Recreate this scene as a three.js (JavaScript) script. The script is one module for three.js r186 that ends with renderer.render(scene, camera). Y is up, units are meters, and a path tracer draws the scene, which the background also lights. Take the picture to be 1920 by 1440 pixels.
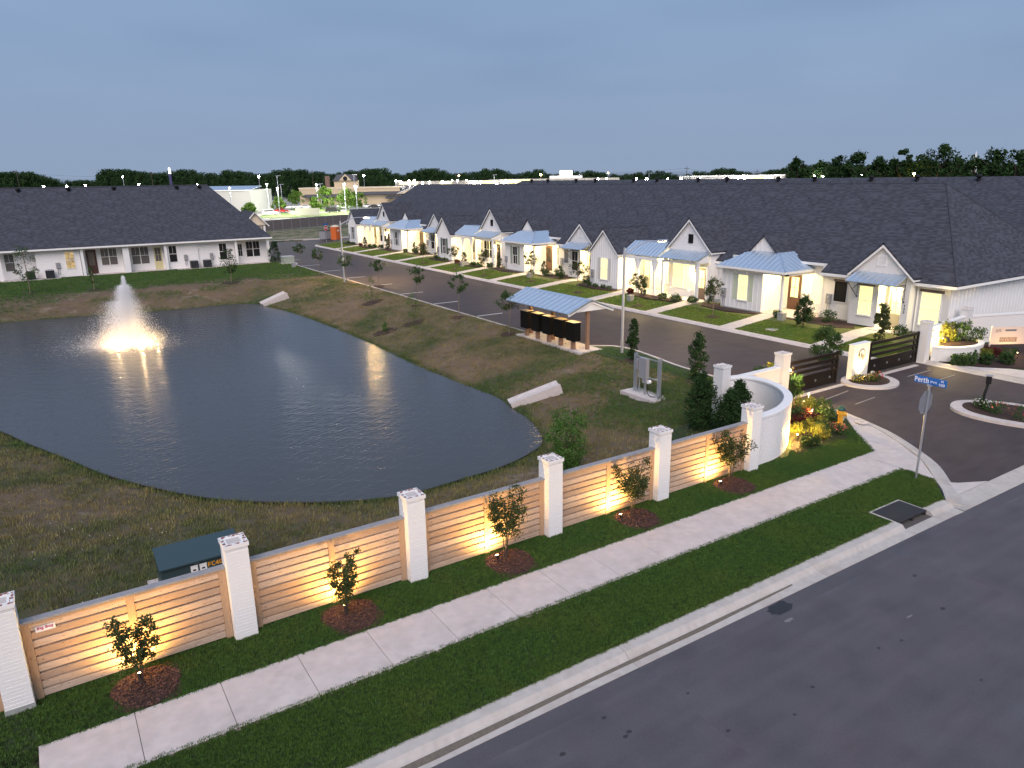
import * as THREE from 'three';
import { mergeGeometries } from 'three/addons/utils/BufferGeometryUtils.js';
import { FontLoader } from 'three/addons/loaders/FontLoader.js';
import { TextGeometry } from 'three/addons/geometries/TextGeometry.js';
import { RectAreaLightUniformsLib } from 'three/addons/lights/RectAreaLightUniformsLib.js';

// ------------------------------------------------------------------ camera, sky, sun, exposure
const scene = new THREE.Scene();
const FPX = 1375.4, CH = 9.5, PITCH = Math.atan((720 - 333.4) / FPX), YAW = 32.74 * Math.PI / 180, ROLL = -0.85 * Math.PI / 180;
const V = (x, y, z) => new THREE.Vector3(x, y, z);
const hd = V(Math.sin(YAW), 0, -Math.cos(YAW)), rt = V(Math.cos(YAW), 0, Math.sin(YAW)), UPV = V(0, 1, 0);
const fwd = hd.clone().multiplyScalar(Math.cos(PITCH)).addScaledVector(UPV, -Math.sin(PITCH));
const upc = hd.clone().multiplyScalar(Math.sin(PITCH)).addScaledVector(UPV, Math.cos(PITCH));
const right = rt.clone().multiplyScalar(Math.cos(ROLL)).addScaledVector(upc, Math.sin(ROLL));
const upr = upc.clone().multiplyScalar(Math.cos(ROLL)).addScaledVector(rt, -Math.sin(ROLL));
const camera = new THREE.PerspectiveCamera(2 * Math.atan(720 / FPX) * 180 / Math.PI, 4 / 3, 0.1, 6000);
camera.position.set(0, CH, 0);
camera.quaternion.setFromRotationMatrix(new THREE.Matrix4().makeBasis(right, upr, fwd.clone().negate()));
scene.add(camera);
// a pixel of the 1920 x 1440 photograph to the point of height h under it
function gp(px, py, h = 0) {
  const d = fwd.clone().multiplyScalar(FPX).addScaledVector(right, px - 960).addScaledVector(upr, -(py - 720));
  return d.multiplyScalar((h - CH) / d.y).add(camera.position);
}
// a pixel to the point at a given distance along the ground
function dp(px, py, dist) {
  const d = fwd.clone().multiplyScalar(FPX).addScaledVector(right, px - 960).addScaledVector(upr, -(py - 720));
  return d.multiplyScalar(dist / Math.hypot(d.x, d.z)).add(camera.position);
}

function rng(seed) { let a = seed >>> 0; return () => { a = (a + 0x6D2B79F5) >>> 0; let t = a; t = Math.imul(t ^ (t >>> 15), t | 1); t ^= t + Math.imul(t ^ (t >>> 7), t | 61); return ((t ^ (t >>> 14)) >>> 0) / 4294967296; }; }
const clamp = (x, a = 0, b = 1) => Math.min(b, Math.max(a, x));
const mix = (a, b, t) => a + (b - a) * t;
const sstep = (a, b, x) => { const t = clamp((x - a) / (b - a)); return t * t * (3 - 2 * t); };
const mix3 = (a, b, t) => [mix(a[0], b[0], t), mix(a[1], b[1], t), mix(a[2], b[2], t)];
// tileable value noise
function noiseGrid(n, seed) { const r = rng(seed), g = new Float32Array(n * n); for (let i = 0; i < n * n; i++) g[i] = r(); return (x, y) => {
  const xi = Math.floor(x), yi = Math.floor(y), fx = x - xi, fy = y - yi, sx = fx * fx * (3 - 2 * fx), sy = fy * fy * (3 - 2 * fy);
  const a = ((xi % n) + n) % n, b = (a + 1) % n, c = (((yi % n) + n) % n) * n, d = ((((yi + 1) % n) + n) % n) * n;
  return mix(mix(g[c + a], g[c + b], sx), mix(g[d + a], g[d + b], sx), sy); }; }
const N16 = noiseGrid(16, 5), N64 = noiseGrid(64, 6), N256 = noiseGrid(256, 7);
const fbm = (x, y) => 0.5 * N64(x, y) + 0.27 * N64(x * 2 + 11, y * 2 + 5) + 0.15 * N64(x * 4 + 3, y * 4 + 7) + 0.08 * N64(x * 8, y * 8);

// dusk sky: even overcast blue, a little paler towards the horizon, faint cloud bands
{
  const W = 1024, H = 512, a = new Float32Array(W * H * 4), nz = noiseGrid(32, 91);
  for (let j = 0; j < H; j++) for (let i = 0; i < W; i++) {
    const el = (j / H - 0.5) * Math.PI, e = Math.max(0, Math.sin(el));
    const t = Math.pow(1 - e, 3.2);
    let c = mix3([0.205, 0.335, 0.55], [0.252, 0.326, 0.455], t);
    const u = i / W * 32, band = 0.55 * nz(u, el * 26) + 0.3 * nz(u * 2, el * 50 + 9) + 0.15 * nz(u * 4, el * 90);
    const k = (band - 0.5) * 0.16 * sstep(0.02, 0.1, e);
    c = [c[0] * (1 + k * 1.2), c[1] * (1 + k), c[2] * (1 + k * 0.7)];
    if (el < 0) c = [0.05, 0.055, 0.06];
    const o = (j * W + i) * 4; a[o] = c[0]; a[o + 1] = c[1]; a[o + 2] = c[2]; a[o + 3] = 1;
  }
  const t = new THREE.DataTexture(a, W, H, THREE.RGBAFormat, THREE.FloatType);
  t.mapping = THREE.EquirectangularReflectionMapping; t.magFilter = THREE.LinearFilter; t.minFilter = THREE.LinearFilter; t.wrapS = THREE.RepeatWrapping; t.needsUpdate = true;
  scene.background = t; scene.environment = t;
}
// the afterglow of the set sun behind the camera: a very wide soft source
const sun = new THREE.DirectionalLight(new THREE.Color().setRGB(1.0, 0.86, 0.81), 2.85);
sun.position.set(-50, 104, 44); sun.target.position.set(20, 0, -50); scene.add(sun, sun.target);
sun.castShadow = true; sun.shadow.radius = 90; sun.shadow.mapSize.set(2048, 2048);
Object.assign(sun.shadow.camera, { left: -90, right: 90, top: 90, bottom: -90, near: 1, far: 320 });
const EXPOSURE = 1.12;
RectAreaLightUniformsLib.init();
const WARM = new THREE.Color().setRGB(1, 0.58, 0.15), WARMW = new THREE.Color().setRGB(1, 0.73, 0.29), COOL = new THREE.Color().setRGB(1, 0.97, 0.86);
function pointLight(parent, x, y, z, I, col = WARMW, r = 2) { const l = new THREE.PointLight(col, I, 0, 2); l.position.set(x, y, z); l.castShadow = true; l.shadow.radius = r; parent.add(l); return l; }
function spotLight(parent, p, q, I, angle, col = WARM, r = 2, pen = 0.6) { const l = new THREE.SpotLight(col, I, 0, angle, pen, 2); l.position.copy(p); l.target.position.copy(q); l.castShadow = true; l.shadow.radius = r; parent.add(l, l.target); return l; }

// ------------------------------------------------------------------ naming
const taken = {};
function numbered(n) { const k = taken[n] = (taken[n] ?? -1) + 1; return k ? `${n}_${String(k).padStart(3, '0')}` : n; }
function thing(name, label, category, [x, y, z] = [0, 0, 0], turn = 0, group) { const o = new THREE.Group(); o.name = numbered(name); o.position.set(x, y, z); o.rotation.y = turn; o.userData = { label, category }; if (group) o.userData.group = group; scene.add(o); return o; }
function part(name, geo, mat, parent, pos) { const m = new THREE.Mesh(Array.isArray(geo) ? join(geo) : geo, mat); m.name = name; m.castShadow = m.receiveShadow = true; if (pos) m.position.set(...pos); parent.add(m); return m; }
function solo(name, label, category, geo, mat, group, pos) { const m = part(numbered(name), geo, mat, scene, pos); m.userData = { label, category }; if (group) m.userData.group = group; return m; }
function struct(name, geo, mat, pos) { const m = part(numbered(name), geo, mat, scene, pos); m.userData = { kind: 'structure' }; return m; }
function structGroup(name) { const o = new THREE.Group(); o.name = numbered(name); o.userData = { kind: 'structure' }; scene.add(o); return o; }
function sub(name, parent, [x, y, z] = [0, 0, 0], turn = 0) { const o = new THREE.Group(); o.name = name; o.position.set(x, y, z); o.rotation.y = turn; parent.add(o); return o; }
function dup(root, [x, y, z], turn = 0, label, group, s) { const r = root.clone(); r.name = numbered(root.name.replace(/_\d{3}$/, '')); r.position.set(x, y, z); r.rotation.y = turn; r.userData = { ...root.userData }; if (label) r.userData.label = label; if (group) r.userData.group = group; if (s) r.scale.setScalar(s); scene.add(r); return r; }

// ------------------------------------------------------------------ geometry helpers (uv in metres)
function boxUV(g, s = 1) {
  g = g.index ? g.toNonIndexed() : g; const p = g.attributes.position, n = g.attributes.normal, uv = new Float32Array(p.count * 2);
  for (let i = 0; i < p.count; i++) { const ax = Math.abs(n.getX(i)), ay = Math.abs(n.getY(i)), az = Math.abs(n.getZ(i)), x = p.getX(i), y = p.getY(i), z = p.getZ(i);
    const [u, v] = ay >= ax && ay >= az ? [x, z] : ax >= az ? [z, y] : [x, y]; uv[i * 2] = u * s; uv[i * 2 + 1] = v * s; }
  g.setAttribute('uv', new THREE.BufferAttribute(uv, 2)); for (const k of Object.keys(g.attributes)) if (!['position', 'normal', 'uv'].includes(k)) g.deleteAttribute(k); return g;
}
const join = list => list.length === 1 ? list[0] : mergeGeometries(list.map(g => g.index ? g.toNonIndexed() : g));
function box(x0, x1, y0, y1, z0, z1) { const g = new THREE.BoxGeometry(Math.abs(x1 - x0), Math.abs(y1 - y0), Math.abs(z1 - z0)); g.translate((x0 + x1) / 2, (y0 + y1) / 2, (z0 + z1) / 2); return boxUV(g); }
function cbox(w, h, d, b = 0.006) { // chamfered box on all edges of its front, centred
  const s = new THREE.Shape(); const x = w / 2 - b, y = h / 2 - b; s.moveTo(-x, -y); s.lineTo(x, -y); s.lineTo(x, y); s.lineTo(-x, y); s.closePath();
  const g = new THREE.ExtrudeGeometry(s, { depth: d - 2 * b, bevelEnabled: true, bevelThickness: b, bevelSize: b, bevelSegments: 1, steps: 1 }); g.translate(0, 0, -d / 2 + b); return boxUV(g); }
function cyl(p, q, r0, r1 = r0, seg = 10) { const d = q.clone().sub(p), g = new THREE.CylinderGeometry(r1, r0, d.length(), seg, 1); g.applyQuaternion(new THREE.Quaternion().setFromUnitVectors(UPV, d.clone().normalize())); const m = p.clone().add(q).multiplyScalar(0.5); g.translate(m.x, m.y, m.z); return boxUV(g); }
function tube(pts, r, seg = 8, n = 24) { return boxUV(new THREE.TubeGeometry(new THREE.CatmullRomCurve3(pts), n, r, seg)); }
function lathe(prof, seg = 20) { return boxUV(new THREE.LatheGeometry(prof.map(p => new THREE.Vector2(p[0], p[1])), seg)); }
function sphere(r, x = 0, y = 0, z = 0, a = 12, b = 8) { const g = new THREE.SphereGeometry(r, a, b); g.translate(x, y, z); return boxUV(g); }
// flat polygon [[x,z]...] with its top at y and a skirt of depth d
function flat(pts, y, d = 0.2, holes) {
  const mk = (C, p) => { const s = new C(); p.forEach((q, i) => i ? s.lineTo(q[0], -q[1]) : s.moveTo(q[0], -q[1])); s.closePath(); return s; };
  const s = mk(THREE.Shape, pts); if (holes) for (const h of holes) s.holes.push(mk(THREE.Path, h));
  const g = new THREE.ExtrudeGeometry(s, { depth: d, bevelEnabled: false }); g.rotateX(-Math.PI / 2); g.translate(0, y - d, 0); return boxUV(g); }
// polygon in the plane x = const, points [z, y], extruded from x0 to x1
function wallX(pts, x0, x1) { const s = new THREE.Shape(); pts.forEach((q, i) => i ? s.lineTo(-q[0], q[1]) : s.moveTo(-q[0], q[1])); s.closePath(); const g = new THREE.ExtrudeGeometry(s, { depth: Math.abs(x1 - x0), bevelEnabled: false }); g.rotateY(Math.PI / 2); g.translate(Math.min(x0, x1), 0, 0); return boxUV(g); }
// polygon in the plane z = const, points [x, y], extruded from z0 to z1
function wallZ(pts, z0, z1) { const s = new THREE.Shape(); pts.forEach((q, i) => i ? s.lineTo(q[0], q[1]) : s.moveTo(q[0], q[1])); s.closePath(); const g = new THREE.ExtrudeGeometry(s, { depth: Math.abs(z1 - z0), bevelEnabled: false }); g.translate(0, 0, Math.min(z0, z1)); return boxUV(g); }
// planar convex 3D polygon as a slab of thickness t below its face; uv along first edge and up the slope
function slab(P, t = 0.1) {
  const p = P.map(a => V(...a)); let n = p[1].clone().sub(p[0]).cross(p[2].clone().sub(p[0])).normalize(); if (n.y < 0) { p.reverse(); n.negate(); }
  let e1 = V(0, 1, 0).cross(n); e1.lengthSq() < 1e-6 ? e1.set(1, 0, 0) : e1.normalize(); const e2 = n.clone().cross(e1);
  const pos = [], uv = [], nor = [], push = (v, m, u) => { pos.push(v.x, v.y, v.z); nor.push(m.x, m.y, m.z); uv.push(...(u || [v.dot(e1), v.dot(e2)])); };
  const q = p.map(a => a.clone().addScaledVector(n, -t)), nn = n.clone().negate();
  for (let i = 1; i < p.length - 1; i++) { for (const v of [p[0], p[i], p[i + 1]]) push(v, n); for (const v of [q[0], q[i + 1], q[i]]) push(v, nn); }
  for (let i = 0; i < p.length; i++) { const j = (i + 1) % p.length, m = p[j].clone().sub(p[i]).cross(n).normalize(); for (const v of [p[i], q[i], q[j], p[i], q[j], p[j]]) push(v, m); }
  const g = new THREE.BufferGeometry(); g.setAttribute('position', new THREE.Float32BufferAttribute(pos, 3)); g.setAttribute('normal', new THREE.Float32BufferAttribute(nor, 3)); g.setAttribute('uv', new THREE.Float32BufferAttribute(uv, 2)); return g;
}
// closed profile [[offset, y]] swept along the polyline [[x, z]]; offsets to the right of travel
function sweep(path, prof, cap = true) {
  const n = path.length, L = []; let acc = 0;
  for (let i = 0; i < n; i++) { const a = path[Math.max(0, i - 1)], b = path[Math.min(n - 1, i + 1)]; let dx = b[0] - a[0], dz = b[1] - a[1]; const l = Math.hypot(dx, dz); dx /= l; dz /= l; if (i) acc += Math.hypot(path[i][0] - path[i - 1][0], path[i][1] - path[i - 1][1]); L.push({ s: acc, P: prof.map(([o, y]) => V(path[i][0] - dz * o, y, path[i][1] + dx * o)) }); }
  const pos = [], uv = []; let w = [0]; for (let k = 0; k < prof.length; k++) { const b = prof[(k + 1) % prof.length]; w.push(w[k] + Math.hypot(b[0] - prof[k][0], b[1] - prof[k][1])); }
  const tri = (a, b, c, ua, ub, uc) => { pos.push(a.x, a.y, a.z, b.x, b.y, b.z, c.x, c.y, c.z); uv.push(...ua, ...ub, ...uc); };
  for (let i = 0; i < n - 1; i++) for (let k = 0; k < prof.length; k++) { const k2 = (k + 1) % prof.length, A = L[i].P[k], B = L[i].P[k2], C = L[i + 1].P[k], D = L[i + 1].P[k2];
    tri(A, C, D, [L[i].s, w[k]], [L[i + 1].s, w[k]], [L[i + 1].s, w[k + 1]]); tri(A, D, B, [L[i].s, w[k]], [L[i + 1].s, w[k + 1]], [L[i].s, w[k + 1]]); }
  if (cap) for (const e of [0, n - 1]) for (let k = 1; k < prof.length - 1; k++) tri(...(e ? [L[e].P[0], L[e].P[k], L[e].P[k + 1]] : [L[e].P[0], L[e].P[k + 1], L[e].P[k]]), [0, 0], [0, 0], [0, 0]);
  const g = new THREE.BufferGeometry(); g.setAttribute('position', new THREE.Float32BufferAttribute(pos, 3)); g.setAttribute('uv', new THREE.Float32BufferAttribute(uv, 2)); g.computeVertexNormals(); return g;
}
function smooth(pts, n = 40, closed = false) { const c = new THREE.CatmullRomCurve3(pts.map(p => V(p[0], 0, p[1])), closed, 'centripetal'); return c.getPoints(n).map(v => [v.x, v.z]); }
// ------------------------------------------------------------------ textures and materials
function tex(n, size, fn, srgb = true) { // fn(u, v) in 0..1 -> [r,g,b] linear; size in metres covered by one tile
  const a = new Uint8Array(n * n * 4), enc = c => { c = clamp(c); return Math.round(255 * (srgb ? (c <= 0.0031308 ? 12.92 * c : 1.055 * Math.pow(c, 1 / 2.4) - 0.055) : c)); };
  for (let j = 0; j < n; j++) for (let i = 0; i < n; i++) { const c = fn(i / n, j / n), o = (j * n + i) * 4; a[o] = enc(c[0]); a[o + 1] = enc(c[1]); a[o + 2] = enc(c[2]); a[o + 3] = 255; }
  const t = new THREE.DataTexture(a, n, n); t.wrapS = t.wrapT = THREE.RepeatWrapping; t.magFilter = THREE.LinearFilter; t.minFilter = THREE.LinearMipmapLinearFilter; t.generateMipmaps = true;
  if (srgb) t.colorSpace = THREE.SRGBColorSpace; const s = Array.isArray(size) ? size : [size, size]; t.repeat.set(1 / s[0], 1 / s[1]); t.needsUpdate = true; return t; }
const gray = v => [v, v, v];
const M = {};
const std = (name, o) => { const m = new THREE.MeshStandardMaterial({ roughness: 0.85, side: THREE.DoubleSide, ...o }); m.name = name; return m; };
const phys = (name, o) => { const m = new THREE.MeshPhysicalMaterial({ side: THREE.DoubleSide, ...o }); m.name = name; return m; };
const col = (r, g, b) => new THREE.Color().setRGB(r, g, b);
const SCL = (c, k) => [c[0] * k, c[1] * k, c[2] * k];
const tileFbm = (u, v, f = 1) => 0.5 * N64(u * 64 * f, v * 64 * f) + 0.25 * N64(u * 128 * f, v * 128 * f) + 0.25 * N16(u * 16, v * 16);
const R1 = rng(31), speck = new Float32Array(512 * 512).map(() => R1());
const SP = (u, v) => speck[((v * 512) | 0) % 512 * 512 + ((u * 512) | 0) % 512];
{ // street asphalt, weathered grey; entrance and lane asphalt, newer and darker
  const streak = (u, v) => N16(u * 16, v * 16 * 4);
  M.street = std('weathered asphalt', { roughness: 0.82, map: tex(1024, 9, (u, v) => { let k = 0.82 + 0.24 * tileFbm(u, v, 0.25) + 0.08 * (N16(u * 16, v * 16) - 0.5) + 0.16 * (SP(u * 1.0, v) - 0.5); k += 0.16 * (N64(u * 3, v * 40 + 5) - 0.5) + 0.1 * (N64(u * 9 + 2, v * 64) - 0.5); const p = N16(u * 16 + 4, v * 16 + 9); return SCL([0.084 + 0.01 * p, 0.081, 0.092], k); }) });
  M.street.bumpMap = tex(512, 1.1, (u, v) => gray(0.5 * N256(u * 256, v * 256) + 0.5 * SP(u, v)), false); M.street.bumpScale = 0.004;
  M.lane = std('dark asphalt', { roughness: 0.72, map: tex(1024, 11, (u, v) => { const k = 0.75 + 0.4 * tileFbm(u, v, 0.25) + 0.28 * (streak(u, v) - 0.5) + 0.12 * (SP(u, v) - 0.5); return SCL([0.06, 0.042, 0.041], k); }), bumpMap: M.street.bumpMap, bumpScale: 0.004 });  // lane's reddish brown tint includes the warm lamp light, painted into the asphalt
}
M.concrete = std('pale concrete', { roughness: 0.9, map: tex(1024, 5, (u, v) => { const st = sstep(0.66, 0.86, N16(u * 16 + 3, v * 16)) * 0.07, d = SP(u, v) > 0.9988 ? 0.4 : 0; return SCL([0.56, 0.5, 0.47], 0.84 + 0.24 * tileFbm(u, v, 0.5) - st - d + 0.05 * (SP(u, v) - 0.5)); }), bumpMap: tex(256, 0.5, (u, v) => gray(N256(u * 256, v * 16)), false), bumpScale: 0.0015 });
M.kerb = std('kerb concrete', { roughness: 0.9, map: tex(512, 7, (u, v) => { const st = sstep(0.5, 0.9, tileFbm(u, v, 0.25)); return SCL(mix3([0.47, 0.43, 0.39], [0.36, 0.31, 0.26], st * 0.6), 0.85 + 0.25 * tileFbm(u, v)); }) });
M.joint = std('joint filler', { color: col(0.09, 0.08, 0.075) });
M.grime = std('wet gutter silt', { roughness: 0.75, map: tex(256, 2, (u, v) => SCL([0.16, 0.13, 0.1], 0.7 + 0.5 * tileFbm(u, v))) });
M.paint = std('road paint', { color: col(0.7, 0.7, 0.68), roughness: 0.7 });
M.white = std('white paint', { color: col(0.8, 0.79, 0.77), roughness: 0.6 });
M.trim = std('white trim', { color: col(0.82, 0.81, 0.79), roughness: 0.5 });
const lapT = tex(256, [2, 0.72], (u, v) => { const f = (v * 4) % 1; return gray(0.25 + 0.7 * (1 - f) + 0.05 * N64(u * 64, v * 64)); }, false);
M.lap = std('white lap siding', { color: col(0.8, 0.78, 0.76), roughness: 0.6, bumpMap: lapT, bumpScale: 0.018 });
const brickT = tex(512, [0.86, 0.6], (u, v) => { const r = Math.floor(v * 8), x = (u * 4 + (r % 2) * 0.5) % 1, y = (v * 8) % 1; const e = Math.min(sstep(0, 0.05, x) * sstep(0, 0.05, 1 - x), sstep(0, 0.13, y) * sstep(0, 0.13, 1 - y)); return gray(e * (0.8 + 0.2 * N256(u * 256, v * 256))); }, false);
M.brickflat = std('white painted brick', { color: col(0.78, 0.765, 0.74), roughness: 0.65, bumpMap: brickT, bumpScale: 0.012 });
M.brick = std('white painted brick', { color: col(0.8, 0.785, 0.76), roughness: 0.6, bumpMap: tex(256, 0.35, (u, v) => gray(tileFbm(u, v)), false), bumpScale: 0.004 });
M.mortar = std('painted mortar', { color: col(0.76, 0.745, 0.72), roughness: 0.8 });
M.rawbrick = std('red brick under worn white paint', { roughness: 0.9, map: tex(256, 0.7, (u, v) => mix3(SCL([0.26, 0.09, 0.065], 0.6 + 0.8 * tileFbm(u, v)), [0.72, 0.7, 0.68], sstep(0.44, 0.52, tileFbm(u, v, 0.25) * 0.6 + 0.4 * N16(u * 16, v * 16)))) });
M.block = std('grey footing', { roughness: 0.9, map: tex(256, 1, (u, v) => SCL([0.3, 0.31, 0.29], 0.7 + 0.6 * tileFbm(u, v))) });
const shg = (u, v) => { const r = Math.floor(v * 16), off = (r * 0.37) % 1, x = Math.floor(((u + off) % 1) * 14), h = Math.sin((r * 57 + x * 131) * 12.9898) * 43758.5453; return [r, h - Math.floor(h), (v * 16) % 1]; };
M.shingle = std('charcoal shingle', { roughness: 0.93, map: tex(1024, [4.2, 2.4], (u, v) => { const [, t, f] = shg(u, v); const k = 0.62 + 0.62 * t + 0.3 * (SP(u, v) - 0.5) + 0.16 * (N16(u * 16, v * 16) - 0.5) - (f < 0.14 ? 0.34 : 0); return SCL([0.05, 0.053, 0.069], k); }), bumpMap: tex(512, [4.2, 2.4], (u, v) => { const [, t, f] = shg(u, v); return gray(clamp(0.2 + 0.5 * (1 - f) + 0.3 * t)); }, false), bumpScale: 0.012 });
M.metal = std('galvanised roof metal', { color: col(0.58, 0.66, 0.75), metalness: 0.72, roughness: 0.42, roughnessMap: tex(256, 3, (u, v) => gray(0.75 + 0.25 * tileFbm(u, v)), false) });
M.galv = std('galvanised steel', { color: col(0.5, 0.52, 0.55), metalness: 0.8, roughness: 0.45 });
M.pole = std('brushed pole', { color: col(0.55, 0.57, 0.62), metalness: 0.6, roughness: 0.4 });
M.black = phys('black paint', { color: col(0.008, 0.0075, 0.007), roughness: 0.55, specularIntensity: 0.25 });
M.blackmat = phys('dark plastic', { color: col(0.014, 0.014, 0.015), roughness: 0.7, specularIntensity: 0.3 });
M.bronze = phys('dark bronze paint', { color: col(0.012, 0.008, 0.006), roughness: 0.4, specularIntensity: 0.35 });
M.brownpost = std('brown stained timber', { roughness: 0.7, map: tex(256, [0.3, 1.4], (u, v) => SCL([0.28, 0.16, 0.1], 0.6 + 0.8 * N256(u * 256, v * 16))) });
const wood = (f) => (u, v) => { const g = N256(u * 24, v * 256 * 0.5) * 0.6 + N64(u * 12, v * 128) * 0.4, kn = N64(u * 64 + 9, v * 64 * 0.75 + 2), k = sstep(0.87, 0.97, kn); return mix3(SCL(f, 0.8 + 0.42 * g), [0.13, 0.065, 0.03], k * 0.8); };
const cedars = [[0.5, 0.355, 0.25], [0.45, 0.3, 0.2], [0.55, 0.4, 0.29], [0.38, 0.265, 0.19], [0.48, 0.36, 0.27], [0.42, 0.27, 0.17]];
M.cedar = cedars.map((c, i) => { const t = tex(512, [2.2, 1.3], wood(c)); t.offset.set(i * 0.23, i * 0.31); return std('cedar board', { map: t, roughness: 0.8 }); });
{ const t = tex(256, [0.6, 1.8], (u, v) => wood([0.42, 0.275, 0.17])(v, u)); M.cedarpost = std('cedar post', { map: t, roughness: 0.8 }); }
M.capwood = std('weathered cap board', { roughness: 0.85, map: tex(256, [2, 0.4], (u, v) => SCL([0.27, 0.265, 0.275], 0.7 + 0.6 * N256(u * 32, v * 128))) });
M.greyfence = std('weathered grey fence', { roughness: 0.9, map: tex(256, [3, 2], (u, v) => SCL([0.17, 0.14, 0.13], 0.6 + 0.8 * N256(u * 128, v * 16))) });
M.mulch = std('red brown bark mulch', { roughness: 0.95, map: tex(512, 1.6, (u, v) => { const k = 0.35 + 1.2 * N256(u * 256, v * 128) * N64(u * 64, v * 64 + 3) + 0.25 * SP(u, v); return SCL([0.075, 0.04, 0.033], k); }), bumpMap: tex(256, 0.8, (u, v) => gray(N256(u * 128, v * 256)), false), bumpScale: 0.03 });
M.soil = std('lawn soil', { roughness: 0.95, map: tex(512, 3.1, (u, v) => { const t = tileFbm(u, v), g = N64(u * 64, v * 64), d = sstep(0.72, 0.9, N16(u * 16 + 2, v * 16 + 5)); return SCL(mix3(mix3([0.018, 0.045, 0.008], [0.04, 0.078, 0.018], g), [0.12, 0.11, 0.05], d * 0.22), 0.65 + 0.7 * t); }), bumpMap: tex(256, 0.6, (u, v) => gray(N256(u * 256, v * 256)), false), bumpScale: 0.03 });
M.glassdark = std('dark window glass', { color: col(0.02, 0.02, 0.022), roughness: 0.06, metalness: 0 });
M.blind = std('window with lowered blind', { roughness: 0.25, map: tex(256, [0.5, 0.36], (u, v) => SCL([0.17, 0.155, 0.145], 0.55 + 0.45 * N64(u * 24, v * 4))) });
const blindT = tex(256, [0.9, 0.9], (u, v) => { const f = (v * 18) % 1; return gray(0.86 + 0.1 * (f > 0.12 ? 1 : 0) + 0.06 * (N16(u * 16, v * 16) - 0.5)); }, false);
M.lit = std('lit window', { color: col(0.5, 0.45, 0.3), emissive: col(1.25, 1.1, 0.4), emissiveMap: blindT, roughness: 0.3 });
M.litdim = std('dimly lit window', { color: col(0.2, 0.16, 0.1), emissive: col(0.52, 0.36, 0.14), emissiveMap: tex(128, 1.1, (u, v) => gray(0.12 + 0.9 * N16(u * 4, v * 5)), false), roughness: 0.2 });
M.bulb = std('glowing lamp glass', { color: col(1, 0.9, 0.6), emissive: col(9, 6.8, 3.4), roughness: 0.4 });
M.led = std('glowing lamp panel', { color: col(1, 1, 1), emissive: col(320, 305, 262), roughness: 0.4 });
M.ledwarm = std('glowing lamp panel', { color: col(1, 0.9, 0.7), emissive: col(60, 38, 14), roughness: 0.4 });
M.streetled = std('glowing lamp panel', { color: col(1, 0.9, 0.7), emissive: col(1500, 960, 360), roughness: 0.4 });
M.signglow = std('glowing sign face', { color: col(1, 1, 1), emissive: col(3, 2.9, 2.7), roughness: 0.4 });
M.box = std('grey enamel', { color: col(0.28, 0.28, 0.29), roughness: 0.5 });
M.teal = std('dark green enamel', { color: col(0.035, 0.06, 0.066), roughness: 0.45 });
M.brown = std('brown door paint', { color: col(0.07, 0.03, 0.018), roughness: 0.45 });
M.header = std('stained lintel', { color: col(0.14, 0.1, 0.08), roughness: 0.7 });
M.doorgrey = std('taupe door paint', { color: col(0.36, 0.34, 0.27), roughness: 0.5 });
M.dooryel = std('pale yellow door paint', { color: col(0.62, 0.56, 0.3), roughness: 0.5 });
M.bark = std('bark', { roughness: 0.95, map: tex(128, 0.4, (u, v) => SCL([0.22, 0.17, 0.13], 0.5 + 0.9 * N64(u * 64, v * 16))) });
M.barkdark = std('dark bark', { color: col(0.06, 0.045, 0.035), roughness: 0.95 });
const leafM = (name, r, g, b, tr = 0) => { const m = tr ? new THREE.MeshPhysicalMaterial({ color: col(r, g, b), roughness: 0.9, transmission: tr, thickness: 0, side: THREE.DoubleSide, vertexColors: true }) : new THREE.MeshPhysicalMaterial({ color: col(r, g, b), roughness: 0.85, specularIntensity: 0.3, side: THREE.DoubleSide, vertexColors: true }); m.name = name; return m; };
M.leafmyrtle = leafM('dark red green leaf', 0.055, 0.07, 0.022);
M.leafever = leafM('dark evergreen leaf', 0.022, 0.05, 0.014);
M.leafgreen = leafM('fresh green leaf', 0.06, 0.13, 0.025);
M.leafoak = leafM('mid green leaf', 0.045, 0.085, 0.025);
M.leaffar = M.leafever;
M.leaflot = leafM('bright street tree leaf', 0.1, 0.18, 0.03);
M.leafred = leafM('burgundy leaf', 0.09, 0.018, 0.015);
M.leafyel = leafM('yellow green leaf', 0.15, 0.16, 0.03);
M.petalred = leafM('red petal', 0.5, 0.03, 0.04); M.petalpink = leafM('salmon petal', 0.6, 0.16, 0.12); M.petalwhite = leafM('white petal', 0.75, 0.72, 0.68); M.petalyel = leafM('yellow petal', 0.65, 0.42, 0.06);
for (const m of [M.petalred, M.petalpink, M.petalwhite, M.petalyel]) m.roughness = 0.6;

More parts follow.
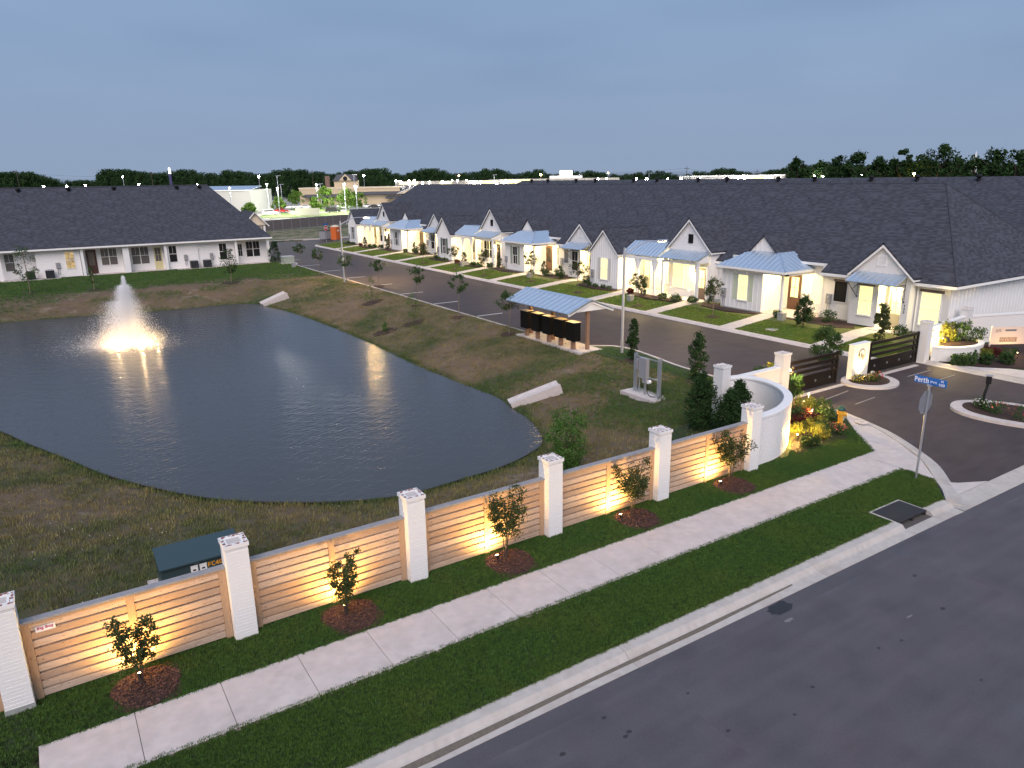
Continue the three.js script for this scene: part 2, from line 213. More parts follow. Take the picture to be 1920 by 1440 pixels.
// ------------------------------------------------------------------ foliage
// leaves at sample() points, each a folded diamond; shade varies leaf by leaf
function leaves(n, sample, size, r, flat_ = 0.5) {
  const pos = new Float32Array(n * 18), cl = new Float32Array(n * 18), c = V(0, 0, 0), a = V(0, 0, 0), b = V(0, 0, 0), d = V(0, 0, 0), nn = V(0, 0, 0);
  for (let i = 0; i < n; i++) {
    const p = sample(r); c.set(p[0], p[1], p[2]); const s = size * (0.6 + 0.8 * r());
    a.set(r() - 0.5, (r() - 0.5) * 0.9 - 0.1, r() - 0.5).normalize(); nn.set(r() - 0.5, r() * flat_ + 0.15, r() - 0.5); b.copy(a).cross(nn).normalize(); d.copy(a).cross(b).normalize();
    const T = [c.x + a.x * s, c.y + a.y * s, c.z + a.z * s], B = [c.x - a.x * s, c.y - a.y * s, c.z - a.z * s], w = s * 0.48, k = s * 0.16;
    const L = [c.x + b.x * w + d.x * k, c.y + b.y * w + d.y * k, c.z + b.z * w + d.z * k], R = [c.x - b.x * w + d.x * k, c.y - b.y * w + d.y * k, c.z - b.z * w + d.z * k];
    pos.set([...B, ...L, ...T, ...B, ...T, ...R], i * 18);
    const q = 0.65 + 0.7 * r(), h = 0.85 + 0.3 * r(); for (let j = 0; j < 6; j++) cl.set([q * h, q, q * (0.8 + 0.4 * (1 - h + 0.5))], i * 18 + j * 3);
  }
  const g = new THREE.BufferGeometry(); g.setAttribute('position', new THREE.BufferAttribute(pos, 3)); g.setAttribute('color', new THREE.BufferAttribute(cl, 3)); g.computeVertexNormals(); return g;
}
// sampler: clumps spread through an envelope; env(t) = radius share at height share t
function clumpSampler(h0, h1, rad, env, nc, cr, r) {
  const C = []; for (let i = 0; i < nc; i++) { const t = r(), a = r() * 6.283, q = Math.pow(r(), 0.45) * env(t) * rad; C.push([Math.cos(a) * q, h0 + (h1 - h0) * t, Math.sin(a) * q, cr * (0.6 + 0.8 * r())]); }
  return rr => { const c = C[(rr() * nc) | 0], z = rr() * 2 - 1, a = rr() * 6.283, s = Math.sqrt(1 - z * z), q = c[3] * Math.pow(rr(), 0.4); return [c[0] + Math.cos(a) * s * q, c[1] + z * q, c[2] + Math.sin(a) * s * q]; };
}
// young street tree: slim staked trunk, limbs, loose rounded crown
function youngTree(o, h, cb, rad, n, lsize, mat, seed, barkMat = M.bark) {
  const r = rng(seed), lean = (r() - 0.5) * 0.12; const top = V(lean * h, h * 0.86, (r() - 0.5) * 0.1 * h);
  part('trunk', [tube([V(0, -0.35, 0), V(lean * 0.2, h * 0.25, 0.01), V(lean * h * 0.55, h * 0.55, 0), top], 0.028, 6, 10)], barkMat, o);
  const limbs = []; for (let i = 0; i < 7; i++) { const a = i * 2.4 + r(), s = V(lean * h * 0.5, cb * h * (0.9 + 0.25 * r()), 0), e = V(Math.cos(a) * rad * 0.75, h * (cb + (1 - cb) * (0.35 + 0.5 * r())), Math.sin(a) * rad * 0.75); limbs.push(cyl(s, e, 0.014, 0.005, 5)); }
  part('limb', limbs, barkMat, o);
  part('crown', leaves(n, clumpSampler(h * cb, h, rad, t => Math.sin(Math.PI * clamp(0.12 + 0.8 * t)) , 26, rad * 0.26, r), lsize, r), mat, o);
}
function bushOn(o, h, rad, n, lsize, mat, seed, env, nc = 40, stems = 3, nm = 'foliage') {
  const r = rng(seed); const st = []; for (let i = 0; i < stems; i++) { const a = r() * 6.28, b = V(Math.cos(a) * rad * 0.3, h * 0.75, Math.sin(a) * rad * 0.3); st.push(cyl(V(Math.cos(a) * 0.04, -0.1, Math.sin(a) * 0.04), b, 0.014, 0.006, 5)); }
  part('stem', st, M.barkdark, o); part(nm, leaves(n, clumpSampler(h * 0.06, h, rad, env, nc, rad * 0.33, r), lsize, r), mat, o);
}
const ENV = { cone: t => 0.12 + 0.88 * Math.pow(1 - t, 0.75), egg: t => Math.sin(Math.PI * clamp(0.22 + 0.76 * t)) * 0.98, round: t => Math.sqrt(clamp(1 - Math.pow(1.7 * t - 0.85, 2))), col: t => 0.55 + 0.45 * Math.sin(Math.PI * t) - 0.35 * t * t, vase: t => 0.3 + 0.7 * Math.sin(Math.PI * clamp(0.15 + 0.62 * t)) };
// ------------------------------------------------------------------ ground, pond, roads
const WATER = -1.2;
const pondPts = [[-3.06, -71.46], [8.54, -69.65], [15.6, -69.0], [16.95, -65.2], [17.81, -59.36], [18.2, -52.21], [18.34, -46.4], [18.2, -38.55], [18.4, -33.78], [18.6, -30.24], [18.2, -28.28], [18.0, -26.76], [17.26, -24.63], [16.53, -23.52], [15.34, -22.87], [13.68, -22.38], [12.21, -22.27], [10.31, -22.12], [9.33, -22.24], [7.36, -23.07], [4.47, -25.24], [3.02, -27.01], [1.05, -30.37], [-0.11, -33.21], [-1.49, -36.46], [-2.49, -39.04], [-5.2, -44.5], [-9.5, -52], [-12.5, -59], [-12, -66], [-8.5, -70.6]];
const pond = smooth(pondPts, 130, true).slice(0, -1);
function inPond(x, z) { let c = false; for (let i = 0, j = pond.length - 1; i < pond.length; j = i++) { const a = pond[i], b = pond[j]; if ((a[1] > z) !== (b[1] > z) && x < (b[0] - a[0]) * (z - a[1]) / (b[1] - a[1]) + a[0]) c = !c; } return c; }
function pondDist(x, z) { let m = 1e9; for (let i = 0, j = pond.length - 1; i < pond.length; j = i++) { const a = pond[j], b = pond[i], dx = b[0] - a[0], dz = b[1] - a[1], t = clamp(((x - a[0]) * dx + (z - a[1]) * dz) / (dx * dx + dz * dz)), q = (x - a[0] - t * dx) ** 2 + (z - a[1] - t * dz) ** 2; if (q < m) m = q; } m = Math.sqrt(m); return inPond(x, z) ? -m : m; }
const PX0 = -24, PX1 = 26, PZ0 = -104, PZ1 = -15.1, PS = 0.35, pnx = Math.round((PX1 - PX0) / PS), pnz = Math.round((PZ1 - PZ0) / PS);
const PD = new Float32Array((pnx + 1) * (pnz + 1));
for (let j = 0; j <= pnz; j++) for (let i = 0; i <= pnx; i++) PD[j * (pnx + 1) + i] = pondDist(PX0 + (PX1 - PX0) * i / pnx, PZ0 + (PZ1 - PZ0) * j / pnz);
function dist(x, z) { const u = clamp((x - PX0) / (PX1 - PX0) * pnx, 0, pnx - 0.001), v = clamp((z - PZ0) / (PZ1 - PZ0) * pnz, 0, pnz - 0.001), i = u | 0, j = v | 0, w = pnx + 1; return mix(mix(PD[j * w + i], PD[j * w + i + 1], u - i), mix(PD[(j + 1) * w + i], PD[(j + 1) * w + i + 1], u - i), v - j); }
function bankY(x, z) {
  const d = dist(x, z); let y;
  if (d < 0) y = WATER - 0.12 + Math.max(-1.2, d * 0.35); else { const w = 6.3; y = mix(WATER - 0.12, 0, Math.pow(clamp(d / w), 0.85)); const k = sstep(0, 1.2, d) * sstep(w + 2, w - 1, d); y += k * (0.16 * (N64(x * 0.35, z * 0.35) - 0.5) + 0.07 * (N64(x * 1.3, z * 1.3) - 0.5)); }
  return y - (x > 25.7 ? 0.0 : 0);
}
{
  const pos = [], uv = [], idx = [];
  for (let j = 0; j <= pnz; j++) for (let i = 0; i <= pnx; i++) { const x = PX0 + (PX1 - PX0) * i / pnx, z = PZ0 + (PZ1 - PZ0) * j / pnz; pos.push(x, bankY(x, z), z); uv.push(i / pnx, j / pnz); }
  for (let j = 0; j < pnz; j++) for (let i = 0; i < pnx; i++) { const a = j * (pnx + 1) + i, b = a + pnx + 1; idx.push(a, b, a + 1, a + 1, b, b + 1); }
  const g = new THREE.BufferGeometry(); g.setAttribute('position', new THREE.Float32BufferAttribute(pos, 3)); g.setAttribute('uv', new THREE.Float32BufferAttribute(uv, 2)); g.setIndex(idx); g.computeVertexNormals();
  const n = 2048, a = new Uint8Array(n * n * 4), enc = c => Math.round(255 * Math.pow(clamp(c), 1 / 2.2)), r = rng(77);
  for (let j = 0; j < n; j++) for (let i = 0; i < n; i++) { const x = mix(PX0, PX1, i / n), z = mix(PZ0, PZ1, j / n); const c = bankColor(x, z, r()), o = (j * n + i) * 4; a[o] = enc(c[0]); a[o + 1] = enc(c[1]); a[o + 2] = enc(c[2]); a[o + 3] = 255; }
  const t = new THREE.DataTexture(a, n, n); t.magFilter = THREE.LinearFilter; t.minFilter = THREE.LinearMipmapLinearFilter; t.generateMipmaps = true; t.colorSpace = THREE.SRGBColorSpace; t.needsUpdate = true;
  const bt = tex(256, 1, (u, v) => gray(0.6 * N256(u * 256, v * 256) + 0.4 * N64(u * 64, v * 64)), false); bt.repeat.set(50 / 0.9, 89 / 0.9);
  M.bank = std('pond bank grass and soil', { map: t, roughness: 0.95, bumpMap: bt, bumpScale: 0.05 });
  struct('pond_bank', g, M.bank);
}
// grass cover of the bank: 0 bare soil .. 1 lush; used for the colour and for the tufts
function cover(x, z) {
  const d = dist(x, z), n1 = N64(x * 0.16 + 3, z * 0.16), n2 = fbm(x * 0.5, z * 0.5), far = sstep(-76, -81, z + 1.5 * (n1 - 0.5) + 0.35 * (x - 10) * 0.2);
  let c = clamp(0.2 + 1.5 * (n2 - 0.36) + 0.5 * (n1 - 0.45));
  if (z > -24 && x < 15) c = mix(c, clamp(0.14 + 1.7 * (n2 - 0.4) + 0.4 * (n1 - 0.2)), 0.7);
  c = mix(c, clamp(0.75 + 0.5 * (n2 - 0.3)), sstep(18.5, 20.5, x + 1.2 * (n2 - .5)) * sstep(-25.5, -23.5, z));
  c = mix(c, 0.92, far); c = mix(c, clamp(0.8 + 0.8 * (n2 - 0.4)), 0.85 * sstep(6, -1, x + 5 * (n1 - 0.5) + 4 * (n2 - 0.5)) * sstep(-24.5, -21, z));
  c = Math.max(c, 0.85 * sstep(0.75, 0.2, d) * (0.5 + n2) * (d > 0 ? 1 : 0)); return clamp(c);
}
function bankColor(x, z, s) {
  const d = dist(x, z); if (d < -0.4) return [0.06, 0.05, 0.04];
  const c = cover(x, z), n2 = fbm(x * 1.7 + 9, z * 1.7), n3 = N256(x * 9, z * 9), near = sstep(-27, -20, z) * sstep(17, 12, x), far = sstep(-68, -73, z);
  let soil = mix3([0.17, 0.115, 0.072], [0.26, 0.175, 0.105], n2); soil = mix3(soil, mix3([0.14, 0.085, 0.055], [0.2, 0.13, 0.075], n2), far * 0.7);
  const pale = sstep(0.66, 0.8, fbm(x * 0.9 + 31, z * 0.9 + 7)); soil = mix3(soil, [0.36, 0.29, 0.21], pale * 0.55);
  const grn = mix3([0.022, 0.047, 0.01], [0.075, 0.1, 0.026], n2); const k = clamp(c + 0.7 * (n3 - 0.5));
  return SCL(mix3(soil, grn, k * 0.92), 0.72 + 0.35 * n3 + 0.25 * s);
}
{ // the pond: murky water, wind ripples
  const waves = []; const r = rng(12); for (let i = 0; i < 46; i++) { const f = 3 + Math.floor(r() * 34), a = 1.9 + (r() - 0.5) * 2.3, kx = Math.round(Math.cos(a) * f), ky = Math.round(Math.sin(a) * f); waves.push([kx, ky, r() * 6.28, 1 / Math.pow(2 + Math.hypot(kx, ky), 0.85)]); }
  let mx = 0; const H = (u, v) => { let s = 0; for (const w of waves) s += w[3] * Math.sin(6.28318 * (w[0] * u + w[1] * v) + w[2]); return s; };
  const bt = tex(1024, 4.2, (u, v) => gray(clamp(0.5 + 0.11 * H(u, v))), false);
  const m = new THREE.MeshPhysicalMaterial({ color: col(0.06, 0.06, 0.062), roughness: 0.2, ior: 1.33, bumpMap: bt, bumpScale: 0.036, side: THREE.DoubleSide }); m.name = 'murky pond water';
  const s = flat(pond.map(([x, z]) => { return [x, z]; }), WATER, 0.05); struct('water', s, m);
}
struct('ground', flat([[-3000, 400], [3000, 400], [3000, -3500], [-3000, -3500]], -0.3, 0.05, [[[PX0 + 0.2, PZ1 - 0.2], [PX1 - 0.2, PZ1 - 0.2], [PX1 - 0.2, PZ0 + 0.2], [PX0 + 0.2, PZ0 + 0.2]]]), std('far field', { roughness: 1, map: tex(256, 60, (u, v) => SCL([0.05, 0.06, 0.025], 0.6 + 0.8 * tileFbm(u, v))) }));
struct('street', flat([[-60, 45], [140, 45], [140, -9.42], [-60, -9.42]], -0.12, 0.1), M.street);
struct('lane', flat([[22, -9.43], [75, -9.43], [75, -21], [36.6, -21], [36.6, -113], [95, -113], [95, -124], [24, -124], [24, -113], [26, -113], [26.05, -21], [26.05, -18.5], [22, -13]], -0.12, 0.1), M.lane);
// kerb along the street in cast lengths, rolled top and gutter pan
{
  const k = structGroup('kerb'); const prof = [[0, -0.3], [0, 0.012], [0.05, 0.022], [0.26, 0.012], [0.36, -0.085], [0.4, -0.098], [0.67, -0.108], [0.67, -0.3]];
  const xs = [-34, -28.2, -21.9, -15.7, -9.6, -3.4, 2.8, 9.0, 15.25, 19.22]; for (let i = 0; i < xs.length - 1; i++) part('kerb_stone', sweep([[xs[i] + 0.006, -10.07], [(xs[i] + xs[i + 1]) / 2, -10.07], [xs[i + 1] - 0.006, -10.07]], prof), M.kerb, k);
  part('kerb_stone', sweep([[20.66, -10.07], [21.3, -10.07], [21.75, -10.05]], prof), M.kerb, k);
  part('joint', box(-34, 75, -0.32, -0.12, -10.05, -9.43), M.joint, k);
  for (const [a, b] of [[19.23, 20.65]]) part('gutter_pan', box(a, b, -0.3, -0.106, -9.72, -9.4), M.kerb, k);
  for (let x = 21.8; x < 70; x += 6.1) part('gutter_pan', sweep([[x + 0.006, -10.07], [x + 6.09, -10.07]], [[0, -0.3], [0, -0.104], [0.34, -0.116], [0.67, -0.104], [0.67, -0.3]]), M.kerb, k);
  part('gutter_silt', [flat([[-6, -9.74], [2, -9.72], [8, -9.69], [10.9, -9.71], [14.2, -9.7], [14.2, -9.62], [11, -9.55], [8, -9.58], [4.5, -9.5], [1, -9.6], [-6, -9.6]], -0.098, 0.01)], M.grime, k).userData.kind = 'stuff';
  // entrance kerb, sweeping in from the street
  const ent = smooth([[21.84, -9.99], [22.5, -10.45], [23.08, -10.97], [24.37, -12.1], [25.43, -13.56], [26.12, -14.75], [26.56, -15.95], [26.83, -16.9], [26.95, -17.8], [26.92, -18.9]], 44);
  const pe = [[0, -0.3], [0, 0.03], [0.04, 0.04], [0.15, 0.035], [0.24, -0.08], [0.52, -0.105], [0.52, -0.3]]; let i0 = 0; for (const i1 of [9, 17, 26, 35, 44]) { const seg = ent.slice(i0, i1 + 1).map(p => [...p]); seg[0] = [mix(seg[0][0], seg[1][0], 0.03), mix(seg[0][1], seg[1][1], 0.03)]; part('kerb_stone', sweep(seg, pe), M.kerb, k); i0 = i1; }
  part('apron', flat([[22.2, -10.09], [24.6, -10.09], [23.7, -10.55], [23.5, -10.75], [22.9, -10.4]], -0.1, 0.1), M.concrete, k);
  // right side of the entrance
  const re = smooth([[37.95, -20], [37.9, -18], [37.85, -16], [37.9, -14.4], [38.4, -12.8], [39.6, -11.4], [41.5, -10.5]], 30), pr = [[0, -0.3], [0, -0.105], [0.18, -0.09], [0.27, 0.03], [0.45, 0.035], [0.45, -0.3]].map(p => [-p[0], p[1]]).reverse().map(p => [p[0], p[1]]);
  const prr = [[0, -0.3], [0, -0.105], [-0.18, -0.09], [-0.27, 0.03], [-0.45, 0.035], [-0.45, -0.3]]; i0 = 0; for (const i1 of [13, 22, 30]) { part('kerb_stone', sweep(re.slice(i0, i1 + 1).map(p => [p[0], p[1]]).reverse(), prr.map(p => [-p[0], p[1]])), M.kerb, k); i0 = i1; }
  // lane kerbs
  const lk = [[0, -0.3], [0, 0.03], [0.3, 0.035], [0.42, -0.09], [0.46, -0.3]];
  const row = [[36.76, -111.5], [36.76, -20.8]]; for (let z = -111.5; z < -21; z += 4.53) part('kerb_stone', sweep([[36.76, Math.min(z + 4.52, -20.8)], [36.76, z]].reverse(), lk), M.concrete, k);
  part('kerb_stone', sweep(smooth([[45, -113.6], [39.5, -113.5], [37.4, -112.9], [36.78, -111.52]], 16), lk), M.concrete, k);
  const lft = smooth([[25.75, -92.5], [25.75, -60], [25.75, -34.2], [25.95, -33.0], [26.7, -32.3], [27.45, -31.7], [27.7, -30.6], [27.45, -28.5], [27.1, -26.4], [26.95, -24], [26.95, -20.4]].reverse(), 60);
  part('kerb_stone', sweep(lft, [[0, -0.3], [0, 0.03], [0.12, 0.035], [0.2, -0.09], [0.42, -0.105], [0.42, -0.3]]), M.concrete, k);
  part('kerb_stone', sweep(smooth([[31, -125.5], [45, -124.4], [95, -124.2]], 10), [[-0.3, -0.3], [-0.3, 0.03], [0.2, 0.03], [0.2, -0.3]]), M.concrete, k);
  part('kerb_stone', box(26.98, 31.1, -0.14, -0.085, -19.62, -19.4), M.concrete, k); part('kerb_stone', box(33.5, 37.4, -0.14, -0.085, -19.62, -19.4), M.concrete, k);
}
{ // pavement: cast panels with tooled joints
  const s = structGroup('pavement'); part('joint', box(-1.27, 23.2, -0.1, 0.006, -13.53, -12.06), M.joint, s);
  for (let x = -1.28, i = 0; x < 22.8; x += 1.524, i++) { const g = cbox(1.512, 0.1, 1.49, 0.006); g.rotateX(0); g.translate(x + 0.762, -0.028, -12.795); part('panel', boxUV(g), M.concrete, s); }
  part('panel', flat([[23.118, -12.05], [23.22, -11.93], [23.1, -10.98], [24.36, -12.11], [25.42, -13.56], [26.11, -14.75], [26.55, -15.95], [26.82, -16.52], [26.4, -16.24], [25.2, -15.08], [24.35, -14.1], [23.85, -13.54], [23.118, -13.54]], 0.024, 0.1), M.concrete, s);
  part('panel', flat([[38.4, -18.2], [38.4, -12.6], [39.9, -11.2], [41.7, -10.6], [60, -10.6], [60, -12.2], [44, -12.4], [41.4, -13.4], [40.2, -15], [39.8, -16.2], [38.9, -17.2]], 0.03, 0.1), M.concrete, s);
}
// lawns laid on the base soil
struct('lawn', flat([[-40, -12.06], [23.19, -11.95], [23.06, -11.0], [22.4, -10.45], [21.84, -10.06], [-40, -10.06]], 0.0, 0.25), M.soil);
const innerLawn = [[-40, -13.53], [23.82, -13.53], [24.33, -14.1], [25.18, -15.08], [26.35, -16.24], [26.85, -17.2], [26.85, -19.3], [19, -19.3], [19, -15.2], [-40, -15.2]];
struct('lawn', flat(innerLawn, 0.012, 0.25), M.soil);
struct('lawn', flat([[38.2, -22.8], [38.3, -13], [39.6, -11.3], [41.5, -10.4], [90, -10.4], [90, -22.8]], 0.015, 0.25), M.soil);
struct('lawn', flat([[26.1, -34.0], [26.7, -32.5], [27.4, -31.8], [27.7, -30.6], [27.4, -28.5], [27.05, -26.4], [26.92, -24], [26.92, -19.2], [25.5, -19.2], [25.5, -33.8]], 0.014, 0.2), M.soil);
const yardY = x => x < 36.8 ? 0.02 : x < 40.6 ? 0.02 + (x - 36.8) / 3.8 * 0.34 : 0.36;
{ const P = [[36.72, -0.05], [36.8, 0.02], [40.6, 0.36], [43.4, 0.36], [43.4, -0.3], [36.72, -0.3]]; const g = wallZ(P, -112.8, -20.6); struct('lawn', g, std('front lawn soil with painted lamp glow', { roughness: 0.95, map: tex(512, 2.7, (u, v) => { const t = tileFbm(u, v), q = N64(u * 64, v * 64); return SCL(mix3([0.06, 0.085, 0.016], [0.13, 0.14, 0.035], q), 0.6 + 0.75 * t); }) })); }  // paler, yellower soil colour stands in for porch lamp glow on the yards
struct('lawn', flat([[23, -124.6], [95, -124.6], [95, -150], [23, -150]], 0.0, 0.2), std('rough lot', { roughness: 1, map: tex(512, 24, (u, v) => { const t = tileFbm(u, v, 0.5); return mix3([0.06, 0.085, 0.025], [0.22, 0.17, 0.11], sstep(0.4, 0.62, t + 0.25 * (N16(u * 4, v * 16) - .5))); }) }));
struct('lawn', flat([[24.0, -112.5], [25.7, -92.6], [25.7, -104], [24, -104]], 0.0, 0.2), M.soil);
// parking bay lines on the lane
{ const p = structGroup('bay_markings'); for (const z of [-45.5, -52.3, -58.7, -65.3, -72.2, -79.3, -86.2, -93.6]) { const y = part('bay_line', box(26.2, 28.5, -0.125, -0.115, z - 0.06, z + 0.06), M.paint, p); }
  for (const [a, b] of [[gp(1545, 750, -.12), gp(1590, 733, -.12)], [gp(1604, 758, -.12), gp(1640, 745, -.12)], [gp(1702, 706, -.12), gp(1745, 694, -.12)], [gp(1745, 717, -.12), gp(1790, 703, -.12)]]) part('sensor_cut', cyl(V(a.x, -0.121, a.z), V(b.x, -0.121, b.z), 0.014, 0.014, 6), M.kerb, p); }
// stain and drips on the street
{ const r = rng(8); const blob = (x, z, rx, rz, n = 14) => { const q = []; for (let i = 0; i < n; i++) { const a = i / n * 6.283, k = 0.75 + 0.4 * r(); q.push([x + Math.cos(a) * rx * k, z + Math.sin(a) * rz * k]); } return flat(q, -0.1165, 0.006); };
  const a = gp(1462, 1140, -.12), s = structGroup('street_stains'); part('oil_stain', blob(a.x, a.z, 0.42, 0.2, 18), std('wet oil stain', { color: col(0.022, 0.019, 0.016), roughness: 0.4 }), s);
  const dk = std('tar spot', { color: col(0.03, 0.03, 0.033), roughness: 0.7 }), lt = std('chalky scuff', { color: col(0.17, 0.165, 0.17), roughness: 0.9 });
  for (const [x, y, q] of [[1715, 1079, 1], [1768, 1141, 1], [1690, 1201, .5], [1648, 1215, .5], [1524, 1288, .6], [1132, 1346, .7], [1180, 1372, .7], [1173, 1381, .7], [1055, 1414, .8], [1490, 1340, .4], [1740, 990, .7], [1365, 1370, .6], [1290, 1300, .4], [1840, 1275, .4]]) { const p = gp(x, y, -.12); part('tar_spot', blob(p.x, p.z, 0.055 * q + 0.02, 0.035 * q + 0.015, 9), dk, s); }
  const l = gp(1705, 1156, -.12); part('scuff', blob(l.x, l.z, 0.12, 0.025, 9), lt, s); const l2 = gp(1478, 1163, -.12); part('scuff', blob(l2.x, l2.z, 0.16, 0.05, 11), lt, s); }
// ------------------------------------------------------------------ lettering
const FL = new FontLoader(), fontB = await FL.loadAsync('fonts/droid/droid_sans_bold.typeface.json'), fontS = await FL.loadAsync('fonts/droid/droid_serif_regular.typeface.json');
function text(s, size, { font = fontB, depth = 0.006, center = true, sx = 1 } = {}) { const g = new TextGeometry(s, { font, size, depth, curveSegments: 4, bevelEnabled: false }); g.computeBoundingBox(); const b = g.boundingBox; if (center) g.translate(-(b.min.x + b.max.x) / 2, -(b.min.y + b.max.y) / 2, 0); g.scale(sx, 1, 1); return boxUV(g); }

// ------------------------------------------------------------------ brick pillars and cedar fence along the pavement
const S = 0.47, brickG = cbox(0.183, 0.067, 0.1, 0.004);
function pillar(label, x, z, h, bricks = true, base = 0) {
  const o = thing('brick_pillar', label, 'pillar', [x, base, z], 0, 'white brick pillars of the fence');
  const c = S / 2 - 0.005; part('core', box(-c, c, -0.3, h - 0.09, -c, c), bricks ? M.mortar : M.brickflat, o);
  if (bricks) { const n = Math.floor((h - 0.1) / 0.0745);
    for (let k = 0; k < n; k++) for (let f = 0; f < 4; f++) for (let i = 0; i < 2; i++) { const m = part('brick', brickG, M.brick, o); const u = (-S / 2 + 0.0925 + i * 0.187) * (k % 2 ? -1 : 1), v = S / 2 - 0.05 + (((k * 7 + f * 3 + i * 5) % 5) - 2) * 0.0007, a = f * Math.PI / 2; m.position.set(u * Math.cos(a) + v * Math.sin(a), 0.036 + k * 0.0745, -u * Math.sin(a) + v * Math.cos(a)); m.rotation.y = a; } }
  const C = S / 2 + 0.022, ring = (a, b, y0, y1) => [box(-a, a, y0, y1, b, a), box(-a, a, y0, y1, -a, -b), box(-a, -b, y0, y1, -b, b), box(b, a, y0, y1, -b, b)];
  part('corbel', ring(C, C - 0.12, h - 0.09, h - 0.012), M.brick, o); part('cap_edge', ring(C - 0.012, C - 0.075, h - 0.012, h), M.rawbrick, o); part('cap_paint_edge', ring(C, C - 0.0115, h - 0.0119, h - 0.002), M.brick, o);
  part('cap_bed', box(-C + 0.076, C - 0.076, h - 0.09, h - 0.025, -C + 0.076, C - 0.076), M.concrete, o);
  return o;
}
const pillX = [-1.53, 2.595, 6.715, 10.84, 14.875, 18.97], pz = -14.985;
{
  const lab = ['white painted brick fence pillar on an exposed grey block footing', 'white brick pillar standing in front of the green cabinet', 'white brick fence pillar between the second and third lit shrubs', 'white brick fence pillar beside the pond corner, after the third lit shrub', 'white brick fence pillar just before the last lit shrub', 'white brick pillar where the fence meets the curved wall'];
  const p0 = pillar(lab[0], pillX[0], pz, 2.25); const fo = part('footing', box(-0.245, 0.245, -0.25, 0.13, -0.245, 0.245), M.block, p0);
  const p1 = pillar(lab[1], pillX[1], pz, 2.25); for (let i = 2; i < 6; i++) dup(p1, [pillX[i], 0, pz], 0, lab[i]);
  pillar('white brick pillar behind the rounded evergreens at the end of the curved wall', 22.25, -19.15, 2.25, false);
}
const FT = 1.66;
function fencePanel(label, x0, x1, mid = true) {
  const o = thing('cedar_fence', label, 'fence', [(x0 + x1) / 2, 0, -15.0], 0, 'cedar fence panels between the pillars'), L = (x1 - x0) / 2, r = rng(Math.round(x0 * 100) + 9000);
  const posts = mid ? [-L + 0.075, 0, L - 0.075] : [-L + 0.075, L - 0.075]; for (const p of posts) part('post', box(p - 0.07, p + 0.07, -0.2, FT, -0.06, 0.05), M.cedarpost, o);
  for (let b = 0; b < posts.length - 1; b++) { const a = posts[b] + 0.071, e = posts[b + 1] - 0.071, w = e - a, gF = cbox(w, 0.137, 0.022, 0.004), gB = cbox(w, 0.137, 0.02, 0.004);
    for (let i = 0; i < 9; i++) { const m = part('board', gF, M.cedar[(r() * 6) | 0], o); m.position.set((a + e) / 2, 0.125 + i * 0.1775 + (r() - 0.5) * 0.006, 0.022 + (r() - 0.5) * 0.004); m.rotation.z = (r() - 0.5) * 0.003;
      if (i < 8) { const n = part('back_board', gB, M.cedar[(r() * 6) | 0], o); n.position.set((a + e) / 2, 0.214 + i * 0.1775, -0.022); } } }
  part('cap', box(-L, L, FT, FT + 0.042, -0.1, 0.075), M.capwood, o); part('cap_fascia', box(-L + 0.15, L - 0.15, FT - 0.06, FT - 0.002, 0.034, 0.052), M.cedarpost, o);
  return o;
}
{
  const lab = ['cedar board fence panel running left from the footed pillar', 'cedar fence panel with the small red lettered maker plate', 'cedar fence panel just right of the green cabinet', 'cedar fence panel behind the third lit shrub', 'cedar fence panel behind the fourth lit shrub', 'cedar fence panel next to the curved white wall'];
  fencePanel(lab[0], pillX[0] - 4.1, pillX[0] - 0.24);
  for (let i = 0; i < 5; i++) { const o = fencePanel(lab[i + 1], pillX[i] + 0.24, pillX[i + 1] - 0.24);
    if (i === 0) { const p = part('maker_plate', box(-1.6, -1.28, 1.415, 1.525, 0.036, 0.042), M.white, o); const t = text('Big Boy', 0.055, { depth: 0.003 }); t.translate(-1.44, 1.485, 0.043); part('lettering', t, std('red print', { color: col(0.45, 0.02, 0.06) }), o); } }
}
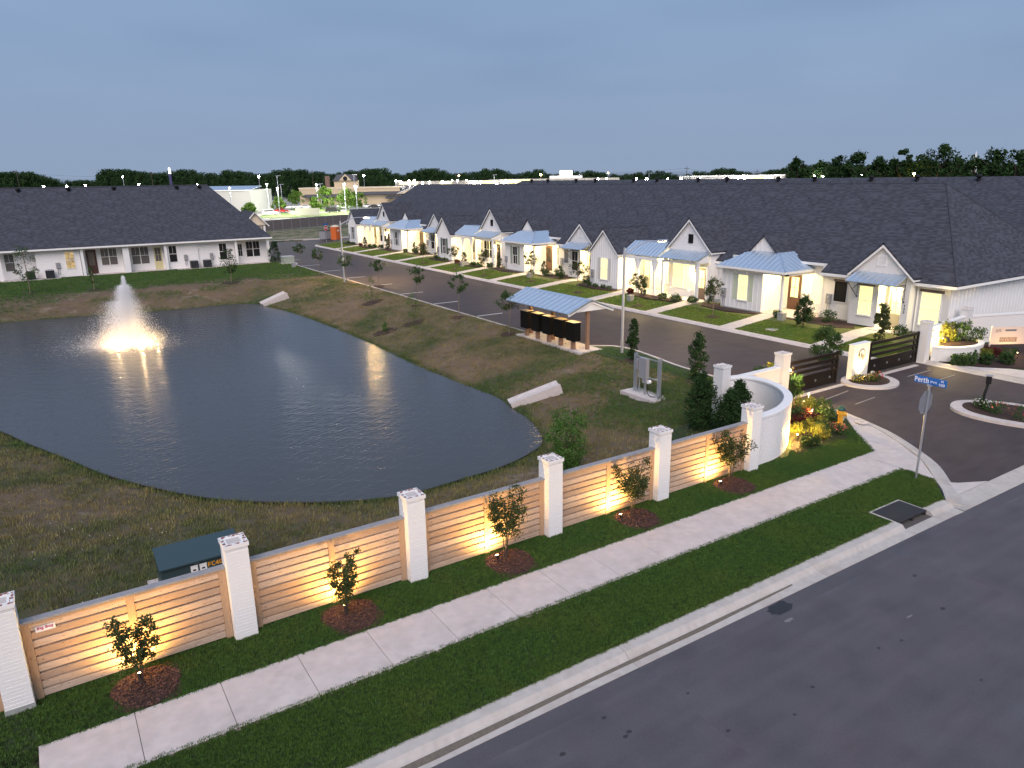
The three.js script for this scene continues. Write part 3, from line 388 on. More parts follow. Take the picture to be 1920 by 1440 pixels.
// shrubs, mulch beds and uplights along the fence
const SHRUB = [[0.47, -14.3, 1.55, 0.4], [4.68, -14.35, 1.5, 0.38], [8.95, -14.35, 1.95, 0.5], [13.3, -14.38, 1.75, 0.56], [17.4, -14.38, 1.85, 0.55]];
const mulchChips = [];
SHRUB.forEach(([x, z, h, rad], i) => {
  const lab = ['small dark crape myrtle by the maker plate panel', 'sparse dark crape myrtle behind the second mulch bed', 'tall multi stemmed crape myrtle with reddish top at the third fence panel', 'broad round topped crape myrtle at the fourth fence panel', 'leafy crape myrtle beside the curved white wall'][i];
  const o = thing('fence_shrub', lab, 'shrub', [x, 0.03, z], i * 1.3, 'shrubs lit along the cedar fence'), r = rng(500 + i * 17);
  const n = 6 + i % 3, st = [], C = [];
  for (let k = 0; k < n; k++) { const a = k / n * 6.28 + r(), e = V(Math.cos(a) * rad * (0.5 + 0.5 * r()), h * (0.7 + 0.3 * r()), Math.sin(a) * rad * (0.5 + 0.5 * r()) * 0.8), m = e.clone().multiplyScalar(0.45); m.y = h * 0.42; m.x *= 0.6; m.z *= 0.6; st.push(tube([V(Math.cos(a) * 0.03, -0.08, Math.sin(a) * 0.03), m, e], 0.008, 5, 8));
    for (let t = 0.3; t <= 1.02; t += 0.14) { const y = h * (i < 2 ? 0.16 : 0.3) + t * (e.y - h * (i < 2 ? 0.16 : 0.3)); C.push([mix(m.x, e.x, t) + (r() - 0.5) * rad * 0.5, y, mix(m.z, e.z, t) + (r() - 0.5) * rad * 0.5, rad * (0.16 + 0.16 * r())]); } }
  part('stem', st, M.barkdark, o);
  const smp = q => { const c = C[(q() * C.length) | 0], s = c[3] * 1.1; return [c[0] + (q() + q() + q() - 1.5) * s, Math.max(0.05, c[1] + (q() + q() + q() - 1.5) * s), c[2] + (q() + q() + q() - 1.5) * s]; };
  part('foliage', leaves(i > 1 ? 3800 : 2900, smp, 0.031, r), M.leafmyrtle, o);
  // mulch bed, lumpy and slightly domed, reaching to the pavement
  const pts = []; for (let k = 0; k < 26; k++) { const a = k / 26 * 6.283, q = Math.pow(Math.abs(Math.cos(a)) ** 3.2 + Math.abs(Math.sin(a)) ** 3.2, -1 / 3.2), kx = (0.56 + 0.1 * r()) * q, kz = (Math.sin(a) > 0 ? 0.86 : 0.52) * q * (0.9 + 0.16 * r()); pts.push([x + 0.08 + Math.cos(a) * kx + 0.1 * (i % 2 - 0.5) * Math.sin(a), clamp(z + Math.sin(a) * kz, -14.93, -13.57)]); }
  solo('mulch_bed', ['bark mulch bed under the small dark shrub by the maker plate', 'bark mulch bed under the sparse second shrub', 'bark mulch bed under the tall reddish topped shrub', 'bark mulch bed under the broad round topped shrub', 'bark mulch bed under the shrub by the curved wall'][i], 'mulch', flat(pts, 0.035, 0.1), M.mulch, 'mulch beds along the fence');
  for (let k = 0; k < 900; k++) { const a = r() * 6.283, q = Math.sqrt(r()) * 0.97; const px = x + 0.08 + Math.cos(a) * 0.62 * q, pzz = clamp(z + Math.sin(a) * (Math.sin(a) > 0 ? 0.78 : 0.5) * q, -14.93, -13.57); mulchChips.push([px, 0.04 + 0.035 * r() * (1 - q * 0.7), pzz]); }
  // uplight between shrub and fence
  const lx = [0.46, 4.72, 8.8, 12.98, 17.12][i], lz = -14.5, L = thing('fence_uplight', ['small ground spotlight hidden behind the small dark shrub', 'small ground spotlight at the foot of the sparse second shrub', 'small ground spotlight left of the tall reddish topped shrub', 'small ground spotlight left of the broad round topped shrub', 'small ground spotlight left of the shrub by the curved wall'][i], 'light', [lx, 0.03, lz], 0, 'ground spotlights washing the cedar fence');
  part('stake', cyl(V(0, -0.1, 0), V(0, 0.07, 0), 0.012, 0.012, 8), M.bronze, L); const dir = V(0, 0.9, -0.45).normalize(); part('lamp_housing', cyl(V(0, 0.05, 0.015), V(0, 0.05, 0.015).addScaledVector(dir, 0.09), 0.035, 0.04, 12), M.bronze, L);
  const lp = V(0, 0.05, 0.015).addScaledVector(dir, 0.094); part('lamp_lens', cyl(lp, lp.clone().addScaledVector(dir, 0.01), 0.034, 0.034, 12), M.ledwarm, L);
  spotLight(L, lp.clone().addScaledVector(dir, 0.03), V(0, 1.0, -0.5), 27, 1.5, WARM, 1.5, 0.7);
});
// ------------------------------------------------------------------ curved white brick wall
{
  const out = smooth([[19.2, -14.98], [19.69, -15.0], [20.3, -15.03], [21.17, -15.27], [22.1, -15.78], [22.75, -16.4], [23.2, -17.15], [23.38, -17.85], [23.34, -18.45], [23.05, -18.95], [22.5, -19.12]], 80), o = thing('curved_wall', 'curved white painted brick wall joining fence and gate', 'wall');
  // offsets to the right of travel face the lawn side? travel +x then -z: left of travel is outside
  const W = 0.24; part('core', sweep(out, [[0.0, -0.3], [0.0, 1.66], [-W + 0.02, 1.66], [-W + 0.02, -0.3]]), M.mortar, o);
  part('coping', sweep(out, [[0.035, 1.66], [0.035, 1.735], [0.02, 1.75], [-W - 0.02, 1.75], [-W - 0.035, 1.735], [-W - 0.035, 1.66]]), M.brick, o);
  const L = [0]; for (let i = 1; i < out.length; i++) L.push(L[i - 1] + Math.hypot(out[i][0] - out[i - 1][0], out[i][1] - out[i - 1][1]));
  const at = (s, off) => { let i = 1; while (i < L.length - 1 && L[i] < s) i++; const t = (s - L[i - 1]) / (L[i] - L[i - 1]), dx = out[i][0] - out[i - 1][0], dz = out[i][1] - out[i - 1][1], l = Math.hypot(dx, dz); return [mix(out[i - 1][0], out[i][0], t) - dz / l * off, mix(out[i - 1][1], out[i][1], t) + dx / l * off, Math.atan2(-dz, dx)]; };
  const bg = cbox(0.202, 0.067, 0.022, 0.004), rest = [], T = L[L.length - 1]; let nb = 0; const m4 = new THREE.Matrix4();
  for (const [off, side] of [[0.004, 0], [-W + 0.016, 1]]) for (let k = 0; k < 22; k++) for (let s = 0.12 + (k % 2) * 0.104; s < T - 0.1; s += 0.208) { const [x, z, a] = at(s, off); if (!side && nb < 290 && s < 3.4 && k > 1) { const m = part('brick', bg, M.brick, o); m.position.set(x, 0.036 + k * 0.0745, z); m.rotation.y = a; nb++; } else { const g = bg.clone(); g.applyMatrix4(m4.makeRotationY(a).setPosition(x, 0.036 + k * 0.0745, z)); rest.push(g); } }
  part('brickwork', rest, M.brick, o).userData.kind = 'stuff';
}
// wall from the curved wall's end to the gate pillar, and the far side of the entrance
function plainWall(label, path, h, t = 0.24, name = 'brick_wall') { const o = thing(name, label, 'wall'); part('core', sweep(path, [[0, -0.3], [0, h - 0.08], [-t, h - 0.08], [-t, -0.3]]), M.brickflat, o); part('coping', sweep(path, [[0.03, h - 0.08], [0.03, h], [-t - 0.03, h], [-t - 0.03, h - 0.08]]), M.brick, o); return o; }
plainWall('white brick wall lit warmly behind the planted bed by the gate', [[22.5, -19.1], [25.85, -19.15]], 1.6);
plainWall('white brick wall behind the raised round planter', [[38.4, -19.75], [41, -20.1], [43.6, -20.4]], 1.62);
plainWall('white brick wall running right behind the billboard frame', [[43.9, -20.3], [47, -19.2], [50, -17.9], [54, -16]], 1.62);
pillar('white brick gate pillar carrying a glowing lantern beside the left gate leaf', 26.1, -19.25, 2.2, false);
pillar('white brick gate pillar with lantern beside the right gate leaf', 38.2, -19.7, 2.1, false);
pillar('white brick pillar at the corner of the wall behind the planter', 43.75, -20.45, 2.1, false);
{ // raised round planter
  const o = thing('raised_planter', 'raised white brick planter with rounded front beside the gate', 'planter'), p = smooth([[38.35, -19.35], [38.6, -18.8], [39.3, -18.3], [40.2, -18.05], [41.1, -18.15], [41.9, -18.6], [42.3, -19.3], [42.4, -20.1]], 30);
  part('rim_wall', sweep(p, [[0, -0.2], [0, 0.72], [-0.2, 0.72], [-0.2, -0.2]]), M.brickflat, o); part('coping', sweep(p, [[0.03, 0.72], [0.03, 0.8], [-0.23, 0.8], [-0.23, 0.72]]), M.brick, o); part('bed', flat([...p.map(([x, z]) => [40.4 + (x - 40.4) * 0.9, -19.6 + (z + 19.6) * 0.87])], 0.66, 0.3), M.mulch, o);
}
// lanterns on the gate pillars
for (const [x, z, dx, lab] of [[26.1, -19.25, 0.3, 'glowing lantern on the pillar by the left gate leaf'], [38.2, -19.7, 0.3, 'glowing lantern on the pillar by the raised planter']]) {
  const o = thing('wall_lantern', lab, 'lantern', [x + dx + 0.06, 1.28, z + 0.14], 0, 'lanterns on the gate pillars');
  part('bracket', [box(-0.14, 0.02, 0.3, 0.33, -0.015, 0.015), box(-0.14, -0.12, 0.1, 0.4, -0.05, 0.05)], M.bronze, o); part('roof', [lathe([[0, 0.36], [0.03, 0.34], [0.13, 0.27], [0.13, 0.255], [0, 0.255]], 4)], M.bronze, o);
  part('cage', [[-1, -1], [1, -1], [-1, 1], [1, 1]].map(([a, b]) => box(a * 0.085 - 0.006, a * 0.085 + 0.006, -0.02, 0.26, b * 0.085 - 0.006, b * 0.085 + 0.006)).concat([box(-0.09, 0.09, -0.035, -0.02, -0.09, 0.09)]), M.bronze, o);
  part('bulb', sphere(0.06, 0, 0.11, 0), M.bulb, o); pointLight(o, 0, 0.11, 0, 48, WARMW, 3);
}
// ------------------------------------------------------------------ gate, sign slab, islands
function gateLeaf(label, x0, x1, z, hi, flip) {
  const o = thing('gate_leaf', label, 'gate', [(x0 + x1) / 2, -0.06, z], 0, 'black sliding gate leaves'), L = (x1 - x0) / 2;
  const end = flip ? -1 : 1; for (const s of [-1, 1]) part('post', box(s * (L - 0.05) - 0.05, s * (L - 0.05) + 0.05, 0.0, hi + (s === end ? 0.12 : 0.05), -0.05, 0.05), M.bronze, o);
  part('post', box(end * (L - 0.38) - 0.035, end * (L - 0.38) + 0.035, 0.12, hi, -0.04, 0.04), M.bronze, o);
  part('kick_panel', box(-L + 0.1, L - 0.1, 0.14, 0.56, -0.012, 0.012), M.bronze, o); part('bottom_rail', box(-L + 0.1, L - 0.1, 0.04, 0.14, -0.04, 0.04), M.bronze, o);
  for (let i = 0; i < 4; i++) { const y = 0.56 + i * (hi - 0.62) / 3; part('rail', box(-L + 0.1, L - 0.1, y, y + 0.15, -0.03, 0.03), M.bronze, o); }
  for (let i = 0; i < 4; i++) { const s = part('ring', new THREE.TorusGeometry(0.045, 0.008, 8, 18), M.galv, o); s.position.set(-L * 0.75 + i * L * 0.5, 0.36, 0.018); }
}
gateLeaf('black slatted gate leaf beside the lantern pillar and curved wall', 26.75, 31.0, -19.85, 1.42, false);
gateLeaf('black slatted gate leaf beside the raised planter', 33.55, 37.85, -19.85, 1.5, false);
{
  const isl = structGroup('gate_island'), cx = 32.45, cz = -19.15, ring = (a, b) => { const q = []; for (let i = 0; i < 36; i++) { const t = i / 36 * 6.283; q.push([cx + Math.cos(t) * a, cz + (Math.sin(t) > 0 ? b : b * 0.75) * Math.sin(t)]); } return q; };
  part('island_kerb', flat(ring(1.42, 1.35), -0.01, 0.25), M.concrete, isl); part('island_soil', flat(ring(1.02, 0.95), 0.02, 0.1), M.mulch, isl);
  const o = thing('entrance_sign', 'upright white entrance sign slab with round emblem between the gate leaves', 'sign', [32.42, 0, -19.7], 0.02);
  part('slab', cbox(1.32, 1.72, 0.28, 0.012).translate(0, 0.8, 0), std('ivory stucco', { color: col(0.78, 0.74, 0.64), roughness: 0.7 }), o); part('slab_cap', box(-0.68, 0.68, 1.662, 1.69, -0.16, 0.16), M.trim, o);
  const ink = std('bronze lettering', { color: col(0.06, 0.04, 0.03), roughness: 0.5 }), rg = new THREE.TorusGeometry(0.27, 0.013, 6, 40, 4.6); rg.rotateZ(-1.4); rg.translate(0.02, 1.12, 0.145); part('emblem_ring', rg, ink, o);
  const A = text('A', 0.34, { font: fontS, depth: 0.012, sx: 0.7 }); A.translate(-0.02, 1.1, 0.142); const Hh = text('H', 0.2, { font: fontS, depth: 0.012, sx: 0.8 }); Hh.translate(0.14, 1.04, 0.142); part('emblem_letter', A, ink, o); part('emblem_letter', Hh, ink, o);
  part('emblem_blossom', leaves(26, q => [-0.21 + (q() - 0.5) * 0.1, 1.14 + (q() - 0.5) * 0.3, 0.155], 0.03, rng(3)), leafM('bronze petal', 0.12, 0.06, 0.03), o);
  for (const [y, n] of [[0.66, 9], [0.54, 10]]) for (let i = 0; i < n; i++) part('letter', box(-0.44 + i * 0.95 / n, -0.44 + i * 0.95 / n + 0.035, y - 0.02, y + 0.02, 0.141, 0.15), ink, o);
  const sp = thing('sign_uplight', 'small ground spotlight in front of the entrance sign', 'light', [32.38, 0.02, -19.25]); part('lamp_housing', cyl(V(0, 0, 0), V(0, 0.1, -0.04), 0.035, 0.045, 12), M.bronze, sp); part('lamp_lens', cyl(V(0, 0.101, -0.041), V(0, 0.11, -0.045), 0.036, 0.036, 12), M.ledwarm, sp); spotLight(sp, V(0, 0.13, -0.05), V(0, 0.9, -0.32), 34, 0.95, WARMW, 1.5, 0.8);
  // median island with the gate keypad
  const med = structGroup('median_island'), q = smooth([[33.9, -13.5], [33.2, -14.5], [32.3, -15.0], [31.4, -14.75], [30.85, -14.0], [30.8, -13.0], [31.1, -11.9], [31.6, -10.9], [32.6, -10.4], [33.6, -10.8], [34.1, -12]], 44, true).slice(0, -1);
  part('island_kerb', flat(q, -0.0, 0.25), M.concrete, med); const qc = [32.45, -12.8]; part('island_soil', flat(q.map(p => [qc[0] + (p[0] - qc[0]) * 0.74, qc[1] + (p[1] - qc[1]) * 0.82]), 0.02, 0.1), M.mulch, med);
  const kp = thing('gate_keypad', 'black gooseneck gate keypad post on the median island', 'keypad', [32.35, 0.02, -13.95], 0.4); part('base_box', box(-0.14, 0.14, 0, 0.26, -0.12, 0.12), M.blackmat, kp); part('gooseneck', [tube([V(0, 0.2, 0), V(-0.02, 0.45, 0), V(0.02, 0.6, 0.02), V(0.16, 0.85, 0.06), V(0.2, 1.0, 0.07)], 0.055, 8, 16)], M.blackmat, kp); part('keypad_box', cbox(0.26, 0.32, 0.2, 0.012).translate(0.2, 1.12, 0.08), M.blackmat, kp); part('keypad_roof', box(0.05, 0.35, 1.28, 1.3, -0.06, 0.22), M.box, kp);
}
// billboard on posts in the right bed
{
  const o = thing('billboard', 'white development billboard with a picture, on slim posts in the bed', 'sign', [42.95, 0, -17.6], -0.55);
  for (const s of [-1.2, 1.2]) part('post', box(s - 0.03, s + 0.03, -0.2, 1.62, -0.03, 0.03), M.trim, o); part('board', box(-1.22, 1.22, 0.62, 1.55, 0.031, 0.05), std('pale board print', { color: col(0.55, 0.46, 0.42), roughness: 0.6 }), o);
  const ink = std('brown print', { color: col(0.1, 0.06, 0.045) }); const a = text('AH', 0.16, { font: fontS, depth: 0.003 }); a.translate(-0.88, 1.36, 0.051); part('print', a, ink, o); part('print', box(-0.5, 0.1, 1.32, 1.42, 0.051, 0.053), std('slate print', { color: col(0.12, 0.13, 0.17) }), o); part('print', box(-0.75, 0.2, 0.74, 1.0, 0.051, 0.053), std('picture print', { map: tex(128, [0.3, 0.26], (u, v) => mix3([0.05, 0.06, 0.1], [0.5, 0.35, 0.25], N16(u * 10, v * 5))) }), o); const b = text('A', 0.24, { font: fontS, depth: 0.003 }); b.translate(0.62, 1.34, 0.051); part('print', b, ink, o);
}
// ------------------------------------------------------------------ street furniture near the entrance
{ // sign post: street name blade and the back of a stop sign
  const o = thing('street_sign', 'galvanised sign post with blue street name blade and stop sign', 'street sign', [22.71, 0, -11.38]); o.rotation.set(0.0, 0, -0.012);
  part('post', cyl(V(0, -0.3, 0), V(0, 3.12, 0), 0.034, 0.034, 10), M.galv, o);
  const blue = std('blue sign sheeting', { color: col(0.0, 0.13, 0.46), roughness: 0.4 }), wht = std('white sign sheeting', { color: col(0.85, 0.85, 0.85), roughness: 0.4 });
  const b = sub('name_blade', o, [0, 3.24, 0], -Math.PI / 2); part('blade', cbox(1.0, 0.235, 0.012, 0.003), blue, b);
  for (const [s, z, x, y, k] of [['Perth', 0.155, -0.265, 0.0, 0.8], ['(Pvt)', 0.066, 0.1, -0.018, 1], ['Pl', 0.07, 0.36, 0.055, 1], ['100', 0.085, 0.35, -0.055, 1]]) { const t = text(s, z, { depth: 0.003, sx: k }); t.translate(x, y, 0.0065); part('lettering', t, wht, b); }
  part('bracket', box(-0.05, 0.05, 3.08, 3.13, -0.06, 0.06), M.galv, o);
  const oct = (r) => { const q = []; for (let i = 0; i < 8; i++) { const a = Math.PI / 8 + i * Math.PI / 4; q.push([Math.cos(a) * r, Math.sin(a) * r]); } return q; };
  part('stop_plate', wallZ(oct(0.405).map(p => [p[0], p[1] + 2.55]), -0.052, -0.048), std('bare aluminium', { color: col(0.3, 0.31, 0.33), metalness: 0.5, roughness: 0.55 }), o); part('stop_face', wallZ(oct(0.38).map(p => [p[0], p[1] + 2.55]), -0.056, -0.0525), std('red sign sheeting', { color: col(0.5, 0.01, 0.015) }), o);
  part('brace', box(-0.05, 0.05, 2.3, 2.8, -0.046, -0.034), M.galv, o);
  // distant stop sign at the lane end, facing the camera
  const d = thing('stop_sign', 'red stop sign with blue name blade beside the portable toilet', 'stop sign', [39.3, 0, -114.6], 0.4); part('post', cyl(V(0, -0.2, 0), V(0, 3.0, 0), 0.035, 0.035, 8), M.galv, d); part('border_plate', wallZ(oct(0.42).map(p => [p[0], p[1] + 2.3]), 0.036, 0.04), wht, d); part('face', wallZ(oct(0.385).map(p => [p[0], p[1] + 2.3]), 0.041, 0.045), std('red sign sheeting', { color: col(0.55, 0.012, 0.02), roughness: 0.4 }), d);
  const st = text('STOP', 0.24, { depth: 0.003, sx: 0.78 }); st.translate(0, 2.3, 0.046); part('lettering', st, wht, d); part('name_blade', box(-0.45, 0.45, 2.82, 3.02, 0.03, 0.04), blue, d);
}
{ // fire hydrant
  const o = thing('fire_hydrant', 'yellow fire hydrant with dark green bonnet beside the flower bed', 'hydrant', [25.5, 0.01, -15.95], 0.5), ye = std('yellow hydrant paint', { color: col(0.72, 0.36, 0.03), roughness: 0.45 }), gr = std('dark green bonnet paint', { color: col(0.01, 0.06, 0.045), roughness: 0.45 });
  part('base_flange', lathe([[0, 0], [0.19, 0], [0.19, 0.035], [0.15, 0.05], [0, 0.05]], 20), ye, o); part('barrel', lathe([[0.115, 0.05], [0.105, 0.1], [0.1, 0.3], [0.105, 0.38], [0.13, 0.42], [0.14, 0.5], [0.145, 0.56], [0.14, 0.58], [0, 0.58]], 20), ye, o); part('bonnet', lathe([[0.15, 0.58], [0.155, 0.6], [0.14, 0.66], [0.1, 0.72], [0.05, 0.745], [0.04, 0.75], [0.035, 0.79], [0, 0.79]], 16), gr, o);
  for (const a of [0, Math.PI]) part('side_nozzle', cyl(V(Math.cos(a) * 0.1, 0.46, 0), V(Math.cos(a) * 0.22, 0.46, 0), 0.052, 0.055, 12), ye, o); part('pumper_nozzle', cyl(V(0, 0.44, 0.08), V(0, 0.44, 0.22), 0.075, 0.08, 14), ye, o); part('tag_ring', new THREE.TorusGeometry(0.05, 0.014, 6, 14).translate(0.08, 0.22, 0.12), M.white, o);
}
{ const o = thing('valve_box', 'low white concrete valve cover on the pavement beside the hydrant', 'valve cover', [26.25, 0.024, -15.5]); part('collar', lathe([[0, 0], [0.24, 0], [0.24, 0.06], [0.22, 0.075], [0.1, 0.075], [0.1, 0.05], [0, 0.05]], 8), M.concrete, o); part('lid', cyl(V(0, 0.05, 0), V(0, 0.065, 0), 0.095, 0.095, 14), M.block, o); }
{ // storm drain inlet
  const o = thing('storm_drain', 'dark cast iron storm drain inlet set in the kerb', 'drain', [19.94, 0, -10.2]), iron = std('cast iron', { color: col(0.03, 0.027, 0.028), roughness: 0.6, metalness: 0.2 });
  part('concrete_frame', [box(-0.76, 0.76, -0.28, 0.012, -0.6, -0.54), box(-0.76, -0.7, -0.28, 0.012, -0.54, 0.12), box(0.7, 0.76, -0.28, 0.012, -0.54, 0.12)], M.kerb, o); part('lid', cbox(1.39, 0.03, 0.7, 0.006).translate(0, 0.01, -0.185), iron, o); part('hood', [box(-0.69, 0.69, -0.01, 0.03, 0.17, 0.3), box(-0.69, -0.62, -0.13, -0.011, 0.18, 0.29), box(0.62, 0.69, -0.13, -0.011, 0.18, 0.29), box(-0.04, 0.04, -0.13, -0.011, 0.18, 0.29)], iron, o); part('opening', box(-0.69, 0.69, -0.3, -0.13, 0.0, 0.3), M.blackmat, o);
}
{ // pad mounted cabinet behind the fence
  const y = bankY(2.2, -17.6), o = thing('utility_cabinet', 'dark green pad mounted utility cabinet behind the fence', 'cabinet', [2.25, y, -17.75]); part('pad', box(-1.15, 1.15, -0.2, 0.06, -0.75, 0.75), M.concrete, o); part('body', box(-0.92, 0.92, 0.06, 0.86, -0.5, 0.48), M.teal, o); part('lid', slab([[-0.95, 0.88, 0.55], [0.95, 0.88, 0.55], [0.95, 0.99, -0.52], [-0.95, 0.99, -0.52]], 0.04), M.teal, o);
  for (const x of [-0.28, -0.08]) { part('notice', box(x, x + 0.16, 0.5, 0.76, 0.481, 0.487), M.white, o); part('notice_print', box(x + 0.045, x + 0.115, 0.62, 0.66, 0.4875, 0.489), M.blackmat, o); } const t = text('FC40853', 0.11, { depth: 0.004 }); t.translate(0.4, 0.69, 0.481); part('lettering', t, std('orange numerals', { color: col(0.7, 0.3, 0.02) }), o); part('latch', box(-0.2, -0.08, 0.8, 0.84, 0.481, 0.5), M.galv, o);
}
{ // electrical rack on its pad
  const o = thing('electrical_rack', 'grey steel rack with electrical boxes on a concrete pad', 'electrical rack', [gp(1213, 744, -0.28).x, -0.2, gp(1213, 744, -0.28).z]); part('pad', box(-0.62, 0.7, -0.2, 0.07, -1.15, 1.1), M.concrete, o);
  for (const z of [-0.8, 0.75]) { part('post', [box(-0.06, 0.06, 0.07, 1.85, z - 0.012, z + 0.012), box(-0.07, -0.058, 0.07, 1.85, z - 0.07, z + 0.07), box(0.058, 0.07, 0.07, 1.85, z - 0.07, z + 0.07)], M.galv, o); part('foot_plate', box(-0.15, 0.15, 0.07, 0.085, z - 0.15, z + 0.15), M.galv, o); }
  for (const y of [0.85, 1.72]) part('strut', box(-0.1, -0.072, y, y + 0.05, -0.85, 0.8), M.galv, o); part('panel_box', cbox(0.2, 0.95, 0.5, 0.01).translate(-0.2, 1.3, -0.05), M.box, o); part('meter_box', cbox(0.16, 0.3, 0.26, 0.01).translate(-0.2, 0.78, 0.06), M.box, o); part('meter_box', cbox(0.14, 0.5, 0.18, 0.01).translate(-0.18, 1.4, -0.5), M.box, o); part('round_meter', cyl(V(-0.2, 0.75, 0.38), V(-0.34, 0.75, 0.38), 0.09, 0.08, 16), M.white, o);
  for (const z of [-0.55, -0.35, 0.0, 0.08]) part('conduit', cyl(V(-0.18, 0, z), V(-0.18, 1.0, z), 0.028, 0.028, 8), M.galv, o); part('cable', tube([V(-0.3, 0.7, 0.35), V(-0.3, 0.3, 0.3), V(-0.3, 0.12, 0.5), V(-0.15, 0.1, 0.7)], 0.016, 6, 16), M.blackmat, o);
}
// concrete drainage flumes running into the pond
for (const [lab, A, B, w] of [['pale concrete flume sloping into the pond near the electrical rack', gp(955, 758, -1.18), gp(1047, 722, -0.4), 0.3], ['pale concrete flume sloping into the far corner of the pond', gp(490, 571, -1.15), gp(535, 550, -0.35), 0.5]]) {
  const d = B.clone().sub(A), len = d.length(), m = A.clone().add(B).multiplyScalar(0.5), o = thing('drain_flume', lab, 'flume', [m.x, m.y + 0.08, m.z], 0, 'concrete flumes into the pond'), L = len / 2; o.rotation.order = 'YXZ'; o.rotation.set(0, Math.atan2(-d.z, d.x), Math.asin(d.y / len));
  part('floor', box(-L, L, -0.4, 0.0, -w * 0.7, w * 0.7), M.concrete, o); for (const s of [-1, 1]) { part('side_slope', slab(s > 0 ? [[-L, 0.001, w * 0.4], [L, 0.001, w * 0.4], [L, 0.07, w], [-L, 0.07, w]] : [[L, 0.001, -w * 0.4], [-L, 0.001, -w * 0.4], [-L, 0.07, -w], [L, 0.07, -w]], 0.15), M.concrete, o); part('outer_edge', box(-L, L, -0.5, 0.07, s * w, s * (w + 0.1)), M.concrete, o); }
}
// ------------------------------------------------------------------ standing seam metal roofs
const ribMap = new Map();
function metalRoof(parent, name, P, spacing = 0.42, mat = M.metal, rh = 0.045) {
  const m = part(name, slab(P, 0.06), mat, parent); let p = P.map(a => V(...a)); let n = p[1].clone().sub(p[0]).cross(p[2].clone().sub(p[0])).normalize(); if (n.y < 0) n.negate();
  const e1 = p[1].clone().sub(p[0]).normalize(), e2 = n.clone().cross(e1); if (e2.y < 0) e2.negate(); const q = p.map(a => { const d = a.clone().sub(p[0]); return [d.dot(e1), d.dot(e2)]; }); const xs = q.map(a => a[0]), x0 = Math.min(...xs), x1 = Math.max(...xs), k = Math.max(1, Math.round((x1 - x0) / spacing));
  for (let i = 0; i <= k; i++) { const x = clamp(x0 + (x1 - x0) * i / k, x0 + 0.02, x1 - 0.02), ys = []; for (let a = 0; a < q.length; a++) { const A = q[a], B = q[(a + 1) % q.length]; if ((A[0] - x) * (B[0] - x) < 0) ys.push(A[1] + (B[1] - A[1]) * (x - A[0]) / (B[0] - A[0])); } if (ys.length < 2) continue; const y0 = Math.min(...ys), y1 = Math.max(...ys); if (y1 - y0 < 0.12) continue;
    const at = y => p[0].clone().addScaledVector(e1, x).addScaledVector(e2, y).addScaledVector(n, rh * 0.5); const L = y1 - y0, key = L.toFixed(2); let g = ribMap.get(key); if (!g) { g = box(-0.018, 0.018, -rh / 2, rh / 2, -L / 2, L / 2); ribMap.set(key, g); }
    const s = part('seam', g, mat, m); s.position.copy(at((y0 + y1) / 2)); s.quaternion.setFromRotationMatrix(new THREE.Matrix4().makeBasis(n.clone().cross(e2).normalize(), n, e2)); }
  return m;
}
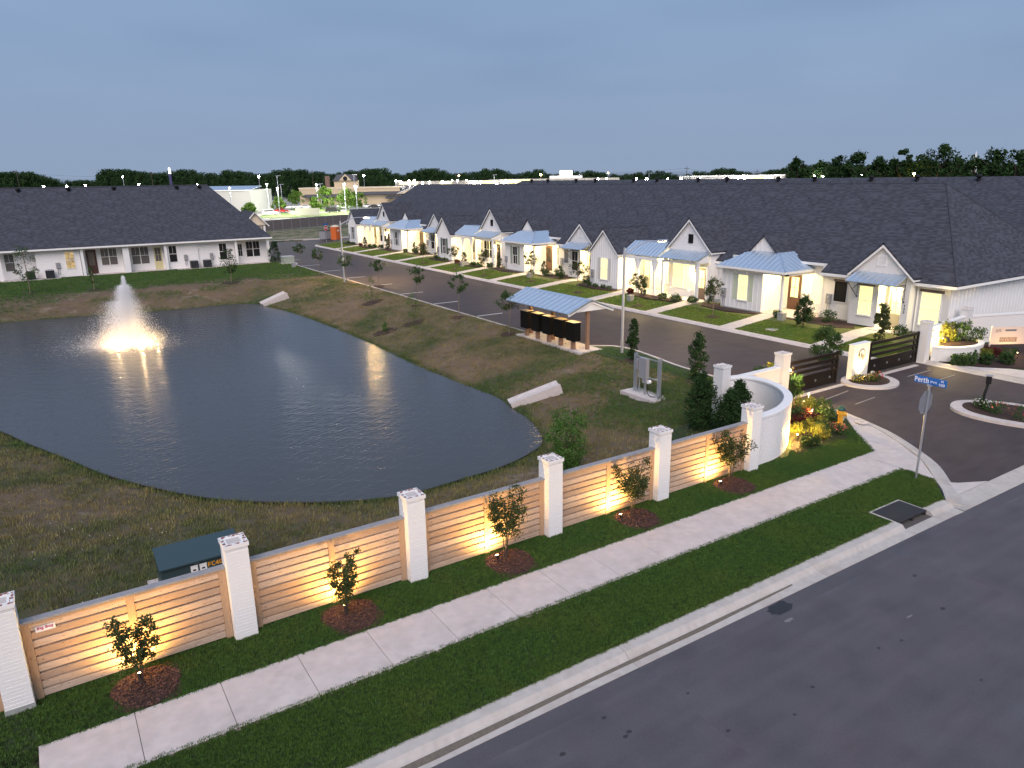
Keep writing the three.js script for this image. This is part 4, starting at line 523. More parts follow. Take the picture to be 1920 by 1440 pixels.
// ------------------------------------------------------------------ mailbox shelter
{
  const X = 25.35, o = thing('mail_shelter', 'open timber shelter with blue grey metal roof over the mailboxes', 'shelter', [X, 0.0, -34.6]);
  part('floor_slab', box(-0.65, 1.0, -0.2, 0.05, -3.3, 3.15), M.concrete, o);
  for (const z of [-2.95, -0.6, 2.7]) for (const x of z === 2.7 ? [0.28] : [0.28]) part('post', box(x - 0.09, x + 0.09, 0.05, 2.3, z - 0.09, z + 0.09), M.brownpost, o);
  part('beam', box(0.2, 0.36, 2.3, 2.48, -3.2, 2.95), M.brownpost, o); for (let i = 0; i < 8; i++) { const z = -3.1 + i * 0.86; part('rafter', wallZ([[-1.15, 2.2], [0.28, 2.74], [1.7, 2.2], [1.7, 2.28], [0.28, 2.83], [-1.15, 2.28]], z - 0.02, z + 0.02), M.trim, o); }
  part('gable_board', wallZ([[-1.1, 2.3], [0.28, 2.84], [1.66, 2.3]], 2.93, 2.97), M.white, o); part('barge_board', [slab([[-1.35, 2.24, 3.05], [0.28, 2.88, 3.05], [0.28, 2.88, 2.98], [-1.35, 2.24, 2.98]], 0.12), slab([[1.9, 2.24, 2.98], [0.28, 2.88, 2.98], [0.28, 2.88, 3.05], [1.9, 2.24, 3.05]], 0.12)], M.trim, o);
  metalRoof(o, 'roof_sheet', [[-1.3, 2.27, -3.35], [-1.3, 2.27, 3.05], [0.28, 2.9, 3.05], [0.28, 2.9, -3.35]], 0.5); metalRoof(o, 'roof_sheet', [[1.86, 2.27, 3.05], [1.86, 2.27, -3.35], [0.28, 2.9, -3.35], [0.28, 2.9, 3.05]], 0.5); part('ridge_cap', slab([[0.08, 2.84, -3.36], [0.08, 2.84, 3.06], [0.28, 2.935, 3.06], [0.28, 2.935, -3.36]], 0.02), M.metal, o); part('ridge_cap', slab([[0.48, 2.84, 3.06], [0.48, 2.84, -3.36], [0.28, 2.935, -3.36], [0.28, 2.935, 3.06]], 0.02), M.metal, o);
  const lab = ['dark mailbox cluster at the end nearest the young tree', 'second dark mailbox cluster from the young tree', 'middle dark mailbox cluster under the shelter', 'second dark mailbox cluster from the brown end post', 'dark mailbox cluster beside the brown end post']; let p;
  for (let i = 0; i < 5; i++) { const z = -37.04 + i * 1.17; const b = p ? dup(p, [24.98, 0.05, z], 0, lab[i]) : thing('mailbox_cluster', lab[i], 'mailbox', [24.98, 0.05, z], 0, 'mailbox clusters under the shelter'); if (!p) { p = b; part('pedestal', box(-0.1, 0.1, 0, 0.52, -0.1, 0.1), M.brownpost, b); part('pedestal_plate', box(-0.2, 0.2, 0, 0.02, -0.2, 0.2), M.galv, b); part('cabinet', cbox(0.46, 1.06, 0.78, 0.012).translate(0, 1.05, 0), M.black, b); part('cabinet_top', box(-0.25, 0.25, 1.58, 1.6, -0.41, 0.41), std('tan cabinet lid', { color: col(0.34, 0.28, 0.2), roughness: 0.5 }), b); for (let k = 0; k < 6; k++) part('mail_door', box(0.231, 0.242, 0.58 + k * 0.165, 0.73 + k * 0.165, -0.36, 0.36), M.bronze, b); } }
  const la = thing('shelter_lamp', 'glowing strip lamp under the shelter roof', 'lamp', [25.63, 2.22, -34.6]); for (const z of [-1.6, 1.6]) { part('lamp_strip', box(-0.06, 0.06, 0, 0.04, z - 0.6, z + 0.6), M.ledwarm, la); const l = new THREE.RectAreaLight(WARMW, 34, 0.12, 1.2); l.position.set(0, -0.02, z); l.rotation.x = -Math.PI / 2; la.add(l); }
}
// ------------------------------------------------------------------ street lamps on the lane
for (const [lab, px, py, hx, hy, hh] of [['tall grey street lamp with curved arm beside the mail shelter', 1166, 662, 1228, 452, 1], ['tall grey street lamp at the pond side of the lane, arm over the road', 646, 529, 672, 409, 1]]) {
  const b = gp(px, py, 0), o = thing('street_lamp', lab, 'street lamp', [b.x, -0.05, b.z], 0, 'street lamps on the lane'), H = 5.85; part('pole', cyl(V(0, 0, 0), V(0, H, 0), 0.085, 0.06, 14), M.pole, o); part('base_plate', box(-0.16, 0.16, 0, 0.05, -0.16, 0.16), M.pole, o);
  const e = V(2.35, H + 0.25, 0.15); part('arm', tube([V(0, H - 0.35, 0), V(0.5, H - 0.1, 0.03), V(1.4, H + 0.22, 0.09), e], 0.035, 8, 20), M.pole, o); const hd_ = part('lamp_head', cbox(0.62, 0.09, 0.26, 0.02), M.pole, o); hd_.position.set(e.x + 0.25, e.y, e.z); part('lamp_panel', box(e.x + 0.02, e.x + 0.48, e.y - 0.062, e.y - 0.05, e.z - 0.09, e.z + 0.09), px < 900 ? M.streetled : M.ledwarm, o);
  spotLight(o, V(e.x + 0.25, e.y - 0.1, e.z), V(e.x + 0.25, 0, e.z), px < 900 ? 120 : 40, 1.25, px < 900 ? WARMW : COOL, 8, 0.7);
}
// ------------------------------------------------------------------ house parts
const NX = -Math.PI / 2, PZ = 0, PXD = Math.PI / 2;
function win(parent, face, [x, y, z], w, h, { pane = M.glassdark, n = 1, lights = 2, frame = M.trim, shutter, shW = 0.38, sill = true, head, light = 0 } = {}) {
  const g = sub('window', parent, [x, y, z], face), t = 0.05, fr = [], pw = w / n;
  fr.push(box(-w / 2 - t, w / 2 + t, h, h + t, 0, 0.05), box(-w / 2 - t, w / 2 + t, -t, 0, 0, 0.05)); for (const s of [-1, 1]) fr.push(box(s * (w / 2 + t / 2) - t / 2, s * (w / 2 + t / 2) + t / 2, 0, h, 0, 0.05));
  for (let i = 0; i < n; i++) { const a = -w / 2 + i * pw; if (i) fr.push(box(a - 0.04, a + 0.04, 0, h, 0.001, 0.048)); const l = a + (i ? 0.04 : 0), r = a + pw - (i < n - 1 ? 0.04 : 0); fr.push(box(l, r, h * 0.5 - 0.022, h * 0.5 + 0.022, 0.001, 0.046)); if (lights > 1) fr.push(box((l + r) / 2 - 0.011, (l + r) / 2 + 0.011, h * 0.5 + 0.022, h, 0.001, 0.04));
    part('pane', box(l, r, h * 0.5 + 0.022, h, 0.008, 0.026), pane, g); part('pane', box(l, r, 0, h * 0.5 - 0.022, 0.008, 0.02), pane, g); }
  part('frame', fr, frame, g); if (sill) part('sill', box(-w / 2 - t - 0.03, w / 2 + t + 0.03, -t - 0.045, -t - 0.001, 0, 0.08), M.trim, g);
  if (head) part('lintel', box(-w / 2 - 0.14, w / 2 + 0.14, h + t + 0.001, h + t + 0.14, 0, 0.06), M.header, g);
  if (light) { const l = new THREE.RectAreaLight(WARMW, light, w, h); l.position.set(0, h / 2, 0.07); l.rotation.y = Math.PI; g.add(l); }
  if (shutter) for (const s of [-1, 1]) { const sh = sub('shutter', parent, [x, y, z], face); const c = s * (w / 2 + t + 0.03 + shW / 2); part('stile', [box(c - shW / 2, c - shW / 2 + 0.05, -0.06, h + 0.06, 0.002, 0.04), box(c + shW / 2 - 0.05, c + shW / 2, -0.06, h + 0.06, 0.002, 0.04), box(c - shW / 2 + 0.05, c + shW / 2 - 0.05, h * 0.5 - 0.04, h * 0.5 + 0.04, 0.002, 0.036)], shutter, sh); part('panel', box(c - shW / 2 + 0.05, c + shW / 2 - 0.05, -0.05, h + 0.05, 0.002, 0.024), shutter, sh); }
  return g;
}
function door(parent, face, [x, y, z], w, h, mat, pane = M.glassdark, muntin = 2, light = 0) {
  const g = sub('door', parent, [x, y, z], face), b = h * 0.36; part('frame', [box(-w / 2 - 0.07, -w / 2, 0, h + 0.07, 0, 0.06), box(w / 2, w / 2 + 0.07, 0, h + 0.07, 0, 0.06), box(-w / 2, w / 2, h, h + 0.07, 0, 0.06)], mat === M.brown ? M.brown : M.trim, g);
  part('leaf', [box(-w / 2, w / 2, 0, b, 0.003, 0.04), box(-w / 2, -w / 2 + 0.13, b, h, 0.003, 0.04), box(w / 2 - 0.13, w / 2, b, h, 0.003, 0.04), box(-w / 2 + 0.13, w / 2 - 0.13, h - 0.14, h, 0.003, 0.04)], mat, g); part('pane', box(-w / 2 + 0.13, w / 2 - 0.13, b, h - 0.14, 0.004, 0.024), pane, g);
  part('muntin', [box(-0.012, 0.012, b, h - 0.14, 0.0245, 0.036), box(-w / 2 + 0.13, w / 2 - 0.13, (b + h) / 2 - 0.1, (b + h) / 2 - 0.075, 0.0245, 0.034)], mat, g); part('handle', cyl(V(w / 2 - 0.07, b + 0.08, 0.04), V(w / 2 - 0.07, b + 0.08, 0.1), 0.025, 0.025, 8), M.blackmat, g);
  if (light) { const l = new THREE.RectAreaLight(WARMW, light, w - 0.26, h - b - 0.14); l.position.set(0, (h + b) / 2, 0.06); l.rotation.y = Math.PI; g.add(l); } return g;
}
// board and batten: wall mesh with batten children. pts like wallX/wallZ; battens every step between a and b up to height top(u)
function battens(wall, axis, at, a, b, y0, top, step = 0.41) { const n = Math.round((b - a) / step); for (let i = 0; i <= n; i++) { const u = clamp(a + (b - a) * i / n, a + 0.03, b - 0.03), h = top(u) - y0; if (h < 0.15) continue; const g = axis === 'x' ? box(at - 0.022, at, y0, y0 + h, u - 0.028, u + 0.028) : box(u - 0.028, u + 0.028, y0, y0 + h, at, at + 0.022); part('batten', g, M.white, wall); } }
function meter(parent, face, [x, y, z]) { const g = sub('electric_meter', parent, [x, y, z], face); part('box', cbox(0.36, 0.62, 0.14, 0.01).translate(0, 0.95, 0.08), M.box, g); part('dial', cyl(V(0, 1.08, 0.15), V(0, 1.08, 0.2), 0.085, 0.075, 14), M.galv, g); part('conduit', [cyl(V(-0.08, 0, 0.06), V(-0.08, 0.66, 0.06), 0.03, 0.03, 8), cyl(V(0.09, 0, 0.06), V(0.09, 0.66, 0.06), 0.018, 0.018, 8)], M.galv, g); }
function porchLamp(parent, [x, y, z], I, ceiling = true) { const g = sub('porch_lamp', parent, [x, y, z]); if (ceiling) { part('fitting', cyl(V(0, 0.03, 0), V(0, 0.06, 0), 0.09, 0.09, 14), M.blackmat, g); part('lamp_glass', sphere(0.085, 0, -0.05, 0), M.bulb, g); pointLight(g, 0, -0.05, 0, I * 2.1, WARMW, 4); } else { part('fitting', [box(-0.04, 0.02, -0.02, 0.2, -0.04, 0.04), box(-0.13, 0.02, 0.2, 0.23, -0.07, 0.07)], M.blackmat, g); part('lamp_glass', sphere(0.065, -0.09, 0.1, 0), M.bulb, g); pointLight(g, -0.09, 0.1, 0, I * 2.1, WARMW, 4); } return g; }
// gabled roof with its ridge along x, from x0 (front) to x1: apex (zc, ya), eaves half width hw at ye; the barge boards at the front
function gableRoof(o, x0, x1, zc, hw, ya, ye, t = 0.1) {
  for (const s of [-1, 1]) part('gable_roof', slab([[x0, ye, zc + s * hw], [x1, ye, zc + s * hw], [x1, ya, zc], [x0, ya, zc]], t), M.shingle, o);
  for (const s of [-1, 1]) part('barge_board', wallX([[zc + s * hw, ye - t * 1.25], [zc, ya - t * 1.35], [zc, ya - t * 1.35 - 0.17], [zc + s * (hw - 0.01), ye - t * 1.2 - 0.15]], x0 + 0.003, x0 + 0.035), M.trim, o);
  for (const s of [-1, 1]) part('soffit', box(x0 + 0.04, x1 * 0 + x0 + 1.6, ye - 0.2, ye - t * 1.3, zc + s * (hw - 0.02), zc + s * (hw - 0.16)), M.trim, o);
}
const EY = 2.94, SL = 0.72, EX = -0.45, RX = 7.02, RY = EY + SL * (RX - EX), roofY = x => EY + SL * (x - EX);
// slice of the long roof between z a and b (a > b), eave starting at x ex; hip at the near end when hipN
function roofSlice(o, a, b, ex, hipN = 0, hipF = 0) {
  const ey = roofY(ex), BX = 2 * RX - EX;
  part('roof', slab([[ex, ey, a], [ex, ey, b], [RX, RY, b + hipF], [RX, RY, a - hipN]], 0.14), M.shingle, o); part('roof', slab([[BX, EY, b], [BX, EY, a], [RX, RY, a - hipN], [RX, RY, b + hipF]], 0.14), M.shingle, o);
  if (hipN) { part('roof', slab([[EX, EY, a], [RX, RY, a - hipN], [BX, EY, a]], 0.14), M.shingle, o); part('hip_cap', [-1, 1].map(s => cyl(V(RX + s * (RX - EX), EY + 0.01, a), V(RX, RY + 0.01, a - hipN), 0.035, 0.035, 6)), M.shingle, o); part('fascia', [box(EX - 0.02, BX, EY - 0.2, EY - 0.05, a - 0.02, a + 0.012)], M.trim, o); }
  if (hipF) part('roof', slab([[BX, EY, b], [RX, RY, b + hipF], [EX, EY, b]], 0.14), M.shingle, o);
  part('ridge_cap', cyl(V(RX, RY + 0.0, a - hipN), V(RX, RY + 0.0, b + hipF), 0.04, 0.04, 6), M.shingle, o); part('fascia', box(ex - 0.035, ex - 0.005, ey - 0.2, ey - 0.03, b, a), M.trim, o); part('soffit', box(ex, 0.05 + Math.max(0, ex + 0.45), ey - 0.2, ey - 0.17, b, a), M.trim, o); part('rear_wall', box(BX - 0.9, BX - 0.7, -0.3, EY, b + (hipF ? 0.5 : 0), a - (hipN ? 0.5 : 0)), M.lap, o);
}
const trioZ = [-21.5, -50.4, -79.3];
const pal = { sage: std('pale sage paint', { color: col(0.55, 0.6, 0.45), roughness: 0.6 }), greygreen: std('grey green paint', { color: col(0.3, 0.34, 0.28), roughness: 0.6 }), grey: std('light grey paint', { color: col(0.42, 0.43, 0.44), roughness: 0.6 }), greige: std('warm grey paint', { color: col(0.6, 0.57, 0.53), roughness: 0.6 }), forest: std('forest green paint', { color: col(0.02, 0.075, 0.055), roughness: 0.6 }), blue: std('slate blue paint', { color: col(0.07, 0.09, 0.14), roughness: 0.6 }) };
const ROWG = 'white houses joined under the long charcoal roof';
trioZ.forEach((z0, k) => {
  const P = [43, 0.42, z0], lit = k === 0, WP = lit ? M.lit : M.glassdark, WL = lit ? 1.6 : 0;
  { // ---- C: brick cottage with awning gable
    const o = thing('row_house', ['white brick end house with awning gable, lit windows and black window', 'white brick house with awning gable and slate blue shutter', 'white brick house with awning gable, dark brown window, farthest of its kind along the lane'][k], 'house', P, 0, ROWG);
    roofSlice(o, k ? 0 : 0.88, -7.6, EX, k ? 0 : 5.2);
    part('foundation', box(-0.02, 13.6, -0.7, 0.02, -7.6, k ? 0 : 0.38), M.block, o); part('front_wall', box(0, 0.15, 0.02, EY - 0.19, -7.6, k ? 0 : 0.4), M.brickflat, o);
    if (!k) { const w = part('end_wall', box(0.15, 13.6, 0.02, EY - 0.05, 0.25, 0.4), M.white, o); battens(w, 'z', 0.4, 0.2, 13.6, 0.02, () => EY - 0.2, 0.41); }
    const fx = -0.75; part('bay_wall', [wallX([[-5.2, 0.02], [-3.38, 0.02], [-3.38, 2.56], [-5.2, 2.56]], fx, fx + 0.15), wallX([[-1.93, 0.02], [-1.5, 0.02], [-1.5, 2.56], [-1.93, 2.56]], fx, fx + 0.15), wallX([[-5.2, 2.56], [-1.5, 2.56], [-1.5, 3.2], [-3.32, 4.97], [-5.2, 3.2]], fx, fx + 0.15)], M.brickflat, o); part('bay_side', box(fx + 0.15, 0, 0.02, 3.0, -5.2, -5.05), M.brickflat, o); part('bay_side', box(fx + 0.15, 0, 0.02, 3.0, -1.65, -1.5), M.brickflat, o); part('alcove_wall', [box(fx + 0.15, 0, 0.02, 2.56, -3.5, -3.38), box(fx + 0.15, 0, 0.02, 2.56, -1.93, -1.81)], M.white, o); part('alcove_ceiling', box(fx + 0.15, 0, 2.57, 2.62, -3.5, -1.81), M.white, o); part('step', box(-1.5, 0, -0.08, 0.015, -3.5, -1.7), M.concrete, o);
    gableRoof(o, fx - 0.2, 3.2, -3.32, 2.1, 5.12, 3.2);
    const vt = sub('gable_vent', o, [fx, 3.82, -3.38], NX); part('frame', [box(-0.3, -0.22, -0.1, 0.55, 0, 0.04), box(0.22, 0.3, -0.1, 0.55, 0, 0.04), box(-0.22, 0.22, 0.47, 0.55, 0, 0.04), box(-0.22, 0.22, -0.1, -0.02, 0, 0.04)], M.trim, vt); for (let i = 0; i < 7; i++) part('slat', slab([[-0.22, i * 0.07, 0.045], [0.22, i * 0.07, 0.045], [0.22, i * 0.07 + 0.05, 0.006], [-0.22, i * 0.07 + 0.05, 0.006]], 0.008), M.trim, vt);
    metalRoof(o, 'awning', [[-2.0, 2.81, -4.85], [-2.0, 2.81, -1.68], [-0.79, 3.3, -1.68], [-0.79, 3.3, -4.85]], 0.4);
    for (const z of [-4.75, -1.78]) { const bk = part('awning_bracket', [cyl(V(-1.9, 2.78, z), V(-0.8, 1.76, z), 0.022, 0.022, 8), cyl(V(-0.8, 2.5, z), V(-1.35, 2.27, z), 0.018, 0.018, 8), cyl(V(-0.8, 2.76, z), V(-1.95, 2.76, z), 0.018, 0.018, 8), sphere(0.05, -0.79, 1.76, z), cyl(V(-0.79, 1.9, z), V(-0.79, 3.2, z), 0.016, 0.016, 6)], M.black, o); }
    win(o, NX, [fx, 0.7, -4.15], 0.84, 1.72, { pane: WP, lights: lit ? 1 : 2, head: true, light: WL }); door(o, NX, [0, 0.02, -2.62], 0.86, 2.36, M.doorgrey, lit ? M.lit : M.glassdark, 2, WL);
    if (!k) win(o, NX, [0, 0.5, -0.62], 1.1, 1.85, { pane: M.lit, lights: 1, head: true, light: WL });
    if (k < 2) win(o, NX, [0, 1.18, -6.36], 0.72, 1.17, { pane: k ? pal.blue : M.blackmat, lights: 1, head: !k, frame: k ? pal.blue : M.black });
    meter(o, NX, [0, 0.28, -7.1]); porchLamp(o, [-0.35, 2.5, -2.1], [26, 20, 16][k]);
    if (!k) { const nd = sub('house_number', o, [fx, 0, -1.72], NX); ['1', '3', '3'].forEach((d, i) => { const t = text(d, 0.14, { depth: 0.01 }); t.translate(0, 1.55 - i * 0.19, 0.003); part('digit', t, M.blackmat, nd); }); }
    part('downpipe', cyl(V(-0.1, 0.02, -1.38), V(-0.1, 2.8, -1.38), 0.045, 0.045, 8), M.trim, o);
  }
  { // ---- B: hip roofed porch cottage
    const sh = [pal.sage, pal.greygreen, pal.grey][k], o = thing('row_house', ['white batten house with hipped metal porch roof and pale sage shutters', 'white batten house with hipped metal porch roof and grey green shutters', 'white batten house with hipped metal porch roof and light grey shutters'][k], 'house', P, 0, ROWG);
    roofSlice(o, -7.6, -15.4, 0.25);
    part('foundation', box(-1.92, 13.6, -0.7, 0.02, -14.42, -10.9), M.block, o); part('porch_floor', box(-1.95, 0.68, -0.5, 0.0, -10.9, -7.62), M.concrete, o);
    const fw = part('front_wall', box(-1.9, -1.75, 0.02, 2.85, -14.42, -10.9), M.white, o); battens(fw, 'x', -1.9, -14.42, -10.9, 0.02, () => 2.75); const sw = part('side_wall', box(-1.75, 0.7, 0.02, 2.85, -11.05, -10.9), M.white, o); part('side_wall', box(-1.75, 0.7, 0.02, 2.85, -14.42, -14.27), M.white, o); battens(sw, 'z', -10.9, -1.85, 0.65, 0.02, () => 2.7);
    const bw = part('recess_wall', box(0.7, 0.85, 0.02, roofY(0.25) - 0.19, -15.4, -7.6), M.white, o); battens(bw, 'x', 0.7, -10.85, -7.65, 0.02, () => 3.1);
    part('side_wall', box(-0.02, 0.7, 0.02, 3.4, -7.75, -7.6), M.brickflat, o); part('porch_ceiling', box(-2.2, 0.7, 2.79, 2.82, -10.9, -8.95), M.white, o); part('porch_beam', [box(-2.0, -1.8, 2.62, 2.85, -10.9, -8.95), box(-2.0, 0.69, 2.62, 2.85, -9.15, -8.95)], M.trim, o); part('porch_post', box(-1.82, -1.66, 0, 2.62, -9.53, -9.37), M.trim, o); part('eave_fascia', [box(-2.44, -2.41, 2.79, 2.93, -14.62, -8.8), box(-2.41, 0.7, 2.79, 2.93, -8.83, -8.8)], M.trim, o);
    metalRoof(o, 'porch_roof', [[-2.42, 2.95, -14.62], [-2.42, 2.95, -8.8], [-0.68, 3.93, -10.65], [-0.68, 3.93, -13.15]], 0.42); metalRoof(o, 'porch_roof', [[-2.42, 2.95, -8.8], [0.72, 2.95, -8.8], [0.72, 3.93, -10.65], [-0.68, 3.93, -10.65]], 0.42); part('porch_roof', slab([[-2.42, 2.95, -14.62], [-0.68, 3.93, -13.15], [0.9, 3.93, -13.15], [0.9, 2.95, -14.62]], 0.06), M.metal, o); part('roof_flat', slab([[-0.68, 3.93, -13.15], [-0.68, 3.93, -10.65], [1.2, 3.95, -10.65], [1.2, 3.95, -13.15]], 0.06), M.metal, o); part('hip_cap', cyl(V(-2.42, 2.97, -8.8), V(-0.68, 3.95, -10.65), 0.035, 0.035, 6), M.metal, o);
    const gz = -12.02; const gw = part('gable_wall', wallX([[gz - 1.1, 3.94], [gz + 1.1, 3.94], [gz, 5.0]], -0.66, -0.56), M.white, o); battens(gw, 'x', -0.66, gz - 1.0, gz + 1.0, 3.96, u => 4.98 - Math.abs(u - gz) * 0.98, 0.4); for (const s of [-1, 1]) part('gable_roof', slab([[-0.8, 3.9, gz + s * 1.2], [3, 3.9, gz + s * 1.2], [3, 5.08, gz], [-0.8, 5.08, gz]], 0.07), M.shingle, o);
    win(o, NX, [-1.9, 0.67, -12.54], 0.8, 1.7, { pane: WP, lights: lit ? 1 : 2, shutter: sh, light: WL }); door(o, NX, [0.7, 0.02, -10.25], 0.86, 2.36, M.brown, lit ? M.lit : M.glassdark, 2, WL); win(o, NX, [0.7, 0.7, -8.42], 0.84, 1.7, { pane: WP, lights: lit ? 1 : 2, light: WL }); meter(o, NX, [-1.9, 0.05, -14.15]); porchLamp(o, [-1.2, 2.74, -9.75], [16, 20, 20][k]);
  }
  { // ---- A: tall gable with shed porch, linked wing with steep gable
    const sh = [pal.greige, pal.forest, pal.grey][k], o = thing('row_house', ['white house with tall gable, black attic window and grey shuttered wing', 'white house with tall gable and forest green shuttered wing', 'white house with tall gable and grey shuttered wing at the end of the row'][k], 'house', P, 0, ROWG);
    roofSlice(o, -15.4, -28.9, EX, 0, k === 2 ? 5.2 : 0);
    part('foundation', box(-0.98, 13.6, -0.7, 0.02, -20.7, -15.4), M.block, o); part('porch_floor', [box(-2.3, -0.98, -0.5, 0.0, -20.6, -16.3), box(-2.3, 0, -0.5, 0.0, -25.1, -20.72)], M.concrete, o);
    const wl = part('front_wall', box(0, 0.15, 0.02, EY, -28.9, -15.4), M.white, o); battens(wl, 'x', 0, -25.0, -20.8, 0.02, () => 2.9);
    const fx = -0.95, gz = -18.6; part('bay_wall', wallX([[-20.75, 0.02], [-16.45, 0.02], [-16.45, 3.7], [gz, 5.88], [-20.75, 3.7]], fx, fx + 0.15), M.lap, o); part('bay_side', box(fx + 0.15, 0.3, 0.02, 3.7, -16.6, -16.45), M.lap, o); part('bay_side', box(fx + 0.15, 0.3, 0.02, 3.7, -20.75, -20.6), M.lap, o); gableRoof(o, fx - 0.22, 4.6, gz, 2.4, 6.03, 3.64);
    win(o, NX, [fx, 4.17, gz + 0.08], 0.36, 0.56, { pane: M.glassdark, lights: 2, frame: M.black, sill: false });
    metalRoof(o, 'porch_roof', [[-2.32, 3.0, -20.5], [-2.32, 3.0, -16.5], [-0.99, 3.56, -16.5], [-0.99, 3.56, -20.5]], 0.4); for (let i = 0; i < 9; i++) { const z = -20.4 + i * 0.475; part('rafter_tail', box(-2.25, -2.0, 2.84, 2.93, z - 0.03, z + 0.03), M.trim, o); } part('porch_beam', box(-2.12, -1.96, 2.66, 2.84, -20.4, -16.55), M.trim, o); part('porch_cheek', wallZ([[-2.2, 2.9], [-0.99, 3.46], [-0.99, 2.8], [-2.2, 2.8]], -16.62, -16.55), M.white, o); for (const z of [-20.22, -16.66]) part('porch_post', box(-2.13, -1.95, 0, 2.66, z - 0.09, z + 0.09), M.trim, o);
    win(o, NX, [fx, 0.68, -19.1], 2.2, 1.8, { pane: WP, n: 2, lights: lit ? 1 : 2, light: WL }); part('window_apron', box(fx - 0.12, fx - 0.001, 0.02, 0.56, -20.45, -17.85), M.white, o); door(o, NX, [fx, 0.02, -17.2], 0.82, 2.34, M.header, lit ? M.lit : M.glassdark, 2, WL * 0.5);
    const wf = part('wing_wall', wallX([[-28.6, 0.02], [-25.05, 0.02], [-25.05, 2.95], [-26.85, 4.75], [-28.6, 2.95]], -2.45, -2.3), M.white, o); battens(wf, 'x', -2.45, -28.6, -25.05, 0.02, u => 4.7 - Math.abs(u + 26.85) * 1.03, 0.3); const ws = part('wing_side', box(-2.3, 0, 0.02, 2.95, -25.2, -25.05), M.white, o); part('wing_side', box(-2.3, 0, 0.02, 2.95, -28.6, -28.45), M.white, o); battens(ws, 'z', -25.05, -2.4, -0.05, 0.02, () => 2.9); part('foundation', box(-2.47, 0.1, -0.7, 0.02, -28.62, -25.03), M.block, o); gableRoof(o, -2.66, 3.0, -26.84, 1.98, 4.93, 2.95);
    win(o, NX, [-2.45, 0.67, -26.8], 0.86, 1.72, { pane: WP, lights: lit ? 1 : 2, shutter: sh, shW: 0.34, light: WL }); meter(o, NX, [-2.45, 0.1, -28.3]);
    metalRoof(o, 'link_roof', [[-2.12, 2.96, -25.0], [-2.12, 2.96, -20.78], [-0.62, 3.92, -20.78], [-0.62, 3.92, -25.0]], 0.42); part('link_roof_back', slab([[-0.62, 3.92, -25], [-0.62, 3.92, -20.78], [1.1, 3.86, -20.78], [1.1, 3.86, -25]], 0.06), M.metal, o); part('link_gable', wallZ([[-2.1, 2.85], [-0.62, 3.84], [0.3, 3.84], [0.3, 2.85]], -20.86, -20.78), M.white, o); part('porch_beam', box(-2.1, -1.92, 2.62, 2.86, -25.04, -20.9), M.trim, o); part('porch_ceiling', box(-2.0, 0, 2.87, 2.9, -25.04, -20.76), M.white, o);
    for (const z of [-23.12, -21.2]) { part('porch_post', box(-2.09, -1.93, 0, 2.62, z - 0.08, z + 0.08), M.trim, o); part('post_bracket', [1, -1].map(s => wallX([[z + s * 0.08, 1.7], [z + s * 0.08, 2.62], [z + s * 0.42, 2.62]].map(p => p), -2.06, -1.96)), M.trim, o); }
    door(o, NX, [0, 0.02, -24.2], 0.86, 2.36, M.doorgrey, WP, 2); win(o, NX, [0, 0.7, -22.0], 0.9, 1.7, { pane: WP, lights: 2 });
    porchLamp(o, [fx - 0.06, 1.85, -17.86], [20, 18, 16][k], false); porchLamp(o, [-1.0, 2.8, -22.6], [30, 14, 12][k]);
  }
});
// ------------------------------------------------------------------ second long building behind the row
{
  const o = thing('rear_row_building', 'long charcoal roofed building behind the row, only its roof showing', 'building', [69.5, 0.42, -12]); const L = -111; part('roof', slab([[0, 3, 0.5], [0, 3, L], [8.6, 8.55, L + 6], [8.6, 8.55, -5.2]], 0.14), M.shingle, o); part('roof', slab([[17.2, 3, L], [17.2, 3, 0.5], [8.6, 8.55, -5.2], [8.6, 8.55, L + 6]], 0.14), M.shingle, o); part('roof', slab([[17.2, 3, 0.5], [0, 3, 0.5], [8.6, 8.55, -5.2]], 0.14), M.shingle, o); part('roof', slab([[0, 3, L], [17.2, 3, L], [8.6, 8.55, L + 6]], 0.14), M.shingle, o); part('wall', box(0.5, 16.7, -0.5, 2.95, L + 0.5, 0), M.white, o); part('gable_wall', wallX([[-2.2, 2.8], [-6.2, 2.8], [-4.2, 5.2]], -0.5, -0.35), M.white, o); for (const s of [-1, 1]) part('gable_roof', slab([[-0.7, 2.85, -4.2 + s * 2.3], [3.6, 2.85, -4.2 + s * 2.3], [3.6, 5.35, -4.2], [-0.7, 5.35, -4.2]], 0.1), M.shingle, o);
  for (const z of [-20, -25, -31, -36, -43, -48, -56, -61, -69, -74, -83, -88, -96, -101]) { const v = sub('roof_vent', o, [8.0, 8.2, z]); part('vent_pipe', cyl(V(0, -0.1, 0), V(0, 0.3, 0), 0.16, 0.16, 12), M.blackmat, v); part('vent_hood', lathe([[0, 0.62], [0.2, 0.56], [0.3, 0.42], [0.27, 0.3], [0, 0.3]], 14), M.blackmat, v); }
}
{ const o = thing('roof_vent', 'black mushroom roof vent near the hip of the long roof', 'roof vent', [43 + RX + 1.0, 0.42 + RY - 0.85, -27.1]); part('vent_pipe', cyl(V(0, 0, 0), V(0, 0.35, 0), 0.15, 0.15, 12), M.blackmat, o); part('vent_hood', lathe([[0, 0.68], [0.2, 0.62], [0.3, 0.48], [0.27, 0.33], [0, 0.33]], 14), M.blackmat, o); }
